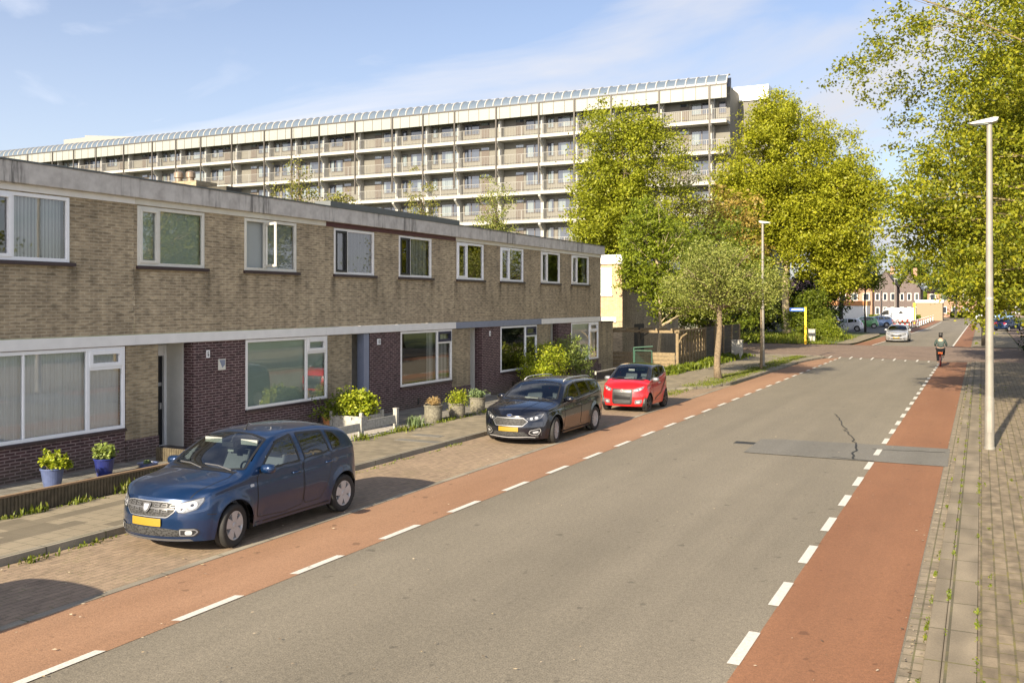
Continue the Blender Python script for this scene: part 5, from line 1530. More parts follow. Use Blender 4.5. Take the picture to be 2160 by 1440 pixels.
# ================================================================ trees and plants
def leaf_mat(name, cols, trans=0.35, rough=0.5):
    t = NT(name); t.n.remove(t.p)
    ge = t.n.new('ShaderNodeNewGeometry')
    rr = ge.outputs['Random Per Island']
    n = len(cols)
    c = t.ramp(rr, [(i/(n-1), cc) for i, cc in enumerate(cols)])
    # natural variation of leaf tone from bough to bough
    cl = t.noise(t.tc(), 0.55, 3, 0.6)
    c = t.mix(1.0, c, t.ramp(cl, [(0.32, 0.80), (0.62, 1.1)]), 'MULTIPLY')
    d = t.n.new('ShaderNodeBsdfPrincipled'); t.set(d.inputs['Base Color'], c); d.inputs['Roughness'].default_value = rough
    d.inputs['Specular IOR Level'].default_value = 0.3
    tr = t.n.new('ShaderNodeBsdfTranslucent'); t.set(tr.inputs['Color'], t.mix(1.0, c, (1.25, 1.3, 0.7), 'MULTIPLY'))
    m = t.n.new('ShaderNodeMixShader'); m.inputs[0].default_value = trans
    t.l.new(d.outputs[0], m.inputs[1]); t.l.new(tr.outputs[0], m.inputs[2]); t.l.new(m.outputs[0], t.out.inputs['Surface'])
    return t.mat
M['lf_yellow'] = leaf_mat('yellow_green_leaves', [(0.17,0.19,0.012),(0.31,0.315,0.018),(0.23,0.25,0.015),(0.40,0.375,0.028)])
M['lf_olive'] = leaf_mat('olive_yellow_leaves', [(0.15,0.175,0.014),(0.27,0.285,0.018),(0.20,0.23,0.016),(0.34,0.33,0.028)])
M['lf_green'] = leaf_mat('fresh_green_leaves', [(0.105,0.145,0.012),(0.185,0.225,0.016),(0.14,0.18,0.013),(0.25,0.27,0.022)])
M['lf_grey'] = leaf_mat('grey_green_leaves', [(0.13,0.155,0.035),(0.22,0.24,0.05),(0.18,0.21,0.04),(0.29,0.28,0.08)], .25)
M['lf_dark'] = leaf_mat('dark_green_leaves', [(0.018,0.034,0.007),(0.038,0.060,0.010),(0.028,0.048,0.009),(0.06,0.085,0.015)], .2)  # shade on the verge shrubs is put into this dark leaf colour
M['lf_mid'] = leaf_mat('mid_green_leaves', [(0.07,0.10,0.010),(0.12,0.16,0.014),(0.17,0.20,0.018),(0.10,0.13,0.012)])
M['lf_right'] = leaf_mat('lime_leaves', [(0.085,0.11,0.009),(0.18,0.20,0.012),(0.31,0.295,0.018),(0.13,0.16,0.010)])
M['lf_birch'] = leaf_mat('birch_leaves', [(0.12,0.14,0.02),(0.20,0.20,0.03),(0.16,0.15,0.04),(0.25,0.24,0.05)], .3)
M['lf_bush'] = leaf_mat('bright_yellow_leaves', [(0.22,0.27,0.014),(0.35,0.39,0.025),(0.16,0.22,0.012),(0.46,0.45,0.04)], .3)
M['lf_oleander'] = leaf_mat('oleander_leaves', [(0.16,0.22,0.04),(0.26,0.32,0.08),(0.20,0.26,0.05),(0.36,0.40,0.14)], .3)
M['lf_brown'] = leaf_mat('copper_leaves', [(0.26,0.17,0.035),(0.34,0.24,0.05),(0.20,0.17,0.03),(0.38,0.27,0.08)], .3)
M['lf_iris'] = leaf_mat('blue_green_leaves', [(0.12,0.18,0.07),(0.20,0.26,0.12),(0.16,0.22,0.08)], .25)
M['lf_dry'] = leaf_mat('dry_stalks', [(0.40,0.27,0.12),(0.50,0.34,0.16),(0.32,0.25,0.10)], .2)
M['blade'] = leaf_mat('grass_blades', [(0.08,0.11,0.010),(0.14,0.17,0.014),(0.10,0.14,0.012),(0.22,0.21,0.035)], .3)

def fast_mesh(name, V, F, mat, parent=None, local=False):
    """V (n,3) array, F (m,k) array of equal sized faces"""
    if parent is not None and not local: V = V - np.array(origin_of(parent))
    me = bpy.data.meshes.new(name)
    m, k = F.shape
    me.vertices.add(len(V)); me.vertices.foreach_set('co', V.astype(np.float32).ravel())
    me.loops.add(m*k); me.loops.foreach_set('vertex_index', F.astype(np.int32).ravel())
    me.polygons.add(m); me.polygons.foreach_set('loop_start', np.arange(0, m*k, k, dtype=np.int32))
    me.polygons.foreach_set('loop_total', np.full(m, k, dtype=np.int32))
    me.update(calc_edges=True); me.validate()
    me.materials.append(mat)
    o = bpy.data.objects.new(name, me); col.objects.link(o)
    if parent is not None: o.parent = parent
    return o

def leaf_geo(rng, C, size, aspect=0.62, up=0.35, droop=0.0):
    """one folded leaf (two triangles' worth of quad) at each centre"""
    n = len(C)
    nrm = rng.normal(size=(n,3)); nrm[:,2] = np.abs(nrm[:,2]) + up; nrm[:,1] -= 0.35
    nrm /= np.linalg.norm(nrm, axis=1)[:,None]
    a = rng.normal(size=(n,3)); a[:,2] -= droop; a -= nrm*np.sum(a*nrm, axis=1)[:,None]; a /= np.linalg.norm(a, axis=1)[:,None]
    b = np.cross(nrm, a)
    L = size*rng.uniform(0.6, 1.25, size=(n,1)); W = L*aspect*0.5
    P = np.empty((n,4,3))
    P[:,0] = C - a*L*0.5; P[:,1] = C + b*W + nrm*L*0.06 - a*L*0.05; P[:,2] = C + a*L*0.5 - nrm*L*0.1; P[:,3] = C - b*W + nrm*L*0.06 - a*L*0.05
    return P.reshape(-1,3), np.arange(n*4).reshape(-1,4)

def lump(P, s=1.0, ph=0.0):
    x, y, z = P[:,0]*s+ph, P[:,1]*s+ph*1.7, P[:,2]*s-ph
    return (np.sin(x*1.3+np.sin(y*0.9)*1.4)+np.sin(y*1.7+1.3*np.sin(z*1.1))+np.sin(z*1.9+1.2*np.sin(x*1.2)))/3

def tree(name, label, base, H0, r0, blobs, nclus, per, leaf, spread, mat, bark, seed=1, group=None, cat='tree', gaps=0.25, shell=0.5, limbs=26, lean=(0,0), flat=0.7, twig=True, droop=0.0, aspect=.62, trunk_top=None, ivy=None, sag=0.12, limb_r=0.30, gscale=None):
    rng = np.random.default_rng(seed); rnd_ = random.Random(seed)
    root = thing(name, label, cat, base, 0, group)
    bx, by, bz = base
    # clusters
    w = np.array([b[6] if len(b) > 6 else 1.0 for b in blobs]) * np.array([b[3]*b[4]*b[5] for b in blobs])**0.8
    w /= w.sum(); C = []; S = gscale or 3.0/max(1.0, max(b[3] for b in blobs))
    while len(C) < nclus:
        i = rng.choice(len(blobs), p=w); b = blobs[i]
        v = rng.normal(size=3); v /= np.linalg.norm(v); r = rng.uniform(0, 1)**shell
        r *= 1 + 0.16*math.sin(v[0]*5+seed)+0.12*math.sin(v[2]*7+v[1]*4)
        p = np.array([b[0]+v[0]*b[3]*r, b[1]+v[1]*b[4]*r, b[2]+v[2]*b[5]*r])
        if p[2] < bz+0.12: continue
        if lump(p[None,:], S, seed)[0] < -gaps*2.2+0.0 and rng.uniform() < .85: continue
        C.append(p)
    C = np.array(C)
    per_n = rng.integers(int(per*.6), int(per*1.4)+1, size=len(C))
    idx = np.repeat(np.arange(len(C)), per_n)
    sp = spread*rng.uniform(.6, 1.3, size=len(C))[idx][:,None]
    off = rng.normal(size=(len(idx),3)) * np.array([1,1,flat]) * sp
    LP = C[idx] + off
    V, F = leaf_geo(rng, LP, leaf, aspect, droop=droop)
    # trunk and limbs
    mb = MB()
    top = Vector((bx+lean[0], by+lean[1], bz+H0))
    tp = []
    for k in range(7):
        f = k/6
        tp.append(Vector((bx,by,bz)).lerp(top, f) + Vector((math.sin(f*5+seed)*r0*.35, math.cos(f*4+seed)*r0*.3, 0))*(f>0))
    mb.tube(tp, [r0*(1.25 if k == 0 else 1-.05*k*.9) for k in range(7)], 12)
    cz = max(b[2]+b[5]*.55 for b in blobs); cen = np.average([[b[0],b[1],b[2]] for b in blobs], axis=0, weights=w)
    lead = Vector((cen[0], cen[1], cz)) if trunk_top is None else Vector(trunk_top)
    spine = [tp[-1]]
    for k in range(1, 6):
        f = k/5; spine.append(tp[-1].lerp(lead, f) + Vector((rnd_.uniform(-1,1), rnd_.uniform(-1,1), 0))*r0*1.2)
    mb.tube(spine, [r0*.72*(1-.85*k/5)+.008 for k in range(6)], 8)
    order = rng.permutation(len(C))[:limbs]
    for ci in order:
        q = Vector(C[ci]); f = min(0.95, max(0.0, (q.z-top.z-1)/max(.5, lead.z-top.z)*.75)); k = f*5; i = int(k)
        st = spine[i].lerp(spine[min(i+1,5)], k-i)
        mid = st.lerp(q, .5) + Vector((0,0,(q-st).length*sag)) + Vector((rnd_.uniform(-.3,.3),rnd_.uniform(-.3,.3),0))*(q-st).length*.25
        pts = [st*(1-t)**2 + mid*2*t*(1-t) + q*t*t for t in (0,.17,.34,.5,.67,.84,1)]
        pts = [p + Vector((rnd_.uniform(-1,1),rnd_.uniform(-1,1),rnd_.uniform(-1,1)))*(q-st).length*.018 for p in pts]
        rb_ = r0*limb_r*(1-.6*f); mb.tube(pts, [rb_*(1-.88*j/6)+.006 for j in range(7)], 6, cap=False)
        if twig:
            for _ in range(3):
                a = pts[rnd_.choice([3,4,5])]; e = a + (q-a)*rnd_.uniform(.5,1) + Vector((rnd_.uniform(-1,1),rnd_.uniform(-1,1),rnd_.uniform(-.6,.8)))*spread*2.2
                mb.tube([a, (a+e)/2+Vector((0,0,.05)), e], [rb_*.3+.005, rb_*.2+.004, .004], 4, cap=False)
    mb.build('trunk', bark, root, smooth=True, fixn=False)
    if len(V): fast_mesh('crown', V, F, mat, root)
    if ivy:
        n = ivy; z = rng.uniform(0, H0+1.5, n); a = rng.uniform(0, 2*PI, n)
        keep = lump(np.stack([np.cos(a)*2, np.sin(a)*2, z*1.1], 1), 1.4, seed) > -.15
        f = z/H0; rr = r0*(1.08-.3*f)
        cx = bx+lean[0]*f+np.cos(a)*rr; cy = by+lean[1]*f+np.sin(a)*rr
        V, F = leaf_geo(rng, np.stack([cx, cy, bz+z], 1)[keep], .22)
        fast_mesh('ivy', V, F, M['lf_mid'], root)
    return root

TG = 'tall trees along the street'
tree('broad_tree', 'tall slender yellow green tree standing before the apartment block, left of the lamp post', (-25.5,72,0), 4, .38,
     [(-25.6,72,12.3,4.7,4.2,7.0),(-25.8,72,6,4.8,4,4.4),(-27.2,72,9.5,3.0,3,4.5),(-24,72,16,2.6,2.6,2.6)], 1150, 78, .225, .42, M['lf_olive'], M['bark'], 3, TG, gaps=.22)
tree('wispy_tree', 'thin wispy grey green tree between the two tall yellow green trees', (-21.6,75,0), 6, .16,
     [(-21.3,75,12,1.9,1.9,4.6),(-22.3,75,8.5,2.2,2,3)], 210, 38, .17, .45, M['lf_grey'], M['bark_pale'], 5, TG, gaps=.5, limbs=34)
tree('copper_tree', 'bushy copper tinted tree low between the two tall trees', (-20.6,82,0), 3, .25,
     [(-20.4,82,9.0,4.6,3.5,4.6),(-23,82,5.5,4.2,3,4.2)], 300, 54, .28, .42, M['lf_brown'], M['bark_pale'], 6, TG, gaps=.3)
tree('broad_tree', 'very large yellow leaved tree with ivy covered trunk on the grass verge', (-17.8,99.5,.09), 7.5, .42,
     [(-17.5,99,17,7.0,6,7.0),(-15,98,10.8,6.0,5,4.6),(-21.2,98,13.5,4.6,5,6.2),(-12.9,98,12.5,3.8,4,6.0),(-19,99,21.5,3.6,4,3.0),(-22,98,8.2,3.6,4,3.8),(-12.6,99,7.4,3.4,4,3.6),(-10.8,98,14,2.8,4,5.0)], 1950, 76, .28, .48, M['lf_yellow'], M['bark_pale'], 8, TG, gaps=.32, ivy=1500)
tree('leafy_tree', 'bright green multi stem tree overhanging the timber pergola beside the yellow brick house', (-15.5,49.4,.1), 2.0, .11,
     [(-16.2,50,6.4,1.95,1.8,2.3),(-15.3,50,4.0,1.9,1.8,1.5),(-17.2,50,4.9,1.2,1.2,1.0),(-13.7,50.5,3.3,1.7,1.5,.9),(-16.6,50,7.9,1.3,1.2,1.2)], 640, 40, .155, .21, M['lf_green'], M['bark_pale'], 9, TG, gaps=.32, flat=.45)
tree('street_tree', 'small round headed grey green street tree on the pavement beyond the red car', (-10.43,41.8,.1), 3.05, .155,
     [(-10.4,41.8,4.55,2.4,2.2,1.65),(-11.7,41.9,3.9,1.3,1.5,1.15),(-9.0,41.8,4.1,1.3,1.5,1.15)], 540, 46, .10, .24, M['lf_grey'], M['bark'], 10, TG, gaps=.16, limbs=46, limb_r=.4)
tree('bushy_tree', 'mid green bushy tree behind the slatted timber fence', (-17.5,68,0), 1.5, .2,
     [(-17.5,68,5.0,3.8,3,4.8),(-21.0,69,5.2,3.4,3,4.8),(-14.6,67.5,4.0,2.6,2,3.2)], 480, 55, .22, .36, M['lf_mid'], M['bark_dark'], 12, TG, gaps=.3)
for i, (x, y, h, sd_) in enumerate(((-16.0,104,6.6,21),(-21,103,7.0,22),(-26,104,7.0,24))):
    tree('dark_shrub', ['shrub with shade-dark leaves right of the ivy covered trunk','shrub with shade-dark leaves behind the ivy covered trunk','shrub with shade-dark leaves at the left end of the row'][i], (x,y,.05), .8, .15,
     [(x,y,h*.5,3.4,2.6,h*.5)], 250, 55, .26, .38, M['lf_dark'], M['bark_dark'], sd_, 'dark shrubs on the verge', cat='shrub', gaps=.4, limbs=8, twig=False)
tree('green_shrub', 'spreading green shrub beside the yellow street sign', (-12.4,88.5,.09), .4, .06, [(-12.8,88,1.0,1.5,1.2,1.0),(-11.9,87.6,.75,1.0,1,.6)], 130, 40, .16, .22, M['lf_green'], M['bark_dark'], 31, cat='shrub', limbs=6, twig=False)
tree('green_shrub', 'tall green shrub right behind the yellow street sign', (-14.3,94,.09), .8, .1, [(-14.3,94,2.6,1.7,1.6,2.5),(-15.8,93.5,1.6,1.3,1.2,1.6)], 180, 46, .20, .30, M['lf_mid'], M['bark_dark'], 32, cat='shrub', limbs=8, twig=False)
tree('young_tree', 'thin dark trunked young tree in front of the white parked hatchback', (-11.6,112.6,.1), 4.6, .11, [(-12.2,112.6,6.4,2.3,2,1.9),(-10.6,112.6,5.6,1.3,1.2,1.0)], 110, 45, .24, .36, M['lf_mid'], M['bark_dark'], 33)
tree('broad_tree', 'dark trunked tree in the shade behind the parked cars', (-17.15,136.8,0), 5, .32, [(-17,137,9.5,5,4,4.6)], 200, 50, .40, .5, M['lf_mid'], M['bark_dark'], 34, TG)
# right hand side of the road
tree('overhanging_tree', 'large lime green tree with pale drooping boughs overhanging the right pavement behind the lamp post', (5.8,34,0), 3.4, .42,
     [(1.8,36,9.0,4.7,5,5.0),(-1.9,34,11.3,3.3,3,2.3,.40),(-1.3,34,6.1,2.4,3,2.3,1.2),(1.2,33,4.7,2.2,3.4,1.9),(.3,32.5,3.8,1.5,3,1.1),(3,37,13,5,5,3.8,.8)],
     1900, 56, .135, .25, M['lf_right'], M['bark_lime'], 14, TG, gaps=.27, limbs=60, droop=.5, sag=.20, limb_r=.13, shell=.6)
tree('broad_tree', 'second lime green tree further along the right pavement', (6.5,60,0), 4, .42,
     [(3.6,60,13,6.2,6,7),(-.3,59,9.8,3.7,3.6,3.6),(2.3,58,6.3,4.4,3.6,3.0),(.2,58,6.0,3.4,3,2.3)], 1250, 58, .21, .38, M['lf_right'], M['bark_lime'], 15, TG, gaps=.2, limbs=50)
tree('broad_tree', 'dark trunked tree right of the far cycle lane, directly behind the near lamp post', (0.25,83.5,.05), 4.6, .20,
     [(1.5,84,8.5,4.4,4,3.9),(4.5,85,7,4,4,4)], 300, 48, .30, .42, M['lf_mid'], M['bark_dark'], 16, TG, gaps=.34)
tree('broad_tree', 'big lime tree beyond the cars parked on the right', (9,108,0), 4, .4,
     [(9,108,9,8,6,6.5)], 300, 48, .42, .6, M['lf_right'], M['bark_dark'], 17, TG, gaps=.34)
tree('dark_shrub', 'dark shrub under the trees on the right beyond the kerb', (4.3,70,.05), .5, .1,
     [(4.3,70,1.6,1.7,5.5,1.6),(5,77,1.8,2,3,1.8)], 240, 46, .2, .3, M['lf_dark'], M['bark_dark'], 18, cat='shrub', limbs=6, twig=False)
# trees opposite the terrace: outside the frame but mirrored in the panes
for i, (x, y, s_, sd_) in enumerate(((15,31,.8,42),(12,49,1.2,44))):
    tree('broad_tree', ['smaller lime tree opposite the terrace, seen only mirrored in its panes','lime tree behind the overhanging one, outside the picture to the right'][i], (x,y,0), 3.5, .3,
     [(x,y,7*s_,4*s_,4*s_,4*s_)], 70 if i == 0 else 170, 30 if i == 0 else 44, .30, .42, M['lf_right'], M['bark_pale'], sd_, TG, gaps=.4)
tree('distant_tree', 'small round tree in front of the far pinkish terrace', (-4.6,212,0), 3, .25, [(-4.6,212,7,5,4,3.8)], 120, 40, .5, .6, M['lf_mid'], M['bark_dark'], 35)
tree('distant_tree', 'taller tree rising behind the two dark gabled houses', (-12.5,232,0), 4, .3, [(-12.5,232,10,6,4,4.2)], 130, 40, .5, .7, M['lf_mid'], M['bark_dark'], 36)
# birches behind the terrace
for i, (x, y, h, sd_, lab) in enumerate(((-26.3,32.5,9.9,51,'slim birch rising behind the terrace roof, leftmost and fullest'),(-30.2,42,8.9,52,'low bright green birch top showing just above the roof edge'),
        (-27.8,45,11.1,53,'slim birch behind the roof above the middle house'),(-26.8,52,11.6,54,'sparse brownish birch behind the roof nearest the tall tree'),(-24.6,33,8.2,55,'small birch tip beside the leftmost birch'))):
    big = h > 9
    tree('birch', lab, (x,y,0), h*.55, .10, [(x,y,h*.70,1.25 if big else .9,1.1,h*.26),(x+.3,y,h*.55,1.6 if big else 1.0,1.3,h*.16)] if i != 4 else [(x,y,7.2,.7,.7,.8)], 230 if big else 90, 34, .125, .22, M['lf_birch'] if i != 3 else M['lf_grey'], M['bark'], sd_, 'birches behind the terrace', gaps=.2, limbs=26, droop=1.0, limb_r=.35)
tree('treetop', 'small dark tree top at the far left edge above the roof', (-36,25.5,0), 7, .1, [(-36,25.5,8.3,1.0,1,.6)], 40, 30, .12, .22, M['lf_dark'], M['bark'], 57, cat='tree')

# bushes, pots and tufts by the houses
tree('garden_bush', 'bright yellow leafy bush in front of the end house', (-15.45,33.9,.1), .25, .05,
     [(-15.4,34.0,.95,.75,1.35,.85),(-15.2,33.2,.6,.6,.9,.55),(-15.5,35.1,1.25,.55,.8,.55)], 330, 30, .085, .12, M['lf_bush'], M['bark'], 61, cat='bush', limbs=20, gaps=.5, gscale=3.0)
tree('oleander', 'taller olive green bush with upright shoots right of the yellow bush', (-15.5,37.0,.1), .3, .05,
     [(-15.5,36.6,1.35,.55,1.0,.75),(-15.4,37.7,1.05,.55,.9,.8)], 200, 30, .11, .12, M['lf_oleander'], M['bark'], 62, cat='bush', limbs=26, gaps=.5, aspect=.28, gscale=3.0)
def potted(name, label, x, y, z, r, h, potm, plant, seed, group, flare=.75, blob=None, lm='lf_bush', leaf=.06, n=60, aspect=.6):
    root = thing(name, label, 'flower pot', (x, y, z), 0, group)
    mb = MB(); mb.lathe([(0,0),(r*flare,0),(r*(flare+.12),h*.3),(r*.98,h*.9),(r*1.06,h*.92),(r*1.06,h),(r*.92,h),(r*.9,h*.86),(0,h*.86)], 28, 'z', (x,y,z))
    mb.build('pot', potm, root, smooth=False)
    rng = np.random.default_rng(seed)
    C = []
    for b in blob:
        v = rng.normal(size=(n,3)); v /= np.linalg.norm(v, axis=1)[:,None]; v *= rng.uniform(.3,1,size=(n,1))
        C.append(np.array([x+b[0], y+b[1], z+h+b[2]]) + v*np.array(b[3:6]))
    C = np.concatenate(C); idx = np.repeat(np.arange(len(C)), 14)
    P = C[idx] + rng.normal(size=(len(idx),3))*b[3]*.16
    P = P[P[:,2] > z+h*.55]
    V, F = leaf_geo(rng, P, leaf, aspect); fast_mesh('plant', V, F, M[lm], root)
    mb = MB(); rn = random.Random(seed)
    for _ in range(10): 
        q = C[rn.randrange(len(C))]; mb.tube([(x+rn.uniform(-1,1)*r*.4, y+rn.uniform(-1,1)*r*.4, z+h*.8), tuple(q)], .006, 4)
    mb.build('stems', M['bark'], root)
    return root
M['pot_blue'] = plain('cobalt_glaze', (0.022, 0.032, 0.17), 0.3, var=.35, coat=.6)
M['pot_bluegrey'] = plain('blue_grey_glaze', (0.09, 0.12, 0.24), 0.35, var=.35, coat=.5)
M['pot_stone'] = plain('mossy_concrete', (0.24, 0.22, 0.165), .9, var=.6, scale=18, bump=.6)
potted('flower_pot', 'blue grey flower pot with yellow green shrub, nearest one by the dark wall', -15.22, 11.9, .112, .20, .36, M['pot_bluegrey'], None, 1, 'blue flower pots', .7, [(0,0,.14,.26,.26,.17),(.16,.1,.06,.14,.14,.08)], 'lf_bush', .075, 60)
potted('flower_pot', 'cobalt blue flower pot beside the brick pier', -15.3, 13.12, .112, .19, .35, M['pot_blue'], None, 2, 'blue flower pots', .7, [(0,0,.12,.22,.22,.15)], 'lf_oleander', .075, 55)
potted('flower_pot', 'mossy concrete pot holding short dry stalks', -13.97, 23.3, .108, .26, .46, M['pot_stone'], None, 3, 'concrete pots along the pavement', .86, [(0,0,.10,.18,.18,.10)], 'lf_dry', .11, 50, .12)
potted('flower_pot', 'mossy concrete pot with feathery yellow plant spilling over', -13.85, 24.45, .108, .25, .42, M['pot_stone'], None, 4, 'concrete pots along the pavement', .86, [(0,0,.10,.36,.36,.26)], 'lf_bush', .075, 90, .3)
potted('flower_pot', 'mossy concrete pot with low grey green plant by the door step', -14.0, 26.0, .108, .24, .44, M['pot_stone'], None, 5, 'concrete pots along the pavement', .86, [(0,0,.10,.28,.28,.13)], 'lf_iris', .07, 50)
potted('flower_pot', 'terracotta pot behind the roof of the blue hatchback', -15.6, 20.7, .108, .22, .34, M['terracotta'], None, 6, None, .7, [(0,0,.03,.18,.18,.05)], 'lf_bush', .05, 40)
potted('flower_pot', 'grey flower pot low on the paving in front of the first pier', -15.3, 14.2, .108, .2, .10, M['pot_bluegrey'], None, 7, None, .8, [(0,0,.02,.1,.1,.03)], 'lf_iris', .05, 10)
# white planter box with its shrub
root = thing('planter_box', 'white wooden planter box with lush yellow green shrub', 'planter', (-15.0,21.0,.108))
mb = MB(); x0,x1,y0,y1 = -15.45,-14.5,20.55,21.5
mb.box(x0,x1,y0,y0+.03,.11,.50); mb.box(x0,x1,y1-.03,y1,.11,.50); mb.box(x0,x0+.03,y0+.03,y1-.03,.11,.50); mb.box(x1-.03,x1,y0+.03,y1-.03,.11,.50)
for a in (x0,x1):
    for b in (y0,y1): mb.box(a-.04,a+.04,b-.04,b+.04,.108,.60)
mb.box(x0+.03,x1-.03,y0+.03,y1-.03,.42,.45)
mb.build('box', M['oldwhite'], root)
rng = np.random.default_rng(71)
C = np.array([-14.95,21.05,.78]) + (lambda v: v/np.linalg.norm(v,axis=1)[:,None]*rng.uniform(.4,1,size=(230,1))*np.array([.60,.62,.36]))(rng.normal(size=(230,3)))
idx = np.repeat(np.arange(230), 13); P = C[idx]+rng.normal(size=(len(idx),3))*.055
V, F = leaf_geo(rng, P, .095, .7); fast_mesh('shrub', V, F, M['lf_bush'], root)
C2 = np.array([-15.4,20.7,.72]) + rng.normal(size=(60,3))*np.array([.2,.22,.16]); P = np.repeat(C2, 12, axis=0)+rng.normal(size=(720,3))*.06
V, F = leaf_geo(rng, P, .09, .7); fast_mesh('shrub', V, F, M['lf_mid'], root)
# low white board fence round the gravel bed
root = thing('low_fence', 'low white board fence with square posts around the gravel bed', 'fence', (-13.95,20.2,.1))
for (x, y, hh) in ((-13.95,19.75,.50),(-13.95,21.35,.56),(-14.0,18.2,.45)):
    mb = MB(); mb.box(x-.055,x+.055,y-.055,y+.055,.1,.1+hh); mb.box(x-.065,x+.065,y-.065,y+.065,.1+hh,.12+hh); mb.build('post', M['oldwhite'], root)
mb = MB(); mb.box(-13.97,-13.94,18.26,19.69,.26,.46); mb.box(-13.97,-13.94,19.81,21.29,.28,.50); mb.build('board', M['oldwhite'], root)
sheet('gravel_bed', [(-15.5,17.4),(-13.80,17.4),(-13.72,21.8),(-15.5,21.9)], .125, M['gravel'])
# strap leaved clumps
def tuft(name, label, x, y, z, n, h, w, mat, seed, group=None, cat='plant', spreadr=.12):
    rng = np.random.default_rng(seed); V = []; F = []
    for i in range(n):
        a = rng.uniform(0, 2*PI); l = h*rng.uniform(.6,1.1); out = rng.uniform(.15,.75)
        b = np.array([x+rng.normal()*spreadr, y+rng.normal()*spreadr, z]); d = np.array([math.cos(a), math.sin(a), 0]); s = np.array([-d[1], d[0], 0])*w
        k = len(V)
        p1 = b + d*l*out*.35 + np.array([0,0,l*.62]); p2 = b + d*l*out + np.array([0,0,l*.75*(1-out*.35)])
        V += [b-s, b+s, p1+s*.8, p1-s*.8, p2]; F += [(k,k+1,k+2,k+3),(k+3,k+2,k+4,k+4)]
    mb = MB(); mb.v = [tuple(p) for p in V]; mb.f = [f if f[2] != f[3] else f[:3] for f in F]; mb.m = [0]*len(mb.f)
    o = mb.build(name, mat, fixn=False); tag(o, label, cat, group); return o
tuft('iris_clump', 'clump of blue green strap leaves at the corner of the gravel bed', -13.75, 22.0, .1, 90, .42, .011, M['lf_iris'], 1)
tuft('iris_clump', 'small clump of grey green leaves left of the first concrete pot', -14.2, 22.75, .1, 40, .34, .010, M['lf_iris'], 2)

def blades(name, label, spots, mat, h=.10, seed=5, w=.006):
    """many small blades or leaflets scattered round the given spots: uncountable weeds and grass"""
    rng = np.random.default_rng(seed); V = []; F = []
    for (x, y, z, sx, sy, n, hh) in spots:
        b = np.stack([x+rng.normal(size=n)*sx, y+rng.normal(size=n)*sy, np.full(n, z)], 1)
        a = rng.uniform(0, 2*PI, n); l = hh*rng.uniform(.4, 1.2, n); o_ = rng.uniform(.1, .8, n)
        d = np.stack([np.cos(a), np.sin(a), np.zeros(n)], 1); s = np.stack([-np.sin(a), np.cos(a), np.zeros(n)], 1)*(w*rng.uniform(.7,1.6,n))[:,None]
        t = b + d*(l*o_)[:,None] + np.array([0,0,1])*(l*(1-.3*o_))[:,None]; m = b + d*(l*o_*.4)[:,None] + np.array([0,0,1])*(l*.6)[:,None]
        V.append(np.stack([b-s, b+s, m+s*1.2, m-s*1.2], 1).reshape(-1,3)); V.append(np.stack([m-s*1.2, m+s*1.2, t+s*.15, t-s*.15], 1).reshape(-1,3))
    V = np.concatenate(V); F = np.arange(len(V)).reshape(-1,4)
    o = fast_mesh(name, V, F, mat); tag(o, label, None, None, 'stuff'); o['category'] = 'grass' if 'grass' in name else 'weeds'
    return o
rnw = random.Random(9)
sp = []
for _ in range(34):                                    # foot of the palisade
    y = rnw.uniform(8.5, 14.8); sp.append((-13.70+rnw.uniform(-.03,.05), y, .1, .05, .08, rnw.randint(4,14), rnw.uniform(.02,.08)))
sp += [(-13.68,12.2,.1,.06,.12,50,.24),(-13.68,11.2,.1,.05,.12,50,.13),(-13.68,10.4,.1,.05,.12,50,.14),(-13.75,12.9,.1,.03,.06,14,.3)]
for _ in range(60):                                    # against the kerb of the bay
    y = rnw.uniform(8, 35); sp.append((-11.52+rnw.uniform(-.03,.10), y, .006, .04, .14, rnw.randint(4,16), rnw.uniform(.015,.045)))
sp += [(-11.45,8.7,.006,.05,.16,40,.09),(-11.5,9.7,.006,.04,.12,22,.07)]
for _ in range(70):                                    # edge of front gardens
    y = rnw.uniform(17.5, 31); sp.append((-13.72+rnw.uniform(-.06,.08), y, .1, .05, .12, rnw.randint(6,26), rnw.uniform(.04,.10)))
sp += [(-13.72,19.4,.1,.1,.15,90,.16),(-13.7,21.3,.1,.15,.25,120,.14),(-13.75,23.6,.1,.12,.2,80,.12),(-13.8,26.2,.1,.1,.4,90,.10)]
blades('weeds', 'weeds growing along the kerb and the garden edges', sp, M['blade'], seed=5, w=.009)
sp = []
for _ in range(230):                                   # verge round the pavement bulge
    y = rnw.uniform(33.5, 61); sp.append((-9.75-abs(rnw.gauss(0,.5)) if y > 38 else -10.4-abs(rnw.gauss(0,.7)), y, .103 if y > 37.5 else .006, .16, .35, rnw.randint(20,70), rnw.uniform(.03,.07)))
blades('grass', 'thin mossy grass along the far kerb of the left pavement', sp, M['blade'], seed=6, w=.008)
sp = []
for _ in range(420):
    x = rnw.uniform(-27, -11.2); y = rnw.uniform(80.2, 96); sp.append((x, y, .09, .35, .35, 46, rnw.uniform(.25,.6) if x < -13.3 or y > 84 else .18))
blades('tall_grass', 'tall rough grass at the foot of the ivy covered tree', sp, M['blade'], seed=7, w=.022)
sp = []
for _ in range(150):
    y = 7 + rnw.random()**1.5*38; x = rnw.choice([-.335, -.335, -.04, -.04, rnw.uniform(.0,1.3), -.52]); sp.append((x, y, .06 if x > -.5 else .008, .012, .07, rnw.randint(5,26), rnw.uniform(.015,.04)))
blades('moss_tufts', 'small tufts of grass in the joints of the right pavement', sp, M['blade'], seed=8, w=.006)
sp = []
for _ in range(120):
    y = rnw.uniform(42.5, 60); sp.append((-13.35+rnw.uniform(-.2,.35), y, .1, .2, .2, 46, rnw.uniform(.15,.4)))
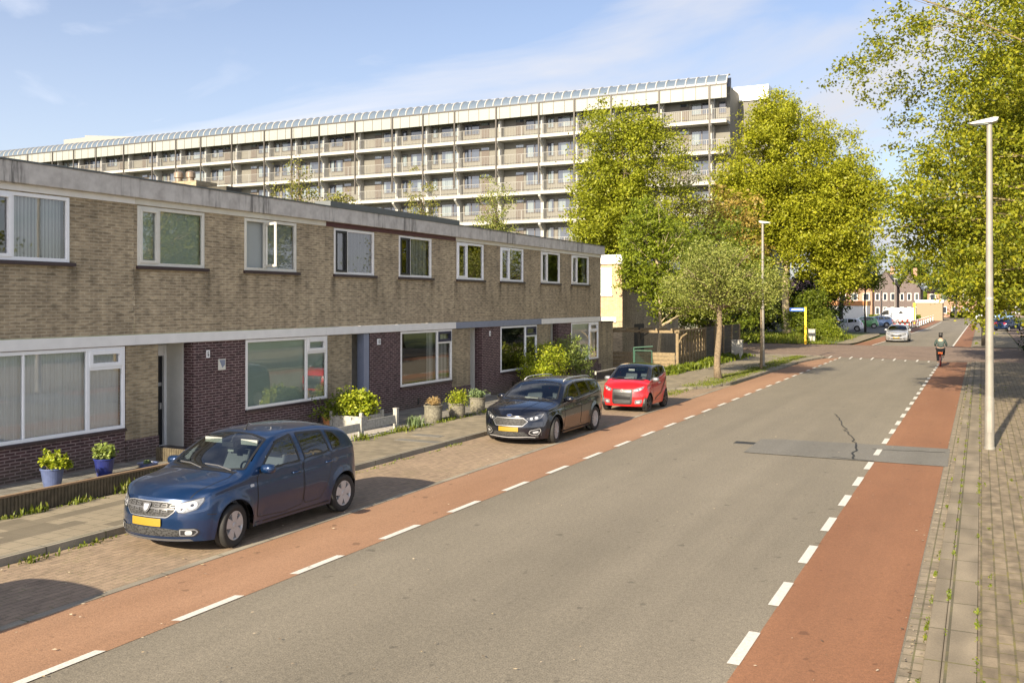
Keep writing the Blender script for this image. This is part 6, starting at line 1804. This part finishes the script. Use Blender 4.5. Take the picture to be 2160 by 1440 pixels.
blades('fence_weeds', 'leafy weeds along the foot of the timber fence', sp, M['lf_mid'], seed=9, w=.03)

# fallen petals, seeds and bits of leaf lying on the road and pavements
rng = np.random.default_rng(77); n = 1500
yy = 6 + rng.random(n)**1.6*54; xx = np.where(rng.random(n) < .35, rng.uniform(-11.5, -.5, n), np.where(rng.random(n) < .5, -.62+rng.normal(size=n)*.10, np.where(rng.random(n) < .5, -9.5+rng.normal(size=n)*.22, -11.45+rng.normal(size=n)*.12)))
ok = (xx > -11.55) & (xx < -.53); xx = xx[ok]; yy = yy[ok]; n = len(xx)
a = rng.uniform(0, 2*PI, n); L_ = rng.uniform(.010, .030, n); W_ = L_*rng.uniform(.3, .8, n)
u = np.stack([np.cos(a), np.sin(a), np.zeros(n)], 1)*L_[:,None]; v = np.stack([-np.sin(a), np.cos(a), np.full(n, .25)], 1)*W_[:,None]
c = np.stack([xx, yy, np.full(n, .026)], 1)
V = np.stack([c-u, c-v*.6, c+u, c+v], 1).reshape(-1,3)
o = fast_mesh('fallen_leaves', V, np.arange(n*4).reshape(-1,4), leaf_mat('dry_litter', [(0.40,0.30,0.18),(0.10,0.07,0.04),(0.55,0.45,0.32),(0.20,0.15,0.06)], .0))
tag(o, 'small fallen leaves and petals scattered on the road surface', 'leaves', None, 'stuff')
# ================================================================ street furniture
def lamp_post(label, x, y, H=7.7, r=.095, side=1, group='street lamps', far=False):
    root = thing('street_lamp', label, 'street lamp', (x, y, .0), 0, group)
    mb = MB(); n = 10 if far else 40
    mb.tube([(x,y,0),(x,y,1.25)], [r*1.12, r*1.08], n); mb.tube([(x,y,1.24),(x,y,1.30),(x,y,H-.15),(x,y,H)], [r*1.02,r*.98,r*.62,r*.62], n)
    mb.lathe([(r*1.13,0),(r*1.3,0),(r*1.3,.05),(r*1.13,.07)], n, 'z', (x,y,.05))
    pole = mb.build('pole', M['pole'], root)
    if not far:
        mb = MB(); mb.box(x-.045, x+.045, y-r*1.15, y-r*.9, .45, .95); mb.build('service_door', M['pole'], pole)
        mb = MB(); mb.tube([(x,y,3.55),(x,y,3.6)], r*.90, 20); mb.build('collar', M['steel'], pole)
    s = side
    mb = MB(); w = .13
    P = [(-.44*s, H-.03),(-.36*s, H+.005),(.10*s, H+.085),(.20*s, H+.075),(.16*s, H-.01),(.05*s, H-.04),(-.36*s, H-.05)]
    mb.prism([(x+a, b) for a, b in P], (y-w, y+w), 'y')
    mb.build('lamp_head', M['steel'], root, bevel=.012)
    mb = MB(); mb.box(min(x-.34*s, x-.02*s), max(x-.34*s, x-.02*s), y-.09, y+.09, H-.062, H-.047); mb.build('lens', M['frosted'], root)
    return root
lamp_post('tall grey lamp post on the right pavement, nearest the camera', 0.17, 24.9)
lamp_post('lamp post on the left pavement beyond the small street tree', -10.42, 51.3, side=-1)
lamp_post('distant lamp post with pale head by the white van', -13.7, 156, 7.4, .09, -1, far=True)
lamp_post('distant lamp post right of the other distant one', -12.6, 166, 7.2, .09, -1, far=True)
mb = MB(); mb.tube([(-9.95,48.6,.1),(-10.05,49.2,1.4),(-10.3,50.3,3.1)], [.075,.065,.05], 10)
tag(mb.build('leaning_stake', M['wood'], smooth=True), 'leaning weathered timber stake beside the lamp post', 'stake')

# street name sign
root = thing('street_sign', 'bright yellow sign post carrying a blue name blade on the verge', 'sign', (-12.8,79.9,.09))
mb = MB(); mb.box(-12.88,-12.71,79.82,79.99,.05,3.05); mb.build('post', M['yellow_paint'], root, bevel=.01)
mb = MB(); mb.box(-14.05,-12.885,79.87,79.93,2.72,2.98); bl = mb.build('sign_blade', M['blue_sign'], root)
mb = MB()
for k, xx in enumerate(np.linspace(-13.92,-13.05,11)):
    mb.box(xx, xx+.05, 79.862, 79.869, 2.81, 2.90)
mb.build('lettering', M['sign_white'], bl)
root = thing('distant_sign', 'distant yellow sign post in front of the white van', 'sign', (-9.3,160,.02))
mb = MB(); mb.box(-9.4,-9.2,159.9,160.1,0,3.0); mb.build('post', M['yellow_paint'], root)
mb = MB(); mb.box(-9.5,-9.1,159.85,159.89,2.7,3.3); mb.build('sign_plate', M['yellow_paint'], root)

def cabinet(label, x, y, w, d, h, z=.1):
    root = thing('utility_cabinet', label, 'cabinet', (x, y, z), 0, 'grey utility cabinets')
    mb = MB(); mb.box(x-w/2,x+w/2,y-d/2,y+d/2,z,z+h-.06); mb.build('body', M['cabinet'], root, bevel=.01)
    mb = MB(); mb.box(x-w/2-.03,x+w/2+.03,y-d/2-.03,y+d/2+.03,z+h-.058,z+h); mb.build('lid', M['concrete'], root, bevel=.01)
    mb = MB(); mb.box(x-w/2+.04,x+w/2-.04,y-d/2-.012,y-d/2-.002,z+.1,z+h-.12); dr = mb.build('door', M['cabinet'], root)
    mb = MB(); mb.box(x+w*.25,x+w*.31,y-d/2-.03,y-d/2-.013,z+h*.5,z+h*.6); mb.build('lock', M['steel'], dr)
cabinet('stained grey utility cabinet in front of the slatted timber fence', -13.15, 57.3, .62, .35, 1.1)
cabinet('grey concrete cabinet right of the yellow sign post', -13.0, 84.5, .55, .35, 1.05)

# timber pergola, trellis and fence
root = thing('timber_fence', 'dark slatted timber fence running along the back of the left pavement', 'fence', (-13.9,57,.1))
for k in range(5):
    y = 52.8 + k*2.1
    mb = MB(); mb.box(-13.98,-13.86,y-.06,y+.06,.1,2.08); mb.build('post', M['wood'], root)
for k in range(4):
    y0 = 52.88 + k*2.1
    mb = MB()
    for j in range(13):
        z = .16+j*.145; mb.box(-13.95+(.02 if j%2 else 0),-13.93+(.02 if j%2 else 0),y0,y0+1.94,z,z+.135)
    mb.box(-13.955,-13.895,y0,y0+1.94,2.03,2.07)
    mb.build('slat_panel', M['wood_dark'], root)
root = thing('trellis', 'open timber trellis with sunlit uprights between the pergola corner and the slatted fence', 'trellis', (-13.7,50,.1))
for k in range(9):
    y = 47.4 + k*.62; x = -13.84 - .01*k
    mb = MB(); mb.box(x-.05,x+.05,y-.05,y+.05,.1,1.96); mb.build('upright', M['wood'], root)
mb = MB(); mb.box(-13.99,-13.80,47.3,52.6,1.96,2.05)
for j in range(4): mb.box(-13.97,-13.90,47.3,52.6,.14+j*.17,.28+j*.17)
for j in range(3): mb.box(-13.96,-13.93,47.3,52.6,1.0+j*.3,1.04+j*.3)
mb.build('rails', M['wood'], root)
root = thing('pergola', 'timber pergola beam with curved brackets in front of the yellow brick house', 'pergola', (-15,47.2,.1))
for x in (-13.86,-15.9,-18.0):
    mb = MB(); mb.box(x-.07,x+.07,47.12,47.26,.1,1.95); mb.tube([(x+.05,47.19,1.4),(x+.25,47.19,1.75),(x+.5,47.19,1.9)],.04,6); mb.build('post', M['wood'] if x > -14 else M['wood_dark'], root)
mb = MB(); mb.box(-18.4,-13.75,47.12,47.26,1.9,2.03)
for k in range(6): mb.box(-18.1+k*.8,-18.02+k*.8,46.8,48.6,2.03,2.13)
mb.build('beam', M['wood'], root)
root = thing('plank_wall', 'low horizontal plank fence below the pergola', 'fence', (-16,47.0,.1))
mb = MB()
for j in range(4): mb.box(-18.4,-13.95,47.0+.015*(j%2),47.04+.015*(j%2),.12+j*.20,.30+j*.20)
mb.build('planks', M['wood'], root)
# green wire gate
root = thing('wire_gate', 'dark green tube gate with wire mesh behind the red car', 'gate', (-14.5,43.9,.1))
mb = MB(); x0,x1,z0,z1,Yg = -14.98,-14.12,.2,1.15,43.8
for a in ((x0,z0,x0,z1),(x1,z0,x1,z1),(x0,z0,x1,z0),(x0,z1,x1,z1)): mb.tube([(a[0],Yg,a[1]),(a[2],Yg,a[3])],.03,8)
mb.build('frame', M['green_paint'], root)
mb = MB()
for k in range(-12,14):
    for s in (1,-1):
        p = []; 
        for t_ in np.linspace(0,1,9):
            z = z0+(z1-z0)*t_; x = x0+.07*k+(z-z0)*s
            if x0 < x < x1: p.append((x,Yg,z))
        if len(p) > 1: mb.tube([p[0],p[-1]],.004,3)
mb.build('mesh', M['green_paint'], root)
mb = MB(); mb.tube([(x0-.06,Yg+.03,.1),(x0-.06,Yg+.03,1.28)],.04,8); mb.tube([(x0-.06,Yg+.03,1.28),(x1+.05,Yg+.02,1.36)],.035,8); mb.build('post', M['green_paint'], root)
# low handrail by the path
root = thing('handrail', 'low dark handrail with pale end knob in front of the end house', 'handrail', (-14.15,36.5,.1))
mb = MB(); mb.tube([(-14.12,36.5,.1),(-14.12,36.5,.62)],.025,8); mb.tube([(-14.2,39.3,.1),(-14.2,39.3,.62)],.025,8); mb.tube([(-14.3,42.4,.1),(-14.3,42.4,.62)],.025,8); mb.build('posts', M['black'], root)
mb = MB(); mb.tube([(-14.12,36.45,.62),(-14.2,39.3,.62),(-14.3,42.5,.62)],.028,8); mb.tube([(-14.12,36.4,.52),(-14.12,36.4,.66)],.04,8); mb.build('rail', M['concrete'], root)
# palisade edging of the nearest front garden
root = thing('garden_edging', 'low palisade of dark rounded concrete pales edging the nearest front garden', 'garden edging', (-13.83,10,.1))
mb = MB(); y = -2.0; k = 0
rp_ = random.Random(4)
while y < 14.9:
    mb.lathe([(.036,0),(.036,.32+rp_.uniform(-.006,.006)),(.02,.335),(0,.335)], 8, 'z', (-13.83,y,.10)); y += .066
M['pale'] = plain('mossy_palisade', (0.13,0.105,0.065), .9, var=.5, scale=8, bump=.5)
mb.build('pales', M['pale'], root)
mb = MB(); x = -15.8
while x < -13.87:
    mb.lathe([(.036,0),(.036,.28),(.02,.295),(0,.295)], 8, 'z', (x,14.93,.10)); x += .066
mb.build('pales_return', M['pale'], root)
mb = MB(); mb.box(-13.87,-13.79,-2.0,14.88,.41,.440); mb.build('top_edge', plain('ochre_edge', (0.30,0.20,0.115), .8, var=.4, scale=30), root)
# service patch shapes: gas cover on the right pavement is left plain

# ---------------------------------------------------------------- cyclist
def skin_mesh(name, verts, edges, mat, parent, sub=2):
    me = bpy.data.meshes.new(name); me.from_pydata([v[:3] for v in verts], edges, [])
    o = bpy.data.objects.new(name, me); col.objects.link(o); o.parent = parent
    me.materials.append(mat)
    md = o.modifiers.new('skin', 'SKIN'); md.use_smooth_shade = True
    for i, v in enumerate(verts):
        r = v[3]; me.skin_vertices[0].data[i].radius = (r if isinstance(r, tuple) else (r, r)); me.skin_vertices[0].data[i].use_root = (i == 0)
    sb = o.modifiers.new('sub', 'SUBSURF'); sb.levels = sub; sb.render_levels = sub
    return o
M['skin'] = plain('skin', (0.48,0.30,0.21), .55, var=.05)
M['jacket'] = plain('grey_green_jacket', (0.055,0.08,0.072), .8, var=.35, scale=9)
M['trousers'] = plain('black_trousers', (0.010,0.010,0.012), .8)
M['hair'] = plain('dark_hair', (0.010,0.008,0.008), .6)
M['shoe'] = plain('white_shoe', (0.6,0.6,0.6), .6)
M['red_bike'] = plain('red_bicycle_paint', (0.12,0.015,0.015), .4)
M['orange'] = plain('orange_reflector', (0.85,0.16,0.02), .5)
BX, BY = -1.98, 56.7
bike = thing('bicycle', 'dark red bicycle ridden away from the camera along the right cycle lane', 'bicycle', (BX,BY,.004))
def bt(name, paths, mat, r=.016, parent=bike, n=8):
    mb = MB()
    for p in paths: mb.tube(p, r, n)
    return mb.build(name, mat, parent, local=True, smooth=True)
for yc in (-.53,.55):
    mb = MB(); mb.lathe([(.335,-.018),(.352,-.012),(.352,.012),(.335,.018),(.325,.0)], 36, 'x', (0,yc,.352), closed=True)
    w_ = mb.build('wheel', M['tyre'], bike, local=True)
    mb = MB()
    for k in range(18):
        a = 2*PI*k/18; mb.tube([(0,yc,.352),(0,yc+.33*math.cos(a),.352+.33*math.sin(a))], .002, 3)
    mb.build('spokes', M['steel'], w_, local=True)
bt('frame', [[(0,-.10,.30),(0,-.22,.80)],[(0,-.10,.30),(0,.36,.62)],[(0,-.20,.72),(0,.34,.78)],[(0,.33,.90),(0,.36,.62),(0,.55,.352)],[(0,-.53,.352),(0,-.10,.30)],[(0,-.53,.352),(0,-.20,.74)]], M['red_bike'])
bt('handlebar', [[(0,.33,.88),(0,.30,1.06)],[(-.30,.12,1.08),(-.22,.26,1.08),(0,.30,1.06),(.22,.26,1.08),(.30,.12,1.08)]], M['steel'], .013)
mb = MB(); mb.box(-.11,.11,-.36,-.12,.86,.92); mb.build('saddle', M['rubber'], bike, local=True, bevel=.03)
mb = MB(); mb.box(-.09,.09,-.78,-.30,.70,.725); mb.box(-.13,.13,-.80,-.50,.726,.83); mb.build('carrier_bag', M['rubber'], bike, local=True, bevel=.02)
mb = MB(); mb.box(-.10,.12,-.832,-.805,.70,.80); mb.build('rear_reflector', M['orange'], bike, local=True)
mb = MB(); mb.lathe([(.30,-.03),(.37,-.03),(.37,.03),(.30,.03)][1:3], 24, 'x', (0,-.53,.352)); mb.build('mudguard', M['red_bike'], bike, local=True)
bt('pedals', [[(-.20,-.10,.13),(-.08,-.10,.13)],[(.08,-.10,.47),(.20,-.10,.47)],[(-.08,-.10,.13),(-.06,-.10,.30),(.06,-.10,.30),(.08,-.10,.47)]], M['steel'], .012)
per = thing('cyclist', 'person in grey green jacket and black trousers cycling away along the cycle lane', 'person', (BX,BY,.004)); per['category'] = 'person'
V_ = [(0,-.20,.97,(.135,.10)),(0,-.14,1.16,(.125,.09)),(0,-.05,1.36,(.155,.10)),(0,0.0,1.47,(.08,.07)),(0,.02,1.55,(.055,.055)),(0,.03,1.61,(.078,.088)),(0,.035,1.69,(.082,.095)),(0,.03,1.755,(.055,.06)),
      (-.19,-.03,1.40,.058),(-.27,.02,1.20,.046),(-.29,.14,1.10,.034),(.19,-.03,1.40,.058),(.27,.02,1.20,.046),(.29,.14,1.10,.034),
      (-.10,-.16,.90,.10),(-.13,.12,.62,.075),(-.13,-.10,.24,.045),(-.13,-.02,.16,.04),(.10,-.16,.90,.10),(.13,.24,.86,.075),(.13,-.04,.55,.05),(.13,.04,.49,.04)]
E_ = [(0,1),(1,2),(2,3),(3,4),(4,5),(5,6),(6,7),(2,8),(8,9),(9,10),(2,11),(11,12),(12,13),(0,14),(14,15),(15,16),(16,17),(0,18),(18,19),(19,20),(20,21)]
skin_mesh('body', V_, E_, M['skin'], per)
def grow(ids, k):
    out = []
    for i in ids:
        v = V_[i]; r = v[3] if isinstance(v[3], tuple) else (v[3], v[3]); out.append((v[0],v[1],v[2],(r[0]*k+.012, r[1]*k+.012)))
    return out
ids = [0,1,2,8,9,10,11,12,13]
j = skin_mesh('jacket', grow(ids, 1.22), [(0,1),(1,2),(2,3),(3,4),(4,5),(2,6),(6,7),(7,8)], M['jacket'], per)
ids = [0,14,15,16,18,19,20]
skin_mesh('trousers', grow(ids, 1.2), [(0,1),(1,2),(2,3),(0,4),(4,5),(5,6)], M['trousers'], per)
skin_mesh('hair', [(0,.0,1.70,(.10,.105)),(0,-.03,1.62,(.09,.08)),(0,-.06,1.52,(.075,.05)),(0,.01,1.76,(.07,.07))], [(0,1),(1,2),(0,3)], M['hair'], per)
for s, z, y in ((-1,.15,-.02),(1,.49,.02)):
    skin_mesh('shoe', [(s*.13,y-.05,z,(.045,.04)),(s*.13,y+.06,z-.01,(.045,.035)),(s*.13,y+.16,z-.012,(.035,.025))], [(0,1),(1,2)], M['shoe'], per)
    hx = s*.30
    for q in range(4):     # fingers wrapped round the grip, thumb below
        yy = .12+.022*q
        skin_mesh('finger', [(hx-s*.03,yy+.0,1.115,.010),(hx-s*.01,yy+.025,1.105,.010),(hx-s*.005,yy+.03,1.075,.009)], [(0,1),(1,2)], M['skin'], per, 1)
    skin_mesh('thumb', [(hx-s*.02,.10,1.09,.012),(hx-s*.04,.12,1.065,.010)], [(0,1)], M['skin'], per, 1)

# ---------------------------------------------------------------- far scene
van = thing('delivery_van', 'white high roof van parked side on beyond the red and white barriers', 'van', (-12.6,166,.02))
mb = MB(); prof = [(-3.0,.35),(-3.05,1.1),(-2.6,1.35),(-2.0,2.15),(-1.5,2.5),(2.5,2.5),(2.75,2.3),(2.8,.35)]
mb.prism([(x-12.2, z) for x, z in prof], (165,166.9), 'y'); mb.build('body', M['p_white'], van, bevel=.08)
for x in (-2.1,1.7):
    mb = MB(); mb.lathe([(.0,-.1),(.36,-.1),(.36,.1),(0,.1)], 20, 'y', (x-12.2,165.0,.36)); mb.build('wheel', M['tyre'], van)
mb = MB(); mb.prism([(x-12.2,z) for x,z in ((-2.45,1.4),(-1.95,2.05),(-1.2,2.1),(-1.2,1.4))], (164.97,164.99), 'y'); mb.build('side_window', M['trim'], van)
mb = MB(); mb.prism([(x-12.2,z) for x,z in ((.2,1.55),(1.0,1.55),(.6,2.1))], (164.97,164.99), 'y'); mb.build('emblem', M['trim'], van)
M['bred'] = plain('barrier_red', (0.62,0.05,0.03), .5, var=.05)
def barrier(label, x, y, a):
    r = thing('road_barrier', label, 'barrier', (x,y,.02), a, 'red and white barriers along the road works')
    mb = MB()
    for k in range(6):
        mb.cur = k % 2; mb.box(-1.0+k*.333, -1.0+(k+1)*.333-.001, -.03,.03,.75,1.0)
    mb.cur = 1
    mb.build('board', [M['bred'], M['sign_white']], r, local=True)
    mb = MB()
    for k in range(6):
        mb.cur = (k+1) % 2; mb.box(-1.0+k*.333, -1.0+(k+1)*.333-.001, -.03,.03,.3,.5)
    mb.build('lower_board', [M['bred'], M['sign_white']], r, local=True)
    for s in (-1,1):
        mb = MB(); mb.box(s*.9-.03,s*.9+.03,-.035,.035,.05,1.05); mb.build('leg', M['sign_white'], r, local=True)
        mb = MB(); mb.box(s*.9-.1,s*.9+.1,-.3,.3,0,.08); mb.build('foot', M['trim'], r, local=True)
bl_ = [(-11.5,141.0,R(-15)),(-9.5,140.3,R(-18)),(-8.0,138.6,R(75)),(-7.9,143,R(88)),(-7.85,147.5,R(90)),(-7.85,152,R(90)),(-7.8,157,R(90)),(-7.8,163,R(90)),(-7.8,170,R(90)),(-7.8,178,R(90)),(-7.8,187,R(90))]
ords = ['leftmost red and white barrier crossing the lane','second barrier crossing the lane','barrier at the corner of the road works','first barrier of the row along the road','second barrier of the row along the road','third barrier of the row along the road','fourth barrier of the row along the road','fifth barrier of the row along the road','sixth barrier of the row along the road','seventh barrier of the row along the road','last and farthest barrier of the row']
for (x, y, a), lb in zip(bl_, ords): barrier(lb, x, y, a)

def far_house(label, x0, x1, y0, y1, h, wall, roofh=2.2, ridge='x', chim=True, wins=3, rows=2):
    r = thing('distant_house', label, 'house', ((x0+x1)/2,(y0+y1)/2,0), 0, 'houses at the end of the street')
    mb = MB(); mb.box(x0,x1,y0,y1,0,h)
    if ridge == 'y':
        mb.prism([(x0,h),((x0+x1)/2,h+roofh),(x1,h)], (y0+.05,y1-.05), 'y')
    mb.build('wall', wall, r)
    mb = MB()
    if ridge == 'x': mb.prism([(y0-.3,h+.002),((y0+y1)/2,h+roofh),(y1+.3,h+.002)], (x0-.1,x1+.1), 'x')
    else:
        m = (x0+x1)/2
        mb.add([(x0-.3,y0-.2,h-.1),(m,y0-.2,h+roofh+.12),(m,y1+.2,h+roofh+.12),(x0-.3,y1+.2,h-.1)], [(0,1,2,3)]); mb.add([(x1+.3,y0-.2,h-.1),(m,y0-.2,h+roofh+.12),(m,y1+.2,h+roofh+.12),(x1+.3,y1+.2,h-.1)], [(3,2,1,0)])
    rf = mb.build('roof', M['sill'], r)
    if chim:
        mb = MB(); mb.box(x1-1.6,x1-.9,(y0+y1)/2-.4,(y0+y1)/2+.4,h+roofh-.6,h+roofh+1.0); mb.build('chimney', M['brick_red'], rf)
    w = (x1-x0)/wins
    for i in range(wins):
        for j in range(rows):
            xx = x0+w*i+w*.22; zz = .9+j*2.8
            mb = MB(); mb.box(xx,xx+w*.55,y0-.06,y0-.002,zz,zz+1.5); wo = mb.build('window', M['white'], r)
            mb = MB(); mb.box(xx+.1,xx+w*.55-.1,y0-.09,y0-.062,zz+.1,zz+1.4); mb.build('pane', M['fglass'], wo)
    return r
far_house('dark brick house with steep gable at the end of the street', -19.5,-15.2,205,216,6.5,M['brick_brown'],3.2,'y')
far_house('second dark brick house with steep gable, right of the first', -15.1,-11.0,208,219,6.0,M['brick_brown'],3.4,'y')
far_house('orange brick house left of the dark gables', -26.5,-19.7,204,214,6.3,M['brick_red'],2.4)
far_house('long low orange brick house at the far left', -45,-27,196,206,5.6,M['brick_red'],2.6,wins=7)
far_house('pinkish brick terrace with white windows at the end of the road', -10.8,2.5,232,242,5.4,M['brick_red'],2.4,wins=6)
far_house('brown brick terrace behind the right hand trees', 3,24,236,246,5.6,M['brick_brown'],2.5,wins=7)
root = thing('garage', 'beige garage with white roof edge beyond the barriers', 'garage', (-8.6,196,0))
mb = MB(); mb.box(-10.8,-6.4,192,198,0,3.3); mb.build('wall', plain('beige_render',(0.26,0.20,0.13),.8), root); mb = MB(); mb.box(-11,-6.2,191.8,198.2,3.3,3.8); mb.build('roof', M['white'], root)
root = thing('white_shed', 'white garage block behind the parked cars on the left', 'garage', (-25,170,0))
mb = MB(); mb.box(-25.5,-17.5,172,178,0,2.8); mb.build('wall', M['white'], root); mb = MB(); mb.box(-25.6,-17.4,171.9,178.1,2.8,3.6); mb.build('roof', M['terracotta'], root)
for i, (x0, x1, y) in enumerate(((-17,-9,170.5),(-6,4,225))):
    rng = np.random.default_rng(80+i); n = 2600
    P = np.stack([rng.uniform(x0,x1,n), y+rng.normal(size=n)*.4, rng.uniform(.1,1.3,n)], 1); V, F = leaf_geo(rng, P, .35)
    o = fast_mesh('hedge', V, F, M['lf_green']); tag(o, ['clipped green hedge behind the white van','low green hedge in front of the far terrace'][i], 'hedge')
rng = np.random.default_rng(90); n = 26000
a = rng.uniform(-190, 170, n); P = np.stack([a, 268+rng.normal(size=n)*5, np.abs(rng.normal(size=n))*3.2*(1+.5*np.sin(a*.13)+.35*np.sin(a*.31+1))+rng.uniform(0,5,n)], 1)
V, F = leaf_geo(rng, P, 1.3); o = fast_mesh('distant_trees', V, F, M['lf_mid']); tag(o, 'far belt of trees closing the horizon', 'trees', None, 'stuff')
